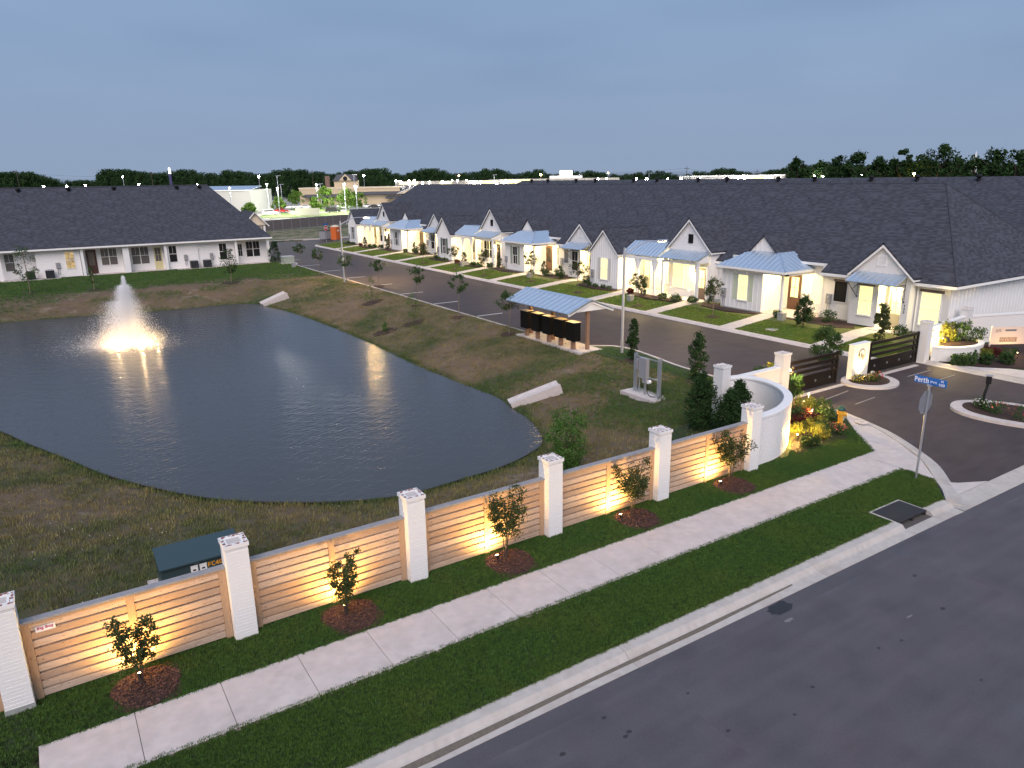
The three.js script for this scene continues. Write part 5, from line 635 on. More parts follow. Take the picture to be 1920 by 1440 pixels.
// ------------------------------------------------------------------ the building across the pond
{
  const o = thing('pond_building', 'long white single storey building with charcoal roof across the pond', 'building', [0, 0.02, -91.6]), X0 = -34, X1 = 24.2;
  part('roof', slab([[X0, 3.08, 0.6], [X1 + 0.3, 3.08, 0.6], [19.7, 9.15, -8.6], [X0, 9.15, -8.6]], 0.14), M.shingle, o); part('roof', slab([[X1 + 0.3, 3.08, -17.8], [X0, 3.08, -17.8], [X0, 9.15, -8.6], [19.7, 9.15, -8.6]], 0.14), M.shingle, o); part('roof', slab([[X1 + 0.3, 3.08, 0.6], [X1 + 0.3, 3.08, -17.8], [19.7, 9.15, -8.6]], 0.14), M.shingle, o); part('ridge_cap', cyl(V(X0, 9.15, -8.6), V(19.7, 9.15, -8.6), 0.09, 0.09, 6), M.shingle, o);
  part('fascia', [box(X0, X1 + 0.32, 2.88, 3.05, 0.6, 0.63)], M.trim, o); part('soffit', box(X0, X1 + 0.3, 2.86, 2.89, -1.0, 0.6), M.trim, o); part('wall', [box(X0, 0.21, 0, 2.9, -0.9, -0.7), box(0.21, 4.25, 0, 2.9, -0.2, 0), box(4.25, 12.6, 0, 2.9, -1.2, -1.0), box(12.6, 16.1, 0, 2.9, -0.2, 0), box(16.1, 20.2, 0, 2.9, -0.35, -0.15), box(20.2, X1, 0, 2.9, -1.2, -1.0), box(X1 - 0.2, X1, 0, 2.9, -17, -1.2), box(4.1, 4.25, 0, 2.9, -1.0, -0.2), box(12.6, 12.75, 0, 2.9, -1.0, -0.2), box(20.05, 20.2, 0, 2.9, -1.0, -0.35)], M.lap, o); part('patio', [box(4.25, 12.75, -0.15, 0.03, -1, 0.3), box(20.2, X1, -0.15, 0.03, -1, 0.3), box(-3, 2.2, -0.15, 0.05, 0, 1.2), box(13.6, 19.2, -0.15, 0.05, 0, 1.2), box(X0, -2, -0.15, 0.03, -0.7, 0.3)], M.concrete, o);
  for (const x of [-2.95, 4.44, 12.66, 20.32, 24.08]) part('porch_post', box(x - 0.13, x + 0.13, 0.03, 2.88, 0.06, 0.28), M.trim, o); part('pier', box(8.35, 8.95, 0.03, 2.88, -1.0, 0.28), M.white, o);
  const wt = { pane: M.blind, sill: false }; win(o, PZ, [-2.1, 0.9, -0.7], 0.8, 1.74, wt); win(o, PZ, [3.28, 0.87, 0], 0.78, 1.72, { pane: M.litdim, sill: false }); win(o, PZ, [7.06, 0.88, -1.0], 1.54, 1.76, { ...wt, n: 2 }); win(o, PZ, [10.17, 0.76, -1.0], 1.72, 1.84, { ...wt, n: 2 }); win(o, PZ, [13.41, 0.82, 0], 0.78, 1.78, { ...wt, pane: M.glassdark }); win(o, PZ, [18.88, 0.72, -0.15], 0.8, 1.82, { ...wt, pane: M.glassdark }); win(o, PZ, [22.52, 0.76, -1.0], 1.56, 1.78, { ...wt, n: 2, pane: M.glassdark });
  door(o, PZ, [5.34, 0.03, -1.0], 0.84, 2.5, M.brown, M.blind); door(o, PZ, [11.98, 0.03, -1.0], 0.84, 2.5, M.dooryel, M.blind); door(o, PZ, [21.02, 0.03, -1.0], 0.7, 2.4, M.white, M.glassdark);
  for (const x of [2.1, 14.7, 17.5]) meter(o, PZ, [x, 0.3, 0.0]);
  for (const x of [-20, -10, -5.8, -0.2, 4.6, 9.2, 16, 18.6]) { const v = sub('roof_vent', o, [x, 8.65, -8.0]); part('vent_pipe', cyl(V(0, -0.1, 0), V(0, 0.25, 0), 0.14, 0.14, 12), M.blackmat, v); part('vent_hood', lathe([[0, 0.55], [0.17, 0.5], [0.26, 0.38], [0.23, 0.26], [0, 0.26]], 14), M.blackmat, v); }
  // air conditioners
  let p; [[-0.45, 'black air conditioner behind the feathery young tree'], [1.25, 'black air conditioner beside the amber lit window'], [15.42, 'black air conditioner left of the wall corner'], [16.84, 'black air conditioner right of the wall corner']].forEach(([x, lab]) => { if (p) { dup(p, [x, 0.07, -90.95], 0, lab); return; } p = thing('air_conditioner', lab, 'air conditioner', [x, 0.07, -90.95], 0, 'air conditioners along the pond building'); part('casing', cbox(0.8, 0.8, 0.8, 0.03).translate(0, 0.42, 0), std('black louvred casing', { color: col(0.015, 0.016, 0.02), roughness: 0.5, bumpMap: tex(64, [0.4, 0.05], (u, v) => gray(v > 0.5 ? 1 : 0), false), bumpScale: 0.01 }), p); part('fan_top', lathe([[0, 0.9], [0.28, 0.88], [0.4, 0.82], [0.4, 0.82]], 18), M.box, p); });
  // house beyond it, gables towards the lane
  const h = thing('far_cottage', 'cream cottage with two gables behind the pond building', 'house', [26.2, 0.05, -112]); const cr = std('cream paint', { color: col(0.7, 0.6, 0.46), roughness: 0.7 }); part('wall', [box(-3.5, 2.8, 0, 3.4, -8, -0.3), wallZ([[-0.2, 3.3], [3.4, 3.3], [1.75, 5.1]], -0.3, 0)], cr, h); part('porch_post', [box(2.9, 3.15, 0, 3.2, -0.2, 0.05)], M.trim, h); part('gable_wall', wallZ([[-2.2, 4.2], [0.4, 4.2], [-0.9, 5.9]], -2.8, -2.6), M.white, h);
  for (const s of [-1, 1]) { part('gable_roof', slab([[1.75 + s * 1.95, 3.2, 0.3], [1.75 + s * 1.95, 3.2, -7], [1.75, 5.3, -7], [1.75, 5.3, 0.3]], 0.1), M.shingle, h); part('gable_roof', slab([[-0.9 + s * 1.5, 4.0, -2.4], [-0.9 + s * 1.5, 4.0, -7], [-0.9, 6.15, -7], [-0.9, 6.15, -2.4]], 0.1), M.shingle, h); part('barge_board', slab([[1.75 + s * 1.97, 3.16, 0.34], [1.75, 5.28, 0.34], [1.75, 5.28, 0.3], [1.75 + s * 1.97, 3.16, 0.3]], 0.14), M.trim, h); }
}
// ------------------------------------------------------------------ yards in front of the row: walks, beds, shrubs, young trees
{
  const walks = structGroup('front_walks'), beds = [];
  const wk = (z, x1, w = 1.15) => { part('walk', wallZ([[36.72, 0.0], [36.72, 0.045], [36.8, 0.052], [40.6, 0.39], [x1, 0.4], [x1, 0.2], [40.6, 0.2]], z - w / 2, z + w / 2), M.concrete, walks); };
  const mb = (pts, lab) => solo('mulch_bed', lab, 'mulch', flat(pts, 0.385, 0.5), M.mulch, 'mulch beds in front of the row houses');
  trioZ.forEach((z0, k) => {
    const who = ['nearest trio', 'middle trio', 'far trio'][k];
    wk(z0 - 3.2 + (k ? -0.0 : 0), 42.3); wk(z0 - 10.0, 42.4); wk(z0 - 17.0, 41.4); wk(z0 - 24.0, 41.2);
    if (k < 2 || true) {
      mb([[41.2, z0 - 4.0], [42.9, z0 - 5.2], [42.9, z0 - 8.6], [41.5, z0 - 9.3], [40.7, z0 - 8.5], [40.6, z0 - 5]], `dark mulch bed between awning house and hip porch house, ${who}`);
      mb([[40.95, z0 - 14.6], [40.98, z0 - 10.7], [40.4, z0 - 10.9], [39.9, z0 - 13], [40.2, z0 - 15.5], [41.2, z0 - 16.2], [41.9, z0 - 15]], `dark mulch bed under the shuttered window of the hip porch house, ${who}`);
      mb([[40.6, z0 - 17.7], [40.6, z0 - 20.6], [40.6, z0 - 23.2], [39.8, z0 - 23.0], [39.4, z0 - 20.4], [39.9, z0 - 17.7]], `dark mulch bed before the tall gable porch, ${who}`);
      mb([[40.48, z0 - 28.8], [40.48, z0 - 24.8], [39.9, z0 - 24.9], [39.5, z0 - 27], [39.9, z0 - 29.8], [40.9, z0 - 30]], `dark mulch bed under the shuttered wing, ${who}`);
    }
  });
}
// irregular mulch patch lying on the sloping ground, local to a plant standing at (x, y, z)
function mulchPatch(x, y, z, rx, rz, seed, ground) { const r = rng(seed), n = 20, pos = [], R = []; for (let i = 0; i < n; i++) R.push(0.8 + 0.3 * r()); const P = (i, k) => { const a = (i % n) / n * 6.283, q = R[i % n] * k, px = Math.cos(a) * rx * q, pz = Math.sin(a) * rz * q; return [px, ground(x + px, z + pz) - y + (k > 0.95 ? 0.005 : 0.05), pz]; };
  for (let i = 0; i < n; i++) for (const [a, b] of [[0, 0.55], [0.55, 1]]) { const A = P(i, a), B = P(i, b), C = P(i + 1, b), D = P(i + 1, a); pos.push(...A, ...C, ...B); if (a) pos.push(...A, ...D, ...C); }
  const g = new THREE.BufferGeometry(); g.setAttribute('position', new THREE.Float32BufferAttribute(pos, 3)); g.computeVertexNormals(); return boxUV(g); }
const GB = 'young trees along the bank of the pond', GY = 'young trees on the front lawns';
const treeA = [1, 2, 3].map(i => { const o = new THREE.Group(); return i; });
function yt(label, group, [x, y, z], h, cb, rad, n, ls, mat, seed, mulchLabel) { const o = thing('young_tree', label, 'tree', [x, y, z], 0, group); youngTree(o, h, cb, rad, n, ls, mat, seed); if (mulchLabel !== undefined) { o.rotation.y = 0; part('mulch_ring', mulchPatch(x, y, z, 0.6, 0.6, seed + 5, group === GB ? (a, b) => bankY(Math.min(a, 25.9), b) : a => yardY(a)), M.mulch, o); } return o; }
for (const [px, py, lab, s] of [[1336, 593, 'young tree on the lawn before the tall gable porch, beside the hip porch house', 1], [1196, 571, 'young tree on the lawn before the link porch of the lit wing', 0.95], [1084, 547, 'young tree on the lawn before the awning house with slate blue shutter', 1], [996, 527, 'young tree on the lawn before the grey green shuttered house', 1.05], [908, 515, 'young tree before the tall gable house of the forest green wing', 0.95], [852, 504, 'young tree before the forest green shuttered wing', 0.95], [794, 493, 'young tree on the lawn before the farthest awning house', 0.9]]) { const p = gp(px, py, 0.2); yt(lab, GY, [p.x, yardY(p.x), p.z], 2.6 * s, 0.58, 0.74 * s, 900, 0.062, M.leafmyrtle, px, 1); }
// trees on the bank beside the lane

for (const [px, py, lab, h, rad] of [[563.7, 506, 'young tree by the lane end near the pond building', 2.7, 0.7], [599, 521, 'young tree on the bank left of the far street lamp', 2.8, 0.7], [651, 537, 'young tree just right of the far street lamp foot', 2.7, 0.75], [711, 541, 'young tree at the kerb between two bay lines', 2.4, 0.7], [784, 579, 'slim young tree on the bank, middle of the lane', 3.0, 0.75], [861, 602, 'slim young tree on the bank before the third bay line', 3.0, 0.7], [955, 633, 'young tree beside the mail shelter', 2.7, 0.8]]) { const p = gp(px, py, -0.25); yt(lab, GB, [p.x, bankY(p.x, p.z), p.z], h, 0.62, rad, 900, 0.062, M.leafoak, px + 3, 1); }
{ // weeping bald cypresses low on the bank
  let i = 0; for (const [px, py, h, rad, lab] of [[699, 578, 2.1, 0.62, 'feathery green sapling on the bank left of the slim tree'], [777, 612, 2.3, 0.6, 'faint feathery sapling low on the bank by a mulch patch'], [722, 617, 0.7, 0.3, 'tiny sapling in a mulch patch close to the water']]) { const p = gp(px, py, -0.7), o = thing('sapling', lab, 'tree', [p.x, bankY(p.x, p.z), p.z], 0, 'feathery saplings on the bank'); bushOn(o, h, rad, 520, 0.04, M.leafgreen, 70 + i++, ENV.egg, 34, 2); part('mulch_ring', mulchPatch(p.x, o.position.y, p.z, 0.95, 0.75, px, bankY), M.mulch, o); }
  const p = gp(1062, 866, -0.15), o = thing('cypress_tree', 'bright green feathery cypress behind the fence at the pond corner', 'tree', [p.x, bankY(p.x, p.z) - 0.05, p.z]); bushOn(o, 2.35, 0.66, 5600, 0.042, M.leafgreen, 81, ENV.vase, 90, 4);
}
// trees before the pond building
for (const [px, py, h, rad, cb, lab] of [[57, 552, 4.2, 0.95, 0.25, 'feathery young tree before the first air conditioner'], [434, 530, 3.1, 0.85, 0.3, 'young evergreen in a mulch ring before the right porch'], [177, 545, 2.1, 0.4, 0.3, 'thin sapling before the brown door']]) { const p = gp(px, py, -0.05), o = thing('lawn_tree', lab, 'tree', [p.x, bankY(p.x, p.z), p.z], 0, 'trees on the lawn of the pond building'), r = rng(px + 1); part('trunk', tube([V(0, -0.2, 0), V(0.04, h * 0.4, 0), V(0, h * 0.9, 0.05)], 0.04, 6, 8), M.bark, o); part('crown', leaves(px === 177 ? 260 : 1100, clumpSampler(h * cb, h, rad, t => 0.25 + 0.75 * Math.sin(Math.PI * clamp(0.2 + 0.75 * t)), 34, rad * 0.3, r), 0.07, r), px === 434 ? M.leafever : M.leafoak, o); part('mulch_ring', mulchPatch(p.x, o.position.y, p.z, 0.95, 0.85, px, bankY), M.mulch, o); }
{ const p = gp(519, 493, 0), o = thing('holly_bush', 'dark conical holly at the corner of the pond building', 'shrub', [p.x, 0, p.z - 0.5]); bushOn(o, 2.6, 0.75, 1600, 0.07, M.leafever, 91, ENV.egg, 40); const q = gp(534, 494, 0), t = thing('utility_cabinet', 'low grey green transformer box beside the lane end', 'cabinet', [q.x + 0.4, 0, q.z]); part('body', cbox(1.3, 0.8, 1.1, 0.02).translate(0, 0.4, 0), pal.greygreen, t); part('lid', box(-0.68, 0.68, 0.8, 0.86, -0.58, 0.58), pal.grey, t); part('pad', box(-0.9, 0.9, -0.2, 0.05, -0.8, 0.8), M.concrete, t); const s = gp(551, 501, 0), u = thing('utility_pedestal', 'small grey pedestal box beside the transformer', 'cabinet', [s.x, 0, s.z]); part('body', cbox(0.4, 0.5, 0.3, 0.01).translate(0, 0.22, 0), M.box, u); part('cap', box(-0.22, 0.22, 0.47, 0.5, -0.17, 0.17), M.block, u); }
// evergreens by the curved wall, columnar trees near the electrical rack
for (const [x, z, h, rad, lab] of [[20.55, -18.55, 2.25, 0.62, 'largest dark conical evergreen behind the fence, left of the pair'], [20.9, -17.5, 1.75, 0.55, 'front dark conical evergreen behind the fence'], [21.9, -17.95, 1.85, 0.52, 'dark conical evergreen closest to the curved wall']]) { const o = thing('evergreen_bush', lab, 'shrub', [x, bankY(x, z), z], 0, 'dark evergreens behind the curved wall'); bushOn(o, h, rad, 6500, 0.045, M.leafever, Math.round(x * 100), ENV.egg, 150, 3); }
for (const [px, py, h, rad, lab] of [[1186, 676, 2.2, 0.36, 'slim columnar tree right behind the electrical rack'], [1305, 716, 2.35, 0.46, 'columnar tree between the rack and the curved wall']]) { const p = gp(px, py, 0), o = thing('columnar_tree', lab, 'tree', [p.x, bankY(p.x, p.z), p.z], 0, 'columnar trees by the lane'); bushOn(o, h, rad, 3400, 0.05, M.leafever, px, ENV.col, 80, 3); part('mulch_ring', mulchPatch(p.x, o.position.y, p.z, 0.85, 0.7, px, (a, b) => bankY(Math.min(a, 25.9), b)), M.mulch, o); }
// shrubs at the row
function shrub(lab, x, y, z, h, rad, n, ls, mat, env = ENV.round, group = 'shrubs by the row houses', name = 'garden_shrub') { const o = thing(name, lab, 'shrub', [x, y, z], 0, group); bushOn(o, h, rad, Math.round(n * 1.7), ls * 1.2, mat, Math.round(x * 37 - z * 91), env, 40, 3); return o; }
{ const p1 = gp(1505, 612, 0.36), p2 = gp(1649, 645, 0.2), p3 = gp(1528, 664, 0), p4 = gp(1875, 607, 0);
  shrub('tall upright shrub before the hip porch of the sage shuttered house', p1.x, 0.36, p1.z, 1.9, 0.55, 1700, 0.05, M.leafever, ENV.col); shrub('tall slender shrub before the lit awning alcove', p2.x, 0.2, p2.z, 2.2, 0.45, 1300, 0.06, M.leafmyrtle, ENV.col); shrub('broad dark bush behind the left gate leaf', 34.2, -0.1, -22.6, 1.75, 0.75, 2600, 0.045, M.leafoak, ENV.round); shrub('dark conical shrub against the white end wall', p4.x + 1.5, 0.0, p4.z - 0.0, 2.1, 0.85, 1900, 0.06, M.leafever, ENV.cone); }
trioZ.forEach((z0, k) => { const w = ['nearest', 'middle', 'farthest'][k], low = (x, z, s, lab, m = M.leafoak) => shrub(`${lab}, ${w} trio of houses`, x, 0.38, z0 + z, 0.5 * s, 0.42 * s, 420, 0.045, m, ENV.round); const cone = (x, z, lab) => shrub(`${lab}, ${w} trio of houses`, x, 0.38, z0 + z, 1.25, 0.36, 800, 0.035, M.leafever, ENV.egg, 'dwarf conifers at the porches', 'dwarf_conifer');
  cone(41.0, -15.5, 'dwarf conifer between hip porch house and tall gable'); cone(40.2, -21.6, 'dwarf conifer at the link porch post'); if (k) { cone(41.6, -8.2, 'dwarf conifer beside the hip porch'); cone(40.9, -4.6, 'dwarf conifer at the awning alcove'); }
  low(41.9, -6.2, 1.3, 'spreading green shrub under the black or blue window'); low(41.3, -7.3, 1.2, 'spreading green shrub beside the electric meter'); low(40.7, -9.2, 0.8, 'small shrub at the hip porch post'); low(40.5, -16.6, 0.9, 'low shrub beside the tall gable walk'); low(40.1, -17.9, 1.0, 'low shrub left of the tall gable walk'); low(40.0, -19.2, 0.8, 'low shrub under the gable porch'); low(40.1, -23.0, 0.7, 'little red leaved shrub by the link porch', M.leafred); low(41.3, -1.2, 1.1, 'low shrub at the corner of the awning house');
  for (let i = 0; i < 4; i++) shrub(`small edging plant under the shuttered wing window, ${w} trio of houses`, 40.1 + 0.1 * (i % 2), 0.38, z0 - 25.6 - i * 0.9, 0.28, 0.25, 160, 0.04, M.leafoak, ENV.round, `edging plants under the wing, ${w} trio`, 'edging_plant'); });
{ let i = 0; for (const [px, py, lab] of [[1178 + 4, 562, 'grey utility pedestal on the lawn before the link porch'], [1465, 602, 'grey utility pedestal on the lawn by the hip porch walk'], [871, 499, 'wide grey utility box on the lawn before the forest green wing'], [993, 521, 'grey utility pedestal beside the young tree of the grey green shuttered house']]) { const p = gp(px, py, 0.25), o = thing('utility_pedestal', lab, 'cabinet', [p.x, yardY(p.x) - 0.02, p.z]); part('body', cbox(px === 871 ? 0.9 : 0.42, 0.45, 0.42, 0.012).translate(0, 0.2, 0), M.block, o); part('cap', cbox(px === 871 ? 0.94 : 0.46, 0.05, 0.46, 0.01).translate(0, 0.45, 0), M.box, o); } const p = gp(1449, 617.5, 0.15); const o = thing('valve_cover', 'flat concrete valve cover in the lawn by the hip porch walk', 'valve cover', [p.x, yardY(p.x), p.z]); part('slab', box(-0.35, 0.35, -0.1, 0.035, -0.3, 0.3), M.concrete, o); part('lid', box(-0.2, 0.2, 0.036, 0.045, -0.15, 0.15), M.block, o); }
// entrance beds
struct('flower_bed', flat([[1483, 843], [1491, 852], [1528, 843], [1562, 830], [1590, 821], [1583, 813], [1566, 794], [1561, 773], [1545, 766], [1494, 757]].map(([x, y]) => { const p = gp(x, y, 0.03); return [Math.max(p.x, 21.4), p.z]; }).concat([[23.6, -18.9], [23.45, -17.6], [22.9, -16.3], [22.0, -15.5]]), 0.04, 0.15), M.mulch);
struct('flower_bed', flat([[23.4, -19.0], [25.9, -19.0], [26.8, -18.9], [26.8, -17.4], [25.2, -17.2], [23.7, -17.6]], 0.038, 0.15), M.mulch);
struct('flower_bed', flat([[38.5, -19.2], [38.5, -18.1], [39.2, -17.0], [40.4, -15.8], [42, -14.4], [47, -13.2], [52, -13], [52, -17], [46, -19.4], [42.5, -19.6]], 0.05, 0.15), M.mulch);
{ const PL = { y: [M.leafyel, 'yellow green shrub'], g: [M.leafoak, 'green shrub'], r: [M.leafred, 'burgundy leaved plant'], d: [M.leafever, 'dark round shrub'] }; let i = 0;
  const pl = (t, px, py, h, rad, lab, n = 520, y = 0.04) => { const p = gp(px, py, y); return shrub(lab, p.x, y, p.z, h, rad, n, 0.034, PL[t][0], ENV.round, 'plants in the entrance flower beds', 'bed_plant'); };
  pl('y', 1503, 768, 0.45, 0.4, 'bright yellow green shrub in the bed beside the curved wall rim'); pl('y', 1528, 768, 0.5, 0.42, 'bright yellow green shrub at the kerb of the bed'); pl('g', 1541, 774, 0.5, 0.4, 'green shrub at the kerb end of the bed'); pl('g', 1553, 786, 0.4, 0.4, 'dark green shrub behind the hydrant'); pl('g', 1488, 790, 0.6, 0.4, 'green shrub hugging the curved wall'); pl('r', 1502, 783, 0.35, 0.42, 'burgundy plant in the middle of the bed'); pl('r', 1499, 797, 0.32, 0.36, 'burgundy plant close to the curved wall'); pl('r', 1527, 793, 0.3, 0.36, 'burgundy plant behind the lime shrubs'); pl('y', 1515, 803, 0.35, 0.28, 'small lime shrub left of its pair'); pl('y', 1537, 800, 0.38, 0.3, 'small lime shrub right of its pair'); pl('y', 1493, 812, 0.35, 0.3, 'lime shrub near the glowing path light'); pl('y', 1535, 822, 0.5, 0.36, 'golden shrub in the front of the bed'); pl('g', 1542, 812, 0.4, 0.34, 'green shrub beside the golden shrub'); pl('d', 1520, 838, 0.38, 0.34, 'dark round shrub at the front corner of the bed');
  const fl = (px, py, y, mat, n, lab, h = 0.4, rad = 0.32) => { const p = gp(px, py, y), o = thing('flower_bush', lab, 'flowers', [p.x, y, p.z], 0, 'flowering bushes at the entrance'), r = rng(px * 3 + py); bushOn(o, h, rad, 380, 0.034, M.leafoak, px + py, ENV.round, 24, 3); part('blossom', leaves(n, q => { const a = q() * 6.283, z = q(), s = Math.sqrt(1 - z * z); return [Math.cos(a) * s * rad, h * (0.45 + 0.6 * z), Math.sin(a) * s * rad]; }, 0.04, r, 1), mat, o); };
  fl(1558, 812, 0.04, M.petalpink, 60, 'salmon flowering bush in front of the hydrant'); fl(1577, 815, 0.04, M.petalpink, 60, 'salmon flowering bush at the lawn edge by the hydrant', 0.42, 0.26);
  fl(1607, 716, 0.02, M.petalyel, 50, 'orange flowering plant under the entrance sign', 0.3, 0.26); fl(1628, 715, 0.02, M.petalyel, 60, 'yellow flowering plant in the sign island', 0.34, 0.28); fl(1637, 713, 0.02, M.petalwhite, 60, 'white flowering plant in the sign island', 0.42, 0.18); fl(1645, 714, 0.02, M.petalred, 90, 'red flowering plant at the end of the sign island', 0.42, 0.24);
  fl(1834, 764, 0.02, M.petalwhite, 20, 'pale flowering plant at the nose of the median island', 0.36, 0.34); fl(1850, 768, 0.02, M.petalwhite, 12, 'green flowering plant at the keypad foot', 0.4, 0.34); fl(1872, 775, 0.02, M.petalpink, 26, 'pink flowering plant on the median island', 0.46, 0.36); fl(1912, 786, 0.02, M.petalred, 24, 'red flowering plant at the right of the median island', 0.55, 0.4);
  const sh = (px, py, y, h, rad, t, lab, n = 700) => { const p = gp(px, py, y); return shrub(lab, p.x, y, p.z, h, rad, n, 0.045, PL[t][0], ENV.vase, 'plants in the entrance flower beds', 'bed_plant'); };
  sh(1772, 640, 0.66, 0.95, 0.5, 'y', 'yellow green shrub in the raised planter beside the lantern', 900); sh(1800, 640, 0.66, 1.05, 0.5, 'g', 'green shrub in the middle of the raised planter', 900); sh(1826, 640, 0.66, 0.7, 0.55, 'g', 'arching shrub at the right of the raised planter', 420);
  for (const [px, py, t, lab] of [[1790, 683, 'g', 'small clipped plant first along the planter foot'], [1802, 684, 'g', 'small clipped plant second along the planter foot'], [1816, 683, 'g', 'small clipped plant third along the planter foot'], [1818, 674, 'g', 'green plant in the lit corner below the planter'], [1834, 664, 'r', 'burgundy shrub below the planter'], [1842, 672, 'y', 'yellow flowering shrub below the planter'], [1848, 682, 'd', 'dark shrub at the billboard post'], [1862, 668, 'r', 'burgundy shrub left of the billboard post'], [1890, 672, 'g', 'green shrub under the billboard'], [1886, 682, 'd', 'dark plant before the billboard']]) sh(px, py, 0.05, 0.5, 0.34, t, lab, 420);
  sh(1455, 716, 0.04, 0.95, 0.5, 'y', 'airy yellow green shrub against the lit wall by the gate', 520); sh(1430, 722, 0.04, 0.8, 0.45, 'g', 'green shrub behind the curved wall rim', 420); sh(1486, 748, 0.04, 1.0, 0.32, 'd', 'dark upright shrub at the foot of the lantern pillar', 900);
  // path lights in the beds
  for (const [px, py, y, tx, tz, I, lab] of [[1496, 828, 0.04, -0.6, -0.2, 30, 'glowing bed light near the curved wall'], [1420, 715, 0.04, 0.3, -1.2, 20, 'bed light washing the short wall by the gate'], [1823, 673, 0.05, -0.6, -0.9, 14, 'bed light under the planter wall'], [1768, 645, 0.66, 0.1, -0.6, 7, 'light inside the raised planter'], [1908, 672, 0.05, 0.1, -0.8, 3, 'bed light shining up at the billboard']]) { const p = gp(px, py, y), o = thing('bed_light', lab, 'light', [p.x, y, p.z], 0, 'lights in the entrance beds'); part('stake', cyl(V(0, -0.1, 0), V(0, 0.2, 0), 0.012, 0.012, 8), M.bronze, o); part('lamp_head', cyl(V(0, 0.2, 0), V(tx * 0.06, 0.27, tz * 0.06), 0.03, 0.045, 12), M.bronze, o); part('lamp_bulb', sphere(0.034, tx * 0.075, 0.285, tz * 0.075), M.bulb, o); pointLight(o, tx * 0.075, 0.285, tz * 0.075, I * 1.5, WARM, 1.7); }
  for (const [px, py] of [[1515, 754], [1521, 786]]) { const p = gp(px, py, 0.04), o = thing('bed_light', px < 1518 ? 'white stake light at the kerb of the bed' : 'white stake light among the burgundy plants', 'light', [p.x, 0.04, p.z], 0, 'lights in the entrance beds'); part('stake', cyl(V(0, -0.1, 0), V(0, 0.35, 0), 0.014, 0.014, 8), M.trim, o); part('lamp_hood', cyl(V(-0.09, 0.36, 0), V(0.06, 0.42, 0), 0.03, 0.02, 8), M.trim, o); part('lamp_bulb', sphere(0.022, 0.0, 0.35, 0), M.bulb, o); pointLight(o, 0.0, 0.35, 0, 12, WARM, 1.1); }
}
// ------------------------------------------------------------------ grass
function tuftGeo(n, h, w, spread, seed) { const r = rng(seed), pos = []; for (let i = 0; i < n; i++) { const a = r() * 6.283, x = (r() - 0.5) * spread, z = (r() - 0.5) * spread, hh = h * (0.6 + 0.6 * r()), l = 0.5 * hh * r(), b = r() * 6.283, ww = w * (0.7 + 0.6 * r()); pos.push(x + Math.cos(a) * ww, 0, z + Math.sin(a) * ww, x - Math.cos(a) * ww, 0, z - Math.sin(a) * ww, x + Math.cos(b) * l, hh, z + Math.sin(b) * l); } const g = new THREE.BufferGeometry(); g.setAttribute('position', new THREE.Float32BufferAttribute(pos, 3)); g.computeVertexNormals(); return g; }
function scatter(name, label, category, geo, mat, list) { const m = new THREE.InstancedMesh(geo, mat, list.length), q = new THREE.Quaternion(), d = new THREE.Matrix4(), c = new THREE.Color(); list.forEach((p, i) => { q.setFromAxisAngle(UPV, p[4] ?? i * 2.399); d.compose(V(p[0], p[1], p[2]), q, V(p[3], p[3], p[3])); m.setMatrixAt(i, d); const k = p[5] || [1, 1, 1]; m.setColorAt(i, c.setRGB(...k)); }); m.name = numbered(name); m.userData = { label, category, kind: 'stuff' }; m.castShadow = m.receiveShadow = true; scene.add(m); return m; }
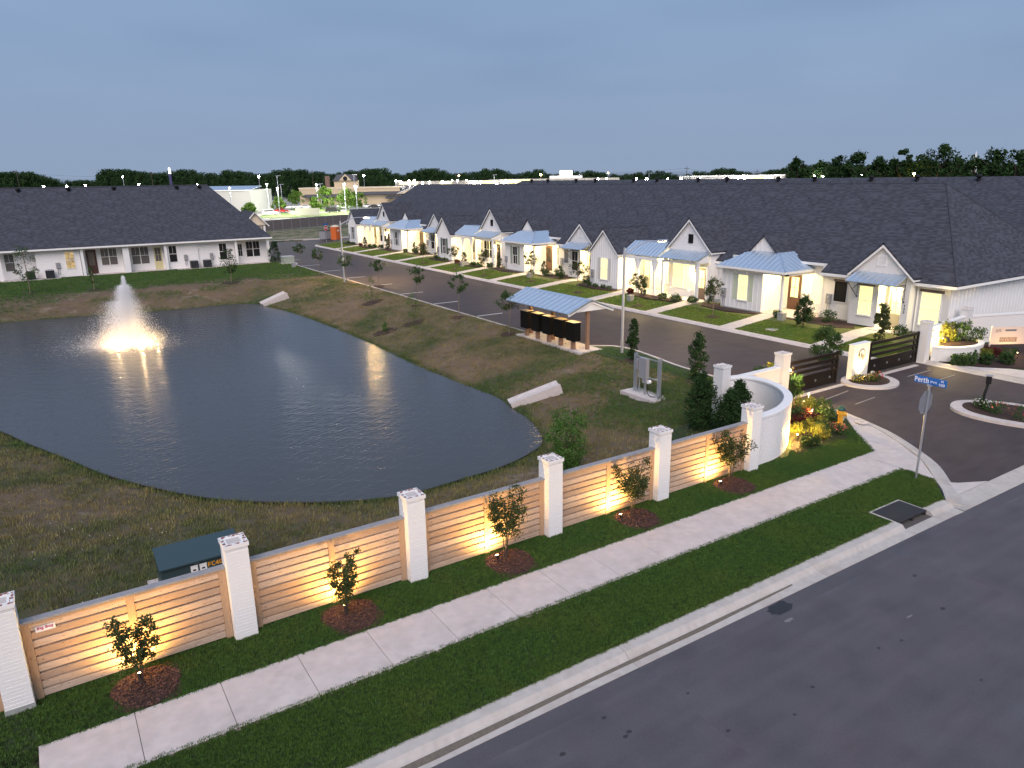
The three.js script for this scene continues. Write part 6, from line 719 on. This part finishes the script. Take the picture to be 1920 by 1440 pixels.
{
  const r = rng(2024), gm = std('grass blade', { color: col(0.045, 0.1, 0.016), roughness: 0.75 }), gb = std('bank grass blade', { color: col(0.11, 0.12, 0.045), roughness: 0.85 });
  const L = [], push = (x, z, y, s, dry = 0) => { const k = 0.72 + 0.8 * r(), n = N64(x * 0.8, z * 0.8), yel = clamp(sstep(0.56, 0.78, fbm(x * 1.1 + 50, z * 1.1)) * 0.45 * r() + dry); L.push([x, y, z, s * (0.8 + 0.5 * r()), r() * 6.28, [k * mix(0.8 + 0.4 * n, 2.6, yel), k * mix(0.95 + 0.1 * n, 1.35, yel), k * mix(0.8, 1.6, yel)]]); };
  const inBed = (x, z) => SHRUB.some(([a, b]) => ((x - a - 0.08) / 0.62) ** 2 + ((z - b) / (z > b ? 0.78 : 0.5)) ** 2 < 0.95);
  for (let i = 0; i < 52000; i++) { const x = mix(-5.5, 23.1, r()), z = mix(-12.12, -10.03, r()); if (x > 21.8 + (z + 10.03) * -0.9) { if (x > 21.8 && z > -10.03 - (x - 21.8) * 0.75) continue; } if (x > 19.1 && x < 20.75 && z > -10.8) continue; push(x, z, 0.0, 1, z > -10.18 ? 0.35 * r() : 0); }
  for (let i = 0; i < 30000; i++) { const x = mix(-5.5, 24, r()), z = mix(-15.02, x < -1.3 ? -12 : -13.5, r()); if (inBed(x, z) || (x > 19.1 && z < -14.9)) continue; if (x > 23.8 + (z + 13.5) * -0.7) continue; push(x, z, 0.012, 1.05); }
  for (let i = 0; i < 9000; i++) { const p = gp(mix(1480, 1640, r()), mix(780, 890, r()), 0.01); if (p.z < -13.5 && p.z > -16.6 && p.x < 23.9 + (-13.5 - p.z) * 0.85 && p.x > 20.4 + (-13.6 - p.z) * -0.2 && !(p.z < -15.2 - (p.x - 21.6) * 0.12 && true)) push(p.x, p.z, 0.012, 1.05); }
  const zw = [3.2, 10.0, 17.0, 24.0]; for (let i = 0; i < 30000; i++) { const x = mix(36.85, 40.5, r()), z = mix(-112, -21, Math.pow(r(), 1.6) * -1 + 1); const lz = (((-21.5 - z) % 28.9) + 28.9) % 28.9; if (zw.some(w => Math.abs(lz - w) < 0.62)) continue; if (x > 39.7 && !(lz > 29)) continue; push(x, z, yardY(x), 1.6); const q = L[L.length - 1][5]; q[0] *= 2.1; q[1] *= 1.55; q[2] *= 1.3; }  // yard tufts tinted brighter and yellower, porch lamp glow painted into their colour
  for (let i = 0; i < 26000; i++) { const x = mix(-6, 25.5, r()), z = mix(-91, -74, r()); if (r() > cover(x, z) * 1.05 - 0.15) continue; push(x, z, bankY(x, z), 2.0); }
  for (let i = 0; i < 6000; i++) { const x = mix(38.5, 60, r()), z = mix(-22.5, -19.5, r()); if (z > -20.8 - 0.1 * (x - 44) * 0 && x < 46) continue; push(x, z, 0.015, 1.5); }
  for (let i = 0; i < 9000; i++) { const x = mix(19.0, 27, r()), z = mix(-31.5, -19.6, r()); if (x > 26.6 && z > -27 || (Math.abs(x - 22) < 0.75 && Math.abs(z + 23.1) < 1.2)) continue; if (r() < cover(Math.min(x, 25.9), z) * 1.2 - 0.2) push(x, z, x < 26 ? bankY(x, z) : 0.014, 1.5); }
  scatter('lawn_grass', 'short green mown lawn grass', 'grass', tuftGeo(9, 0.045, 0.006, 0.07, 4), gm, L);
  const B = []; for (let i = 0; i < 120000 && B.length < 62000; i++) { const x = mix(-14, 25.6, r()), z = mix(-75, -15.4, Math.pow(r(), 0.8)); const d = dist(x, z); if (d < 0.02) continue; const c = cover(x, z); if (r() > 0.25 + 0.8 * c) continue; const k = 0.55 + 0.8 * r(), g = clamp(c * 1.2 - 0.25 + 0.3 * (r() - 0.5)); const e = k; B.push([x, bankY(x, z) - 0.01, z, (1.2 + 1.3 * r()) * (d < 0.6 ? 1.3 : 1), r() * 6.28, [e * mix(2.0, 0.45, g), e * mix(1.45, 0.85, g), e * mix(1.5, 0.5, g)]]); }
  scatter('bank_grass', 'patchy brown and green rough grass on the pond bank', 'grass', tuftGeo(8, 0.06, 0.007, 0.12, 14), gb, B);
  const cg = new THREE.BoxGeometry(0.05, 0.01, 0.016); const ch = mulchChips.map(p => { const k = 0.4 + 1.2 * r(); return [p[0], p[1], p[2], 0.6 + 0.9 * r(), r() * 6.28, [k, k * (0.8 + 0.3 * r()), k]]; });
  scatter('bark_chips', 'loose bark chips on the mulch beds along the fence', 'mulch', cg, std('bark chip', { color: col(0.062, 0.034, 0.028), roughness: 0.9 }), ch);
  const W = []; for (let i = 0; i < 1300; i++) { const x = mix(-6, 25, r()), z = mix(-36, -16, r()), d = dist(x, z); if (d < 0.2 || N64(x * 0.5 + 7, z * 0.5) < 0.56) continue; W.push([x, bankY(x, z) + 0.06, z, 0.6 + 0.8 * r(), r() * 6]); }
  scatter('clover_flowers', 'tiny white clover flowers scattered in the rough grass', 'flowers', new THREE.OctahedronGeometry(0.014), std('clover flower', { color: col(0.6, 0.6, 0.52) }), W);
}
// ------------------------------------------------------------------ the fountain
{
  const c = gp(252, 652, WATER), r = rng(303), D = [], wind = rt.clone().multiplyScalar(-1), G = 9.81;
  const N = () => (r() + r() + r() + r() - 2) * 0.87, HT = 4.75;
  const plume = (n, sig, top, lean, size, pw) => { for (let i = 0; i < n; i++) { const t = Math.pow(r(), pw) * top, k = 1 - t, a = r() * 6.283, q = Math.abs(N()) * sig * (0.1 + 0.9 * Math.pow(k, 1.15)), drift = lean * Math.pow(r(), 2) * (0.25 + k); D.push([c.x + Math.cos(a) * q + wind.x * drift, WATER + 0.04 + t * HT + N() * 0.08, c.z + Math.sin(a) * q + wind.z * drift, size * (0.5 + r()), r() * 6]); } };
  plume(50000, 1.0, 1.0, 0.25, 0.0076, 0.75); plume(100000, 2.1, 0.88, 0.7, 0.0074, 0.85); plume(60000, 2.5, 0.66, 2.0, 0.0072, 1.3); plume(20000, 3.6, 0.2, 2.8, 0.0066, 1.6);
  const m = scatter('fountain_spray', 'lit plume of fountain spray rising from the pond', 'fountain', new THREE.OctahedronGeometry(1), std('water spray', { color: col(0.92, 0.92, 0.92), roughness: 0.6 }), D);
  const f = thing('fountain_head', 'floating fountain head with ring of glowing lamps in the pond', 'fountain', [c.x, WATER, c.z]); part('float', lathe([[0, 0.1], [0.3, 0.08], [0.45, 0.0], [0.4, -0.12], [0, -0.12]], 20), M.blackmat, f); part('nozzle', cyl(V(0, 0.05, 0), V(0, 0.2, 0), 0.05, 0.035, 10), M.galv, f);
  const FW = new THREE.Color().setRGB(1, 0.65, 0.3); for (let i = 0; i < 6; i++) { const a = i * Math.PI / 3 + 0.3, q = 1.45, x = Math.cos(a) * q, z = Math.sin(a) * q; part('lamp_can', cyl(V(x, -0.05, z), V(x, 0.08, z), 0.07, 0.08, 10), M.blackmat, f); part('lamp_bulb', sphere(0.06, x, 0.12, z), M.bulb, f); pointLight(f, x, 0.12, z, [20, 20, 14, 12, 12, 14][i], FW, 3); }
}
// ------------------------------------------------------------------ beyond the houses: lot, shops, lamps, trees
{
  // weathered board fence at the back of the lot, in panels
  const a = V(26, 0, -143.6), b = V(84, 0, -177), n = 26, d = b.clone().sub(a).multiplyScalar(1 / n), o = thing('lot_fence', 'long weathered grey board fence behind the empty lot', 'fence'), L = d.length(), g = box(-L / 2 + 0.06, L / 2 - 0.06, 0, 2.0, -0.03, 0.03), gp_ = box(-0.06, 0.06, -0.2, 2.08, -0.06, 0.06), t = Math.atan2(-d.z, d.x);
  for (let i = 0; i <= n; i++) { const p = part('post', gp_, M.capwood, o); p.position.copy(a).addScaledVector(d, i); p.rotation.y = t; if (i < n) { const m = part('panel', g, M.greyfence, o); m.position.copy(a).addScaledVector(d, i + 0.5); m.rotation.y = t; } }
  struct('car_park', flat([[20, -150], [90, -188], [330, -300], [330, -520], [-40, -520], [-40, -170]], -0.2, 0.1), std('pale parking paving', { roughness: 0.9, map: tex(256, 30, (u, v) => SCL([0.3, 0.29, 0.25], 0.7 + 0.6 * tileFbm(u, v))) }));
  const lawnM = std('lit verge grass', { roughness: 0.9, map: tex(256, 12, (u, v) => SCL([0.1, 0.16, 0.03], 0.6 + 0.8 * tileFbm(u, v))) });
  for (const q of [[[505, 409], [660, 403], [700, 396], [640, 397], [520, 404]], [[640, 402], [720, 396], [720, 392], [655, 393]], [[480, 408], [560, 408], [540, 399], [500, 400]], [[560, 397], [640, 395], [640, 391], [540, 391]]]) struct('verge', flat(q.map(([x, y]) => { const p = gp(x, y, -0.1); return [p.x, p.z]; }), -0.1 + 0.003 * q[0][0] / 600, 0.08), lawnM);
}
function lotLamp(label, px, py, dist_, H, I, on = true, mat = M.led, colr = COOL) { // lamp head seen at pixel px,py
  const p = dp(px, py, dist_), o = thing('lot_lamp', label, 'lamp post', [p.x, -0.25, p.z], -YAW, 'lamp posts of the lots beyond'); const top = p.y + 0.25; part('pole', cyl(V(0, 0, 0), V(0, top, 0), 0.13, 0.09, 8), M.pole, o); part('lamp_arm', box(-0.5, 0.5, top, top + 0.1, -0.06, 0.06), M.pole, o);
  if (on) { const k = dist_ / 260; part('lamp_panel', [sphere((0.2 + 0.16 * ((px * 7) % 10) / 10) * k, 0, top - 0.1, 0, 10, 6)], mat, o); if (I) pointLight(o, 0, top - 0.1 - 0.5 * k - 0.4, 0, I, colr, 12); } else part('lamp_head', box(0.4, 1.2, top + 0.02, top + 0.16, -0.15, 0.15), M.pole, o); return o; }
[[500, 345, 240, 700], [520, 352, 225, 1500], [593, 346, 260, 2000], [645, 345, 238, 2400], [667, 349, 225, 1500], [430, 352, 215, 160]].forEach(([x, y, d, I], i) => lotLamp(['lit lamp post beside the white shed', 'lit lamp post before the red car', 'lit lamp post among the bright lot trees', 'lit lamp post before the beige shop', 'lit lamp post nearest the end of the row', 'lit lamp post above the pond building roof end'][i], x, y, d, 9, I));
[[485, 331, 420], [682, 329, 420], [742, 339, 330], [768, 346, 270], [777, 338, 330], [805, 341, 330], [829, 340, 330], [850, 341, 340], [874, 339, 340], [897, 341, 340], [912, 340, 340], [931, 344, 330], [1003, 342, 330], [1067, 343, 330], [1086, 343, 330], [1193, 335, 340], [1252, 335, 350], [1395, 333, 350], [1460, 331, 350], [1527, 330, 260], [1543, 330, 260], [1598, 328, 260], [1616, 327, 260], [60, 352, 300], [82, 349, 300], [125, 349, 330], [160, 347, 300], [230, 331, 400], [260, 346, 330], [370, 346, 330]].forEach(([x, y, d]) => lotLamp('small distant white lamp along the horizon', x, y, d, 9, 0));
{ const r = rng(606); for (let i = 0; i < 34; i++) { const x = i < 20 ? mix(735, 960, r()) : mix(1120, 1480, r()); lotLamp('small distant white lamp along the horizon', x, (x < 1000 ? mix(338, 344, r()) : mix(336, 333, (x - 1120) / 360) - 2 * r()), mix(300, 380, r()), 9, 0); } }
for (const [x, y] of [[860, 329], [1014, 327], [1140, 324]]) lotLamp('distant amber street lamp above the tree line foot', x, y, 430, 12, 0, true, M.ledwarm);
lotLamp('orange lamp glowing under the tall trees', 1714, 325, 235, 9, 120, true, M.ledwarm, WARM);
for (const [x, y] of [[519, 330], [526, 346], [594, 346], [600, 345], [663, 328], [926, 328], [1087, 327], [1217, 325]]) lotLamp('unlit distant lamp post with short arm', x, y, 300, 12, 0, false);
{ // shops
  const beige = std('beige stucco', { color: col(0.5, 0.4, 0.27), roughness: 0.8 }), dark = std('slate roof', { color: col(0.07, 0.07, 0.08) });
  const put = (name, label, px, py, turn = 0) => { const p = gp(px, py, 0); return thing(name, label, 'building', [p.x, -0.2, p.z], -YAW + turn); };
  const s = put('shop_building', 'beige shop with round windowed cupola beyond the car park', 655, 383); part('wall', box(-20, 21, 0, 6.4, -14, 0), beige, s); part('parapet', box(-20.2, 21.2, 6.4, 7.0, -14.2, 0.2), std('pale cornice', { color: col(0.6, 0.5, 0.36) }), s); part('awning', slab([[-18, 3.2, 2.2], [4, 3.2, 2.2], [4, 4.3, 0], [-18, 4.3, 0]], 0.15), dark, s); for (const x of [-16, -11.5, 8]) part('window', box(x, x + 3, 0.6, 3.0, 0.01, 0.08), M.glassdark, s); part('window', box(2, 7, 3.6, 5.2, 0.01, 0.09), M.litdim, s);
  part('cupola', box(-6.5, 3, 7, 9.6, -8, -4), beige, s); part('cupola_roof', slab([[-7, 9.5, -3.4], [3.5, 9.5, -3.4], [2, 12, -6], [-5.5, 12, -6]], 0.3), dark, s); part('cupola_gable', wallZ([[-4.6, 9.3], [1.1, 9.3], [-1.7, 12.2]], -3.9, -3.5), beige, s); part('round_window', cyl(V(-1.7, 10.4, -3.5), V(-1.7, 10.4, -3.4), 0.9, 0.9, 18), M.glassdark, s); part('chimney', box(-11, -9.3, 7, 11.5, -9, -7.5), std('brown brick', { color: col(0.16, 0.1, 0.08) }), s);
  const e = put('shop_building', 'low dark roofed wing with white gable right of the beige shop', 735, 382); part('wall', box(-16, 26, 0, 4, -10, 0), beige, e); part('roof', slab([[-17, 4, 1.5], [27, 4, 1.5], [22, 7, -6], [-12, 7, -6]], 0.3), dark, e); part('gable_wall', wallZ([[3, 4.2], [15, 4.2], [9, 6.4]], 1.4, 1.7), std('cream gable', { color: col(0.6, 0.5, 0.36) }), e); part('gable_trim', [slab([[2.6, 4.3, 1.9], [9, 6.7, 1.9], [9, 6.7, 1.4], [2.6, 4.3, 1.4]], 0.2), slab([[15.4, 4.3, 1.4], [9, 6.7, 1.4], [9, 6.7, 1.9], [15.4, 4.3, 1.9]], 0.2)], M.trim, e); part('canopy', slab([[-2, 2.6, 4.5], [26, 2.6, 4.5], [26, 3.4, 0], [-2, 3.4, 0]], 0.2), dark, e);
  const w = put('white_shed', 'large white metal shed behind the pond building', 430, 398); part('wall', box(-60, 7.4, 0, 7.2, -22, 0), std('off white metal cladding', { color: col(0.5, 0.5, 0.46), bumpMap: lapT, bumpScale: 0.02 }), w); part('roof', slab([[-60, 7.2, 0.3], [7.7, 7.2, 0.3], [7.7, 8.4, -11], [-60, 8.4, -11]], 0.2), M.metal, w); part('roof_edge', box(-60, 7.7, 6.9, 7.2, 0.001, 0.3), M.trim, w);
  const g = put('green_roof_shop', 'shop with muted green roof at the left horizon', 140, 372); part('wall', box(-24, 12, 0, 5.5, -12, 0), M.white, g); part('roof', slab([[-25, 5.5, 1], [13, 5.5, 1], [9, 9.2, -6], [-20, 9.2, -6]], 0.3), std('green roof', { color: col(0.05, 0.1, 0.09) }), g);
  const m = dp(1055, 345, 350), mall = thing('store_building', 'long pale store building on the horizon behind the roofs', 'building', [m.x, -0.3, m.z], -YAW); part('wall', box(-34, 26, 0, 9.2, -30, 0), std('pale store wall', { color: col(0.36, 0.34, 0.31) }), mall); part('parapet', box(-6, 9, 9.2, 10.4, -2, 0.1), M.white, mall); part('lit_sign_window', box(-28, -14, 7.4, 9, 0.01, 0.3), M.lit, mall);
  const m2 = dp(1390, 336, 350), st2 = thing('store_building', 'flat white roofed store on the right horizon', 'building', [m2.x, -0.3, m2.z], -YAW); part('wall', box(-22, 20, 0, 9.0, -24, 0), std('grey store wall', { color: col(0.4, 0.39, 0.38) }), st2); part('roof_edge', box(-22.3, 20.3, 9.0, 9.5, -24, 0.3), M.trim, st2); part('lit_sign_window', box(4, 14, 7.9, 8.7, 0.01, 0.25), M.lit, st2);
  const m3 = dp(800, 343, 340), st3 = thing('store_building', 'brightly lit low store strip above the middle of the row roof', 'building', [m3.x, -0.3, m3.z], -YAW); part('wall', box(-14, 34, 0, 8.9, -20, 0), std('dim store wall', { color: col(0.2, 0.19, 0.18) }), st3); part('lit_sign_window', [box(-12, -4, 7.6, 8.7, 0.01, 0.25), box(6, 11, 7.6, 8.7, 0.01, 0.25), box(22, 31, 7.6, 8.7, 0.01, 0.25)], M.lit, st3);
  const bb = dp(1062, 326, 400), bo = thing('lit_sign', 'lit white billboard above the store roofs', 'sign', [bb.x, 0, bb.z], -YAW); part('pole', cyl(V(0, 0, 0), V(0, bb.y - 1, 0), 0.4, 0.4, 10), M.pole, bo); part('sign_face', box(-3.4, 3.0, bb.y - 1.8, bb.y + 1.7, 0, 0.3), M.signglow, bo); part('frame', box(3.0, 3.8, bb.y - 1.4, bb.y + 1.8, -0.3, 0.3), M.blackmat, bo);
  const sp = dp(319, 330, 380), so = thing('lit_sign', 'slim purple and white lit pylon on the left horizon', 'sign', [sp.x, 0, sp.z], -YAW); part('pylon', box(-0.5, 0.5, 0, sp.y + 1.0, -0.4, 0.4), std('indigo pylon', { color: col(0.05, 0.045, 0.12) }), so); part('sign_tip', wallZ([[-0.45, sp.y + 1.0], [0.45, sp.y + 1.0], [0.2, sp.y + 3.6], [-0.3, sp.y + 3.6]], -0.3, 0.3), M.signglow, so);
}
{ // church spire and utility poles with wires
  const q = dp(1824, 330, 260), o = thing('church_spire', 'slender white church spire among the trees', 'spire', [q.x, 0, q.z]); part('tower', box(-1.6, 1.6, 0, q.y - 0.6, -1.6, 1.6), M.white, o); part('spire', lathe([[0, q.y + 7.2], [0.9, q.y + 1.2], [1.15, q.y + 1.0], [1.15, q.y - 0.6], [0, q.y - 0.6]], 8), M.white, o);
  const P = [[30, 318], [283, 322], [585, 318], [670, 322], [855, 322], [1288, 312], [1420, 318]].map(([x, y]) => dp(x, y, 400)); P.forEach((p, i) => { const u = thing('utility_pole', 'tall thin utility pole on the horizon', 'utility pole', [p.x, 0, p.z], -YAW, 'utility poles on the horizon'); part('pole', cyl(V(0, 0, 0), V(0, p.y, 0), 0.16, 0.12, 6), M.barkdark, u); part('crossarm', box(-1.3, 1.3, p.y - 1.2, p.y - 1.0, -0.1, 0.1), M.barkdark, u); });
  for (let k = 0; k < 3; k++) { const pts = []; for (let i = 0; i < P.length - 1; i++) for (let t = 0; t < 1; t += 0.1) { const v = P[i].clone().lerp(P[i + 1], t); v.y -= 0.9 + k * 1.6 + 1.6 * (4 * t * (1 - t)); pts.push(v); } solo('power_line', 'thin overhead power line strung between the horizon poles', 'cable', boxUV(new THREE.TubeGeometry(new THREE.CatmullRomCurve3(pts), 120, 0.025, 4)), M.blackmat, 'power lines on the horizon'); }
}
{ // cars in the car park
  const tyre = std('tyre rubber', { color: col(0.015, 0.015, 0.015) }), rim = M.galv;
  function car(label, px, py, turn, c, suv) { const p = gp(px, py, -0.2), o = thing('parked_car', label, 'car', [p.x, -0.2, p.z], -YAW + turn, 'cars in the far car park'), h = suv ? 1.72 : 1.42, pm = std('car paint', { color: col(...c), roughness: 0.25, metalness: 0.1 });
    const body = suv ? [[-2.3, 0.35], [2.3, 0.35], [2.35, 0.8], [2.2, 0.98], [1.25, 1.08], [-2.2, 1.08], [-2.35, 0.8]] : [[-2.3, 0.32], [2.3, 0.32], [2.35, 0.65], [2.1, 0.84], [1.1, 0.95], [-1.7, 0.97], [-2.3, 0.88]]; const cab = suv ? [[-2.15, 1.08], [1.25, 1.08], [0.65, h], [-1.95, h]] : [[-1.75, 0.96], [1.1, 0.95], [0.4, h], [-0.95, h]];
    part('body', wallZ(body, -0.92, 0.92), pm, o); part('cabin', wallZ(cab, -0.8, 0.8), pm, o); const gl = cab.map(([x, y]) => [x * 0.9 + (suv ? -0.04 : -0.01), mix(cab[0][1], y, y > 1.1 ? 0.86 : 1) + (y > 1.1 ? 0 : 0.06)]); part('side_glass', [wallZ(gl, 0.801, 0.815), wallZ(gl, -0.815, -0.801)], M.glassdark, o); part('windscreen', slab([[cab[1][0] - 0.05, cab[1][1] + 0.05, -0.7], [cab[1][0] - 0.05, cab[1][1] + 0.05, 0.7], [cab[2][0] + 0.03, h - 0.04, 0.65], [cab[2][0] + 0.03, h - 0.04, -0.65]], 0.01), M.glassdark, o);
    for (const x of [-1.45, 1.45]) for (const z of [-0.85, 0.85]) { const w = sub('wheel', o, [x, 0.34, z]); part('tyre', cyl(V(0, 0, -0.11), V(0, 0, 0.11), 0.34, 0.34, 14), tyre, w); part('rim', cyl(V(0, 0, -0.115), V(0, 0, 0.115), 0.2, 0.2, 10), rim, w); } for (const z of [-0.65, 0.65]) part('headlight', box(2.28, 2.37, 0.62, 0.75, z - 0.18, z + 0.18), M.white, o); for (const z of [-0.7, 0.7]) part('tail_light', box(-2.37, -2.28, 0.7, 0.86, z - 0.16, z + 0.16), std('red lens', { color: col(0.3, 0.01, 0.01) }), o); }
  const wt = [0.75, 0.75, 0.74]; car('white suv with dark rear window beside the red car', 507, 404, 0.5, wt, true); car('red hatchback parked under the lamp post', 527, 399, 0.4, [0.35, 0.02, 0.02], false); car('black suv under the bright green tree', 625, 399, 0.1, [0.02, 0.02, 0.022], true); car('white saloon behind the lot tree, left of the hedge box', 541, 392, 0.1, wt, false); car('white saloon next to the grey utility screen', 558, 391, 0.1, wt, false); car('white saloon below the leafy tree pair', 574, 391, 0.15, wt, false); car('silver suv at the left edge of the car park', 502, 390, 0.2, [0.4, 0.41, 0.42], true); car('white van like suv under the right tree', 645, 391, -0.2, wt, true); car('white saloon before the dark canopy', 690, 390, 0.1, wt, false); car('dark saloon under the canopy', 703, 391, 0.2, [0.03, 0.03, 0.035], false); car('white saloon at the end of the canopy', 715, 389, 0.1, wt, false);
  const p = gp(577, 404, -0.1), s = thing('utility_screen', 'pale panelled enclosure on the lot verge', 'enclosure', [p.x, -0.15, p.z], -YAW); for (let i = 0; i < 4; i++) part('panel', box(-3.4 + i * 1.75, -3.4 + i * 1.75 + 1.7, 0, 2.1, -0.08, 0.08), std('pale panel', { color: col(0.5, 0.48, 0.4) }), s); part('side_panel', box(-3.4, -3.3, 0, 2.1, -3, -0.08), M.white, s);
}
{ // portable toilet and dumpster by the lane end
  const p = gp(630, 449, 0), o = thing('portable_toilet', 'orange portable toilet with pale roof beside the stop sign', 'portable toilet', [p.x, 0, p.z], 0.5), or = std('orange plastic', { color: col(0.62, 0.14, 0.03), roughness: 0.5 }); part('cabin', cbox(1.15, 2.05, 1.15, 0.04).translate(0, 1.02, 0), or, o); part('roof', lathe([[0, 2.38], [0.45, 2.3], [0.75, 2.12], [0.8, 2.04], [0, 2.04]], 4).rotateY(Math.PI / 4), std('translucent pale roof', { color: col(0.7, 0.55, 0.42) }), o); part('door', box(-0.42, 0.42, 0.12, 1.95, 0.576, 0.6), or, o); part('door_sign', box(-0.2, 0.2, 1.35, 1.6, 0.601, 0.61), M.white, o);
  const q = gp(611, 449, 0), d = thing('dumpster', 'grey dumpster behind the stop sign', 'dumpster', [q.x + 0.5, 0, q.z - 1], 0.4); part('bin', cbox(1.9, 1.35, 1.4, 0.03).translate(0, 0.7, 0), M.box, d); part('lid', box(-1, 1, 1.38, 1.44, -0.75, 0.75), M.blackmat, d);
}
// bright lot trees
[[487, 394, 5.2, 2.4], [524, 398, 4.6, 2.0], [557, 388, 6.0, 3.0], [592, 398, 4.4, 2.0], [613, 396, 7.4, 2.9], [652, 393, 6.4, 4.0], [670, 392, 5.6, 3.2], [470, 407, 3.6, 2.0]].forEach(([px, py, h, rad], i) => { const p = gp(px, py, -0.1), o = thing('lot_tree', ['round lit tree left of the car park lamp', 'yellow green tree behind the red car', 'round tree above the white saloons', 'small lit tree beside the paired poles', 'tall lit tree above the black suv', 'broad lit tree before the dark canopy', 'lit tree beside the broad one, near the row end', 'bright shrubby tree over the far cottage roof'][i], 'tree', [p.x, -0.2, p.z], 0, 'lamp lit trees in the car park'), r = rng(900 + i); part('trunk', cyl(V(0, 0, 0), V(0, h * 0.5, 0), 0.16, 0.1, 7), M.bark, o); part('crown', leaves(1300, clumpSampler(h * 0.22, h, rad, t => Math.sin(Math.PI * clamp(0.2 + 0.72 * t)), 40, rad * 0.28, r), 0.36, r), M.leaflot, o); });
// tall trees on the right, one by one
[[1497, 296, 19, 250, 'spreading tree left of the right hand wood'], [1575, 293, 24, 245, 'broad dark tree in the right hand wood'], [1612, 288, 26, 240, 'tallest rounded tree of the left clump in the right wood'], [1650, 296, 22, 245, 'dark tree behind the twin lamps'], [1692, 280, 15, 235, 'open crowned tree left of the tallest tree'], [1764, 271, 27, 235, 'tallest broad crowned tree beside the orange lamp'], [1735, 296, 18, 250, 'small tree just behind the orange lamp'], [1830, 296, 24, 255, 'dark tree behind the church spire'], [1872, 281, 26, 240, 'tall dark tree right of the church spire'], [1912, 281, 26, 235, 'dark tree at the far right of the wood'], [1540, 303, 20, 265, 'low dark tree in the right wood'], [1710, 303, 22, 270, 'low dark tree behind the open crowned tree'], [1795, 297, 22, 270, 'dark tree right of the tallest tree']].forEach(([px, ty, wpx, d, lab], i) => { const p = dp(px, ty, d), H = p.y, rad = wpx * d / FPX * 1.15, o = thing('tall_tree', lab, 'tree', [p.x, 0, p.z], i, 'tall trees on the right horizon'), r = rng(1200 + i), open = i === 4 || i === 5; part('trunk', cyl(V(0, -0.3, 0), V(0.3, H * 0.75, 0), 0.45, 0.2, 7), M.barkdark, o); const lb = []; for (let k = 0; k < 7; k++) { const a = k * 2.4, s = V(0.1, H * (0.35 + 0.05 * k), 0); lb.push(cyl(s, V(Math.cos(a) * rad * 0.7, H * (0.6 + 0.05 * k), Math.sin(a) * rad * 0.7), 0.16, 0.06, 5)); } part('limb', lb, M.barkdark, o); part('crown', leaves(open ? 2200 : 3000, clumpSampler(H * (open ? 0.55 : 0.15), H * 0.97, rad, open ? (t => Math.sin(Math.PI * clamp(0.3 + 0.6 * t))) : (t => Math.sin(Math.PI * clamp(0.28 + 0.66 * t))), open ? 26 : 60, rad * 0.26, r), 0.42, r), M.leaffar, o); });
{ // the far wood that closes the horizon
  const r = rng(4040), g = leaves(1500, clumpSampler(0.05, 1, 0.42, t => Math.sin(Math.PI * clamp(0.25 + 0.68 * t)), 34, 0.11, r), 0.032, r), m = M.leaffar, L = [];
  const prof = x => x < 60 ? 322 : x < 190 ? mix(322, 336, sstep(60, 120, x)) : x < 420 ? 319 + 3 * Math.sin(x * 0.05) : x < 700 ? 318 + 3 * Math.sin(x * 0.043) : x < 1020 ? 317 + 4 * Math.sin(x * 0.06) : x < 1300 ? 320 + 3 * Math.sin(x * 0.05) : x < 1480 ? 316 + 4 * Math.sin(x * 0.05) : 306;
  for (let k = 0; k < 430; k++) { const x = mix(-80, 2000, (k + r()) / 430), d = mix(430, 620, r()), p = dp(x, prof(x) + 7 + 7 * r() * r() + (r() < 0.3 ? 6 * r() : 0), d); L.push([p.x, -1, p.z, p.y + 1.5, r() * 6.28]); }
  scatter('tree_line', 'dark distant wood along the whole horizon', 'wood', g, m, L);
}
const renderer = new THREE.WebGLRenderer({ antialias: true });
renderer.setSize(1024, 768); renderer.shadowMap.enabled = true; renderer.shadowMap.type = THREE.PCFSoftShadowMap;
renderer.toneMapping = THREE.LinearToneMapping; renderer.toneMappingExposure = EXPOSURE; renderer.outputColorSpace = THREE.SRGBColorSpace;
renderer.render(scene, camera);
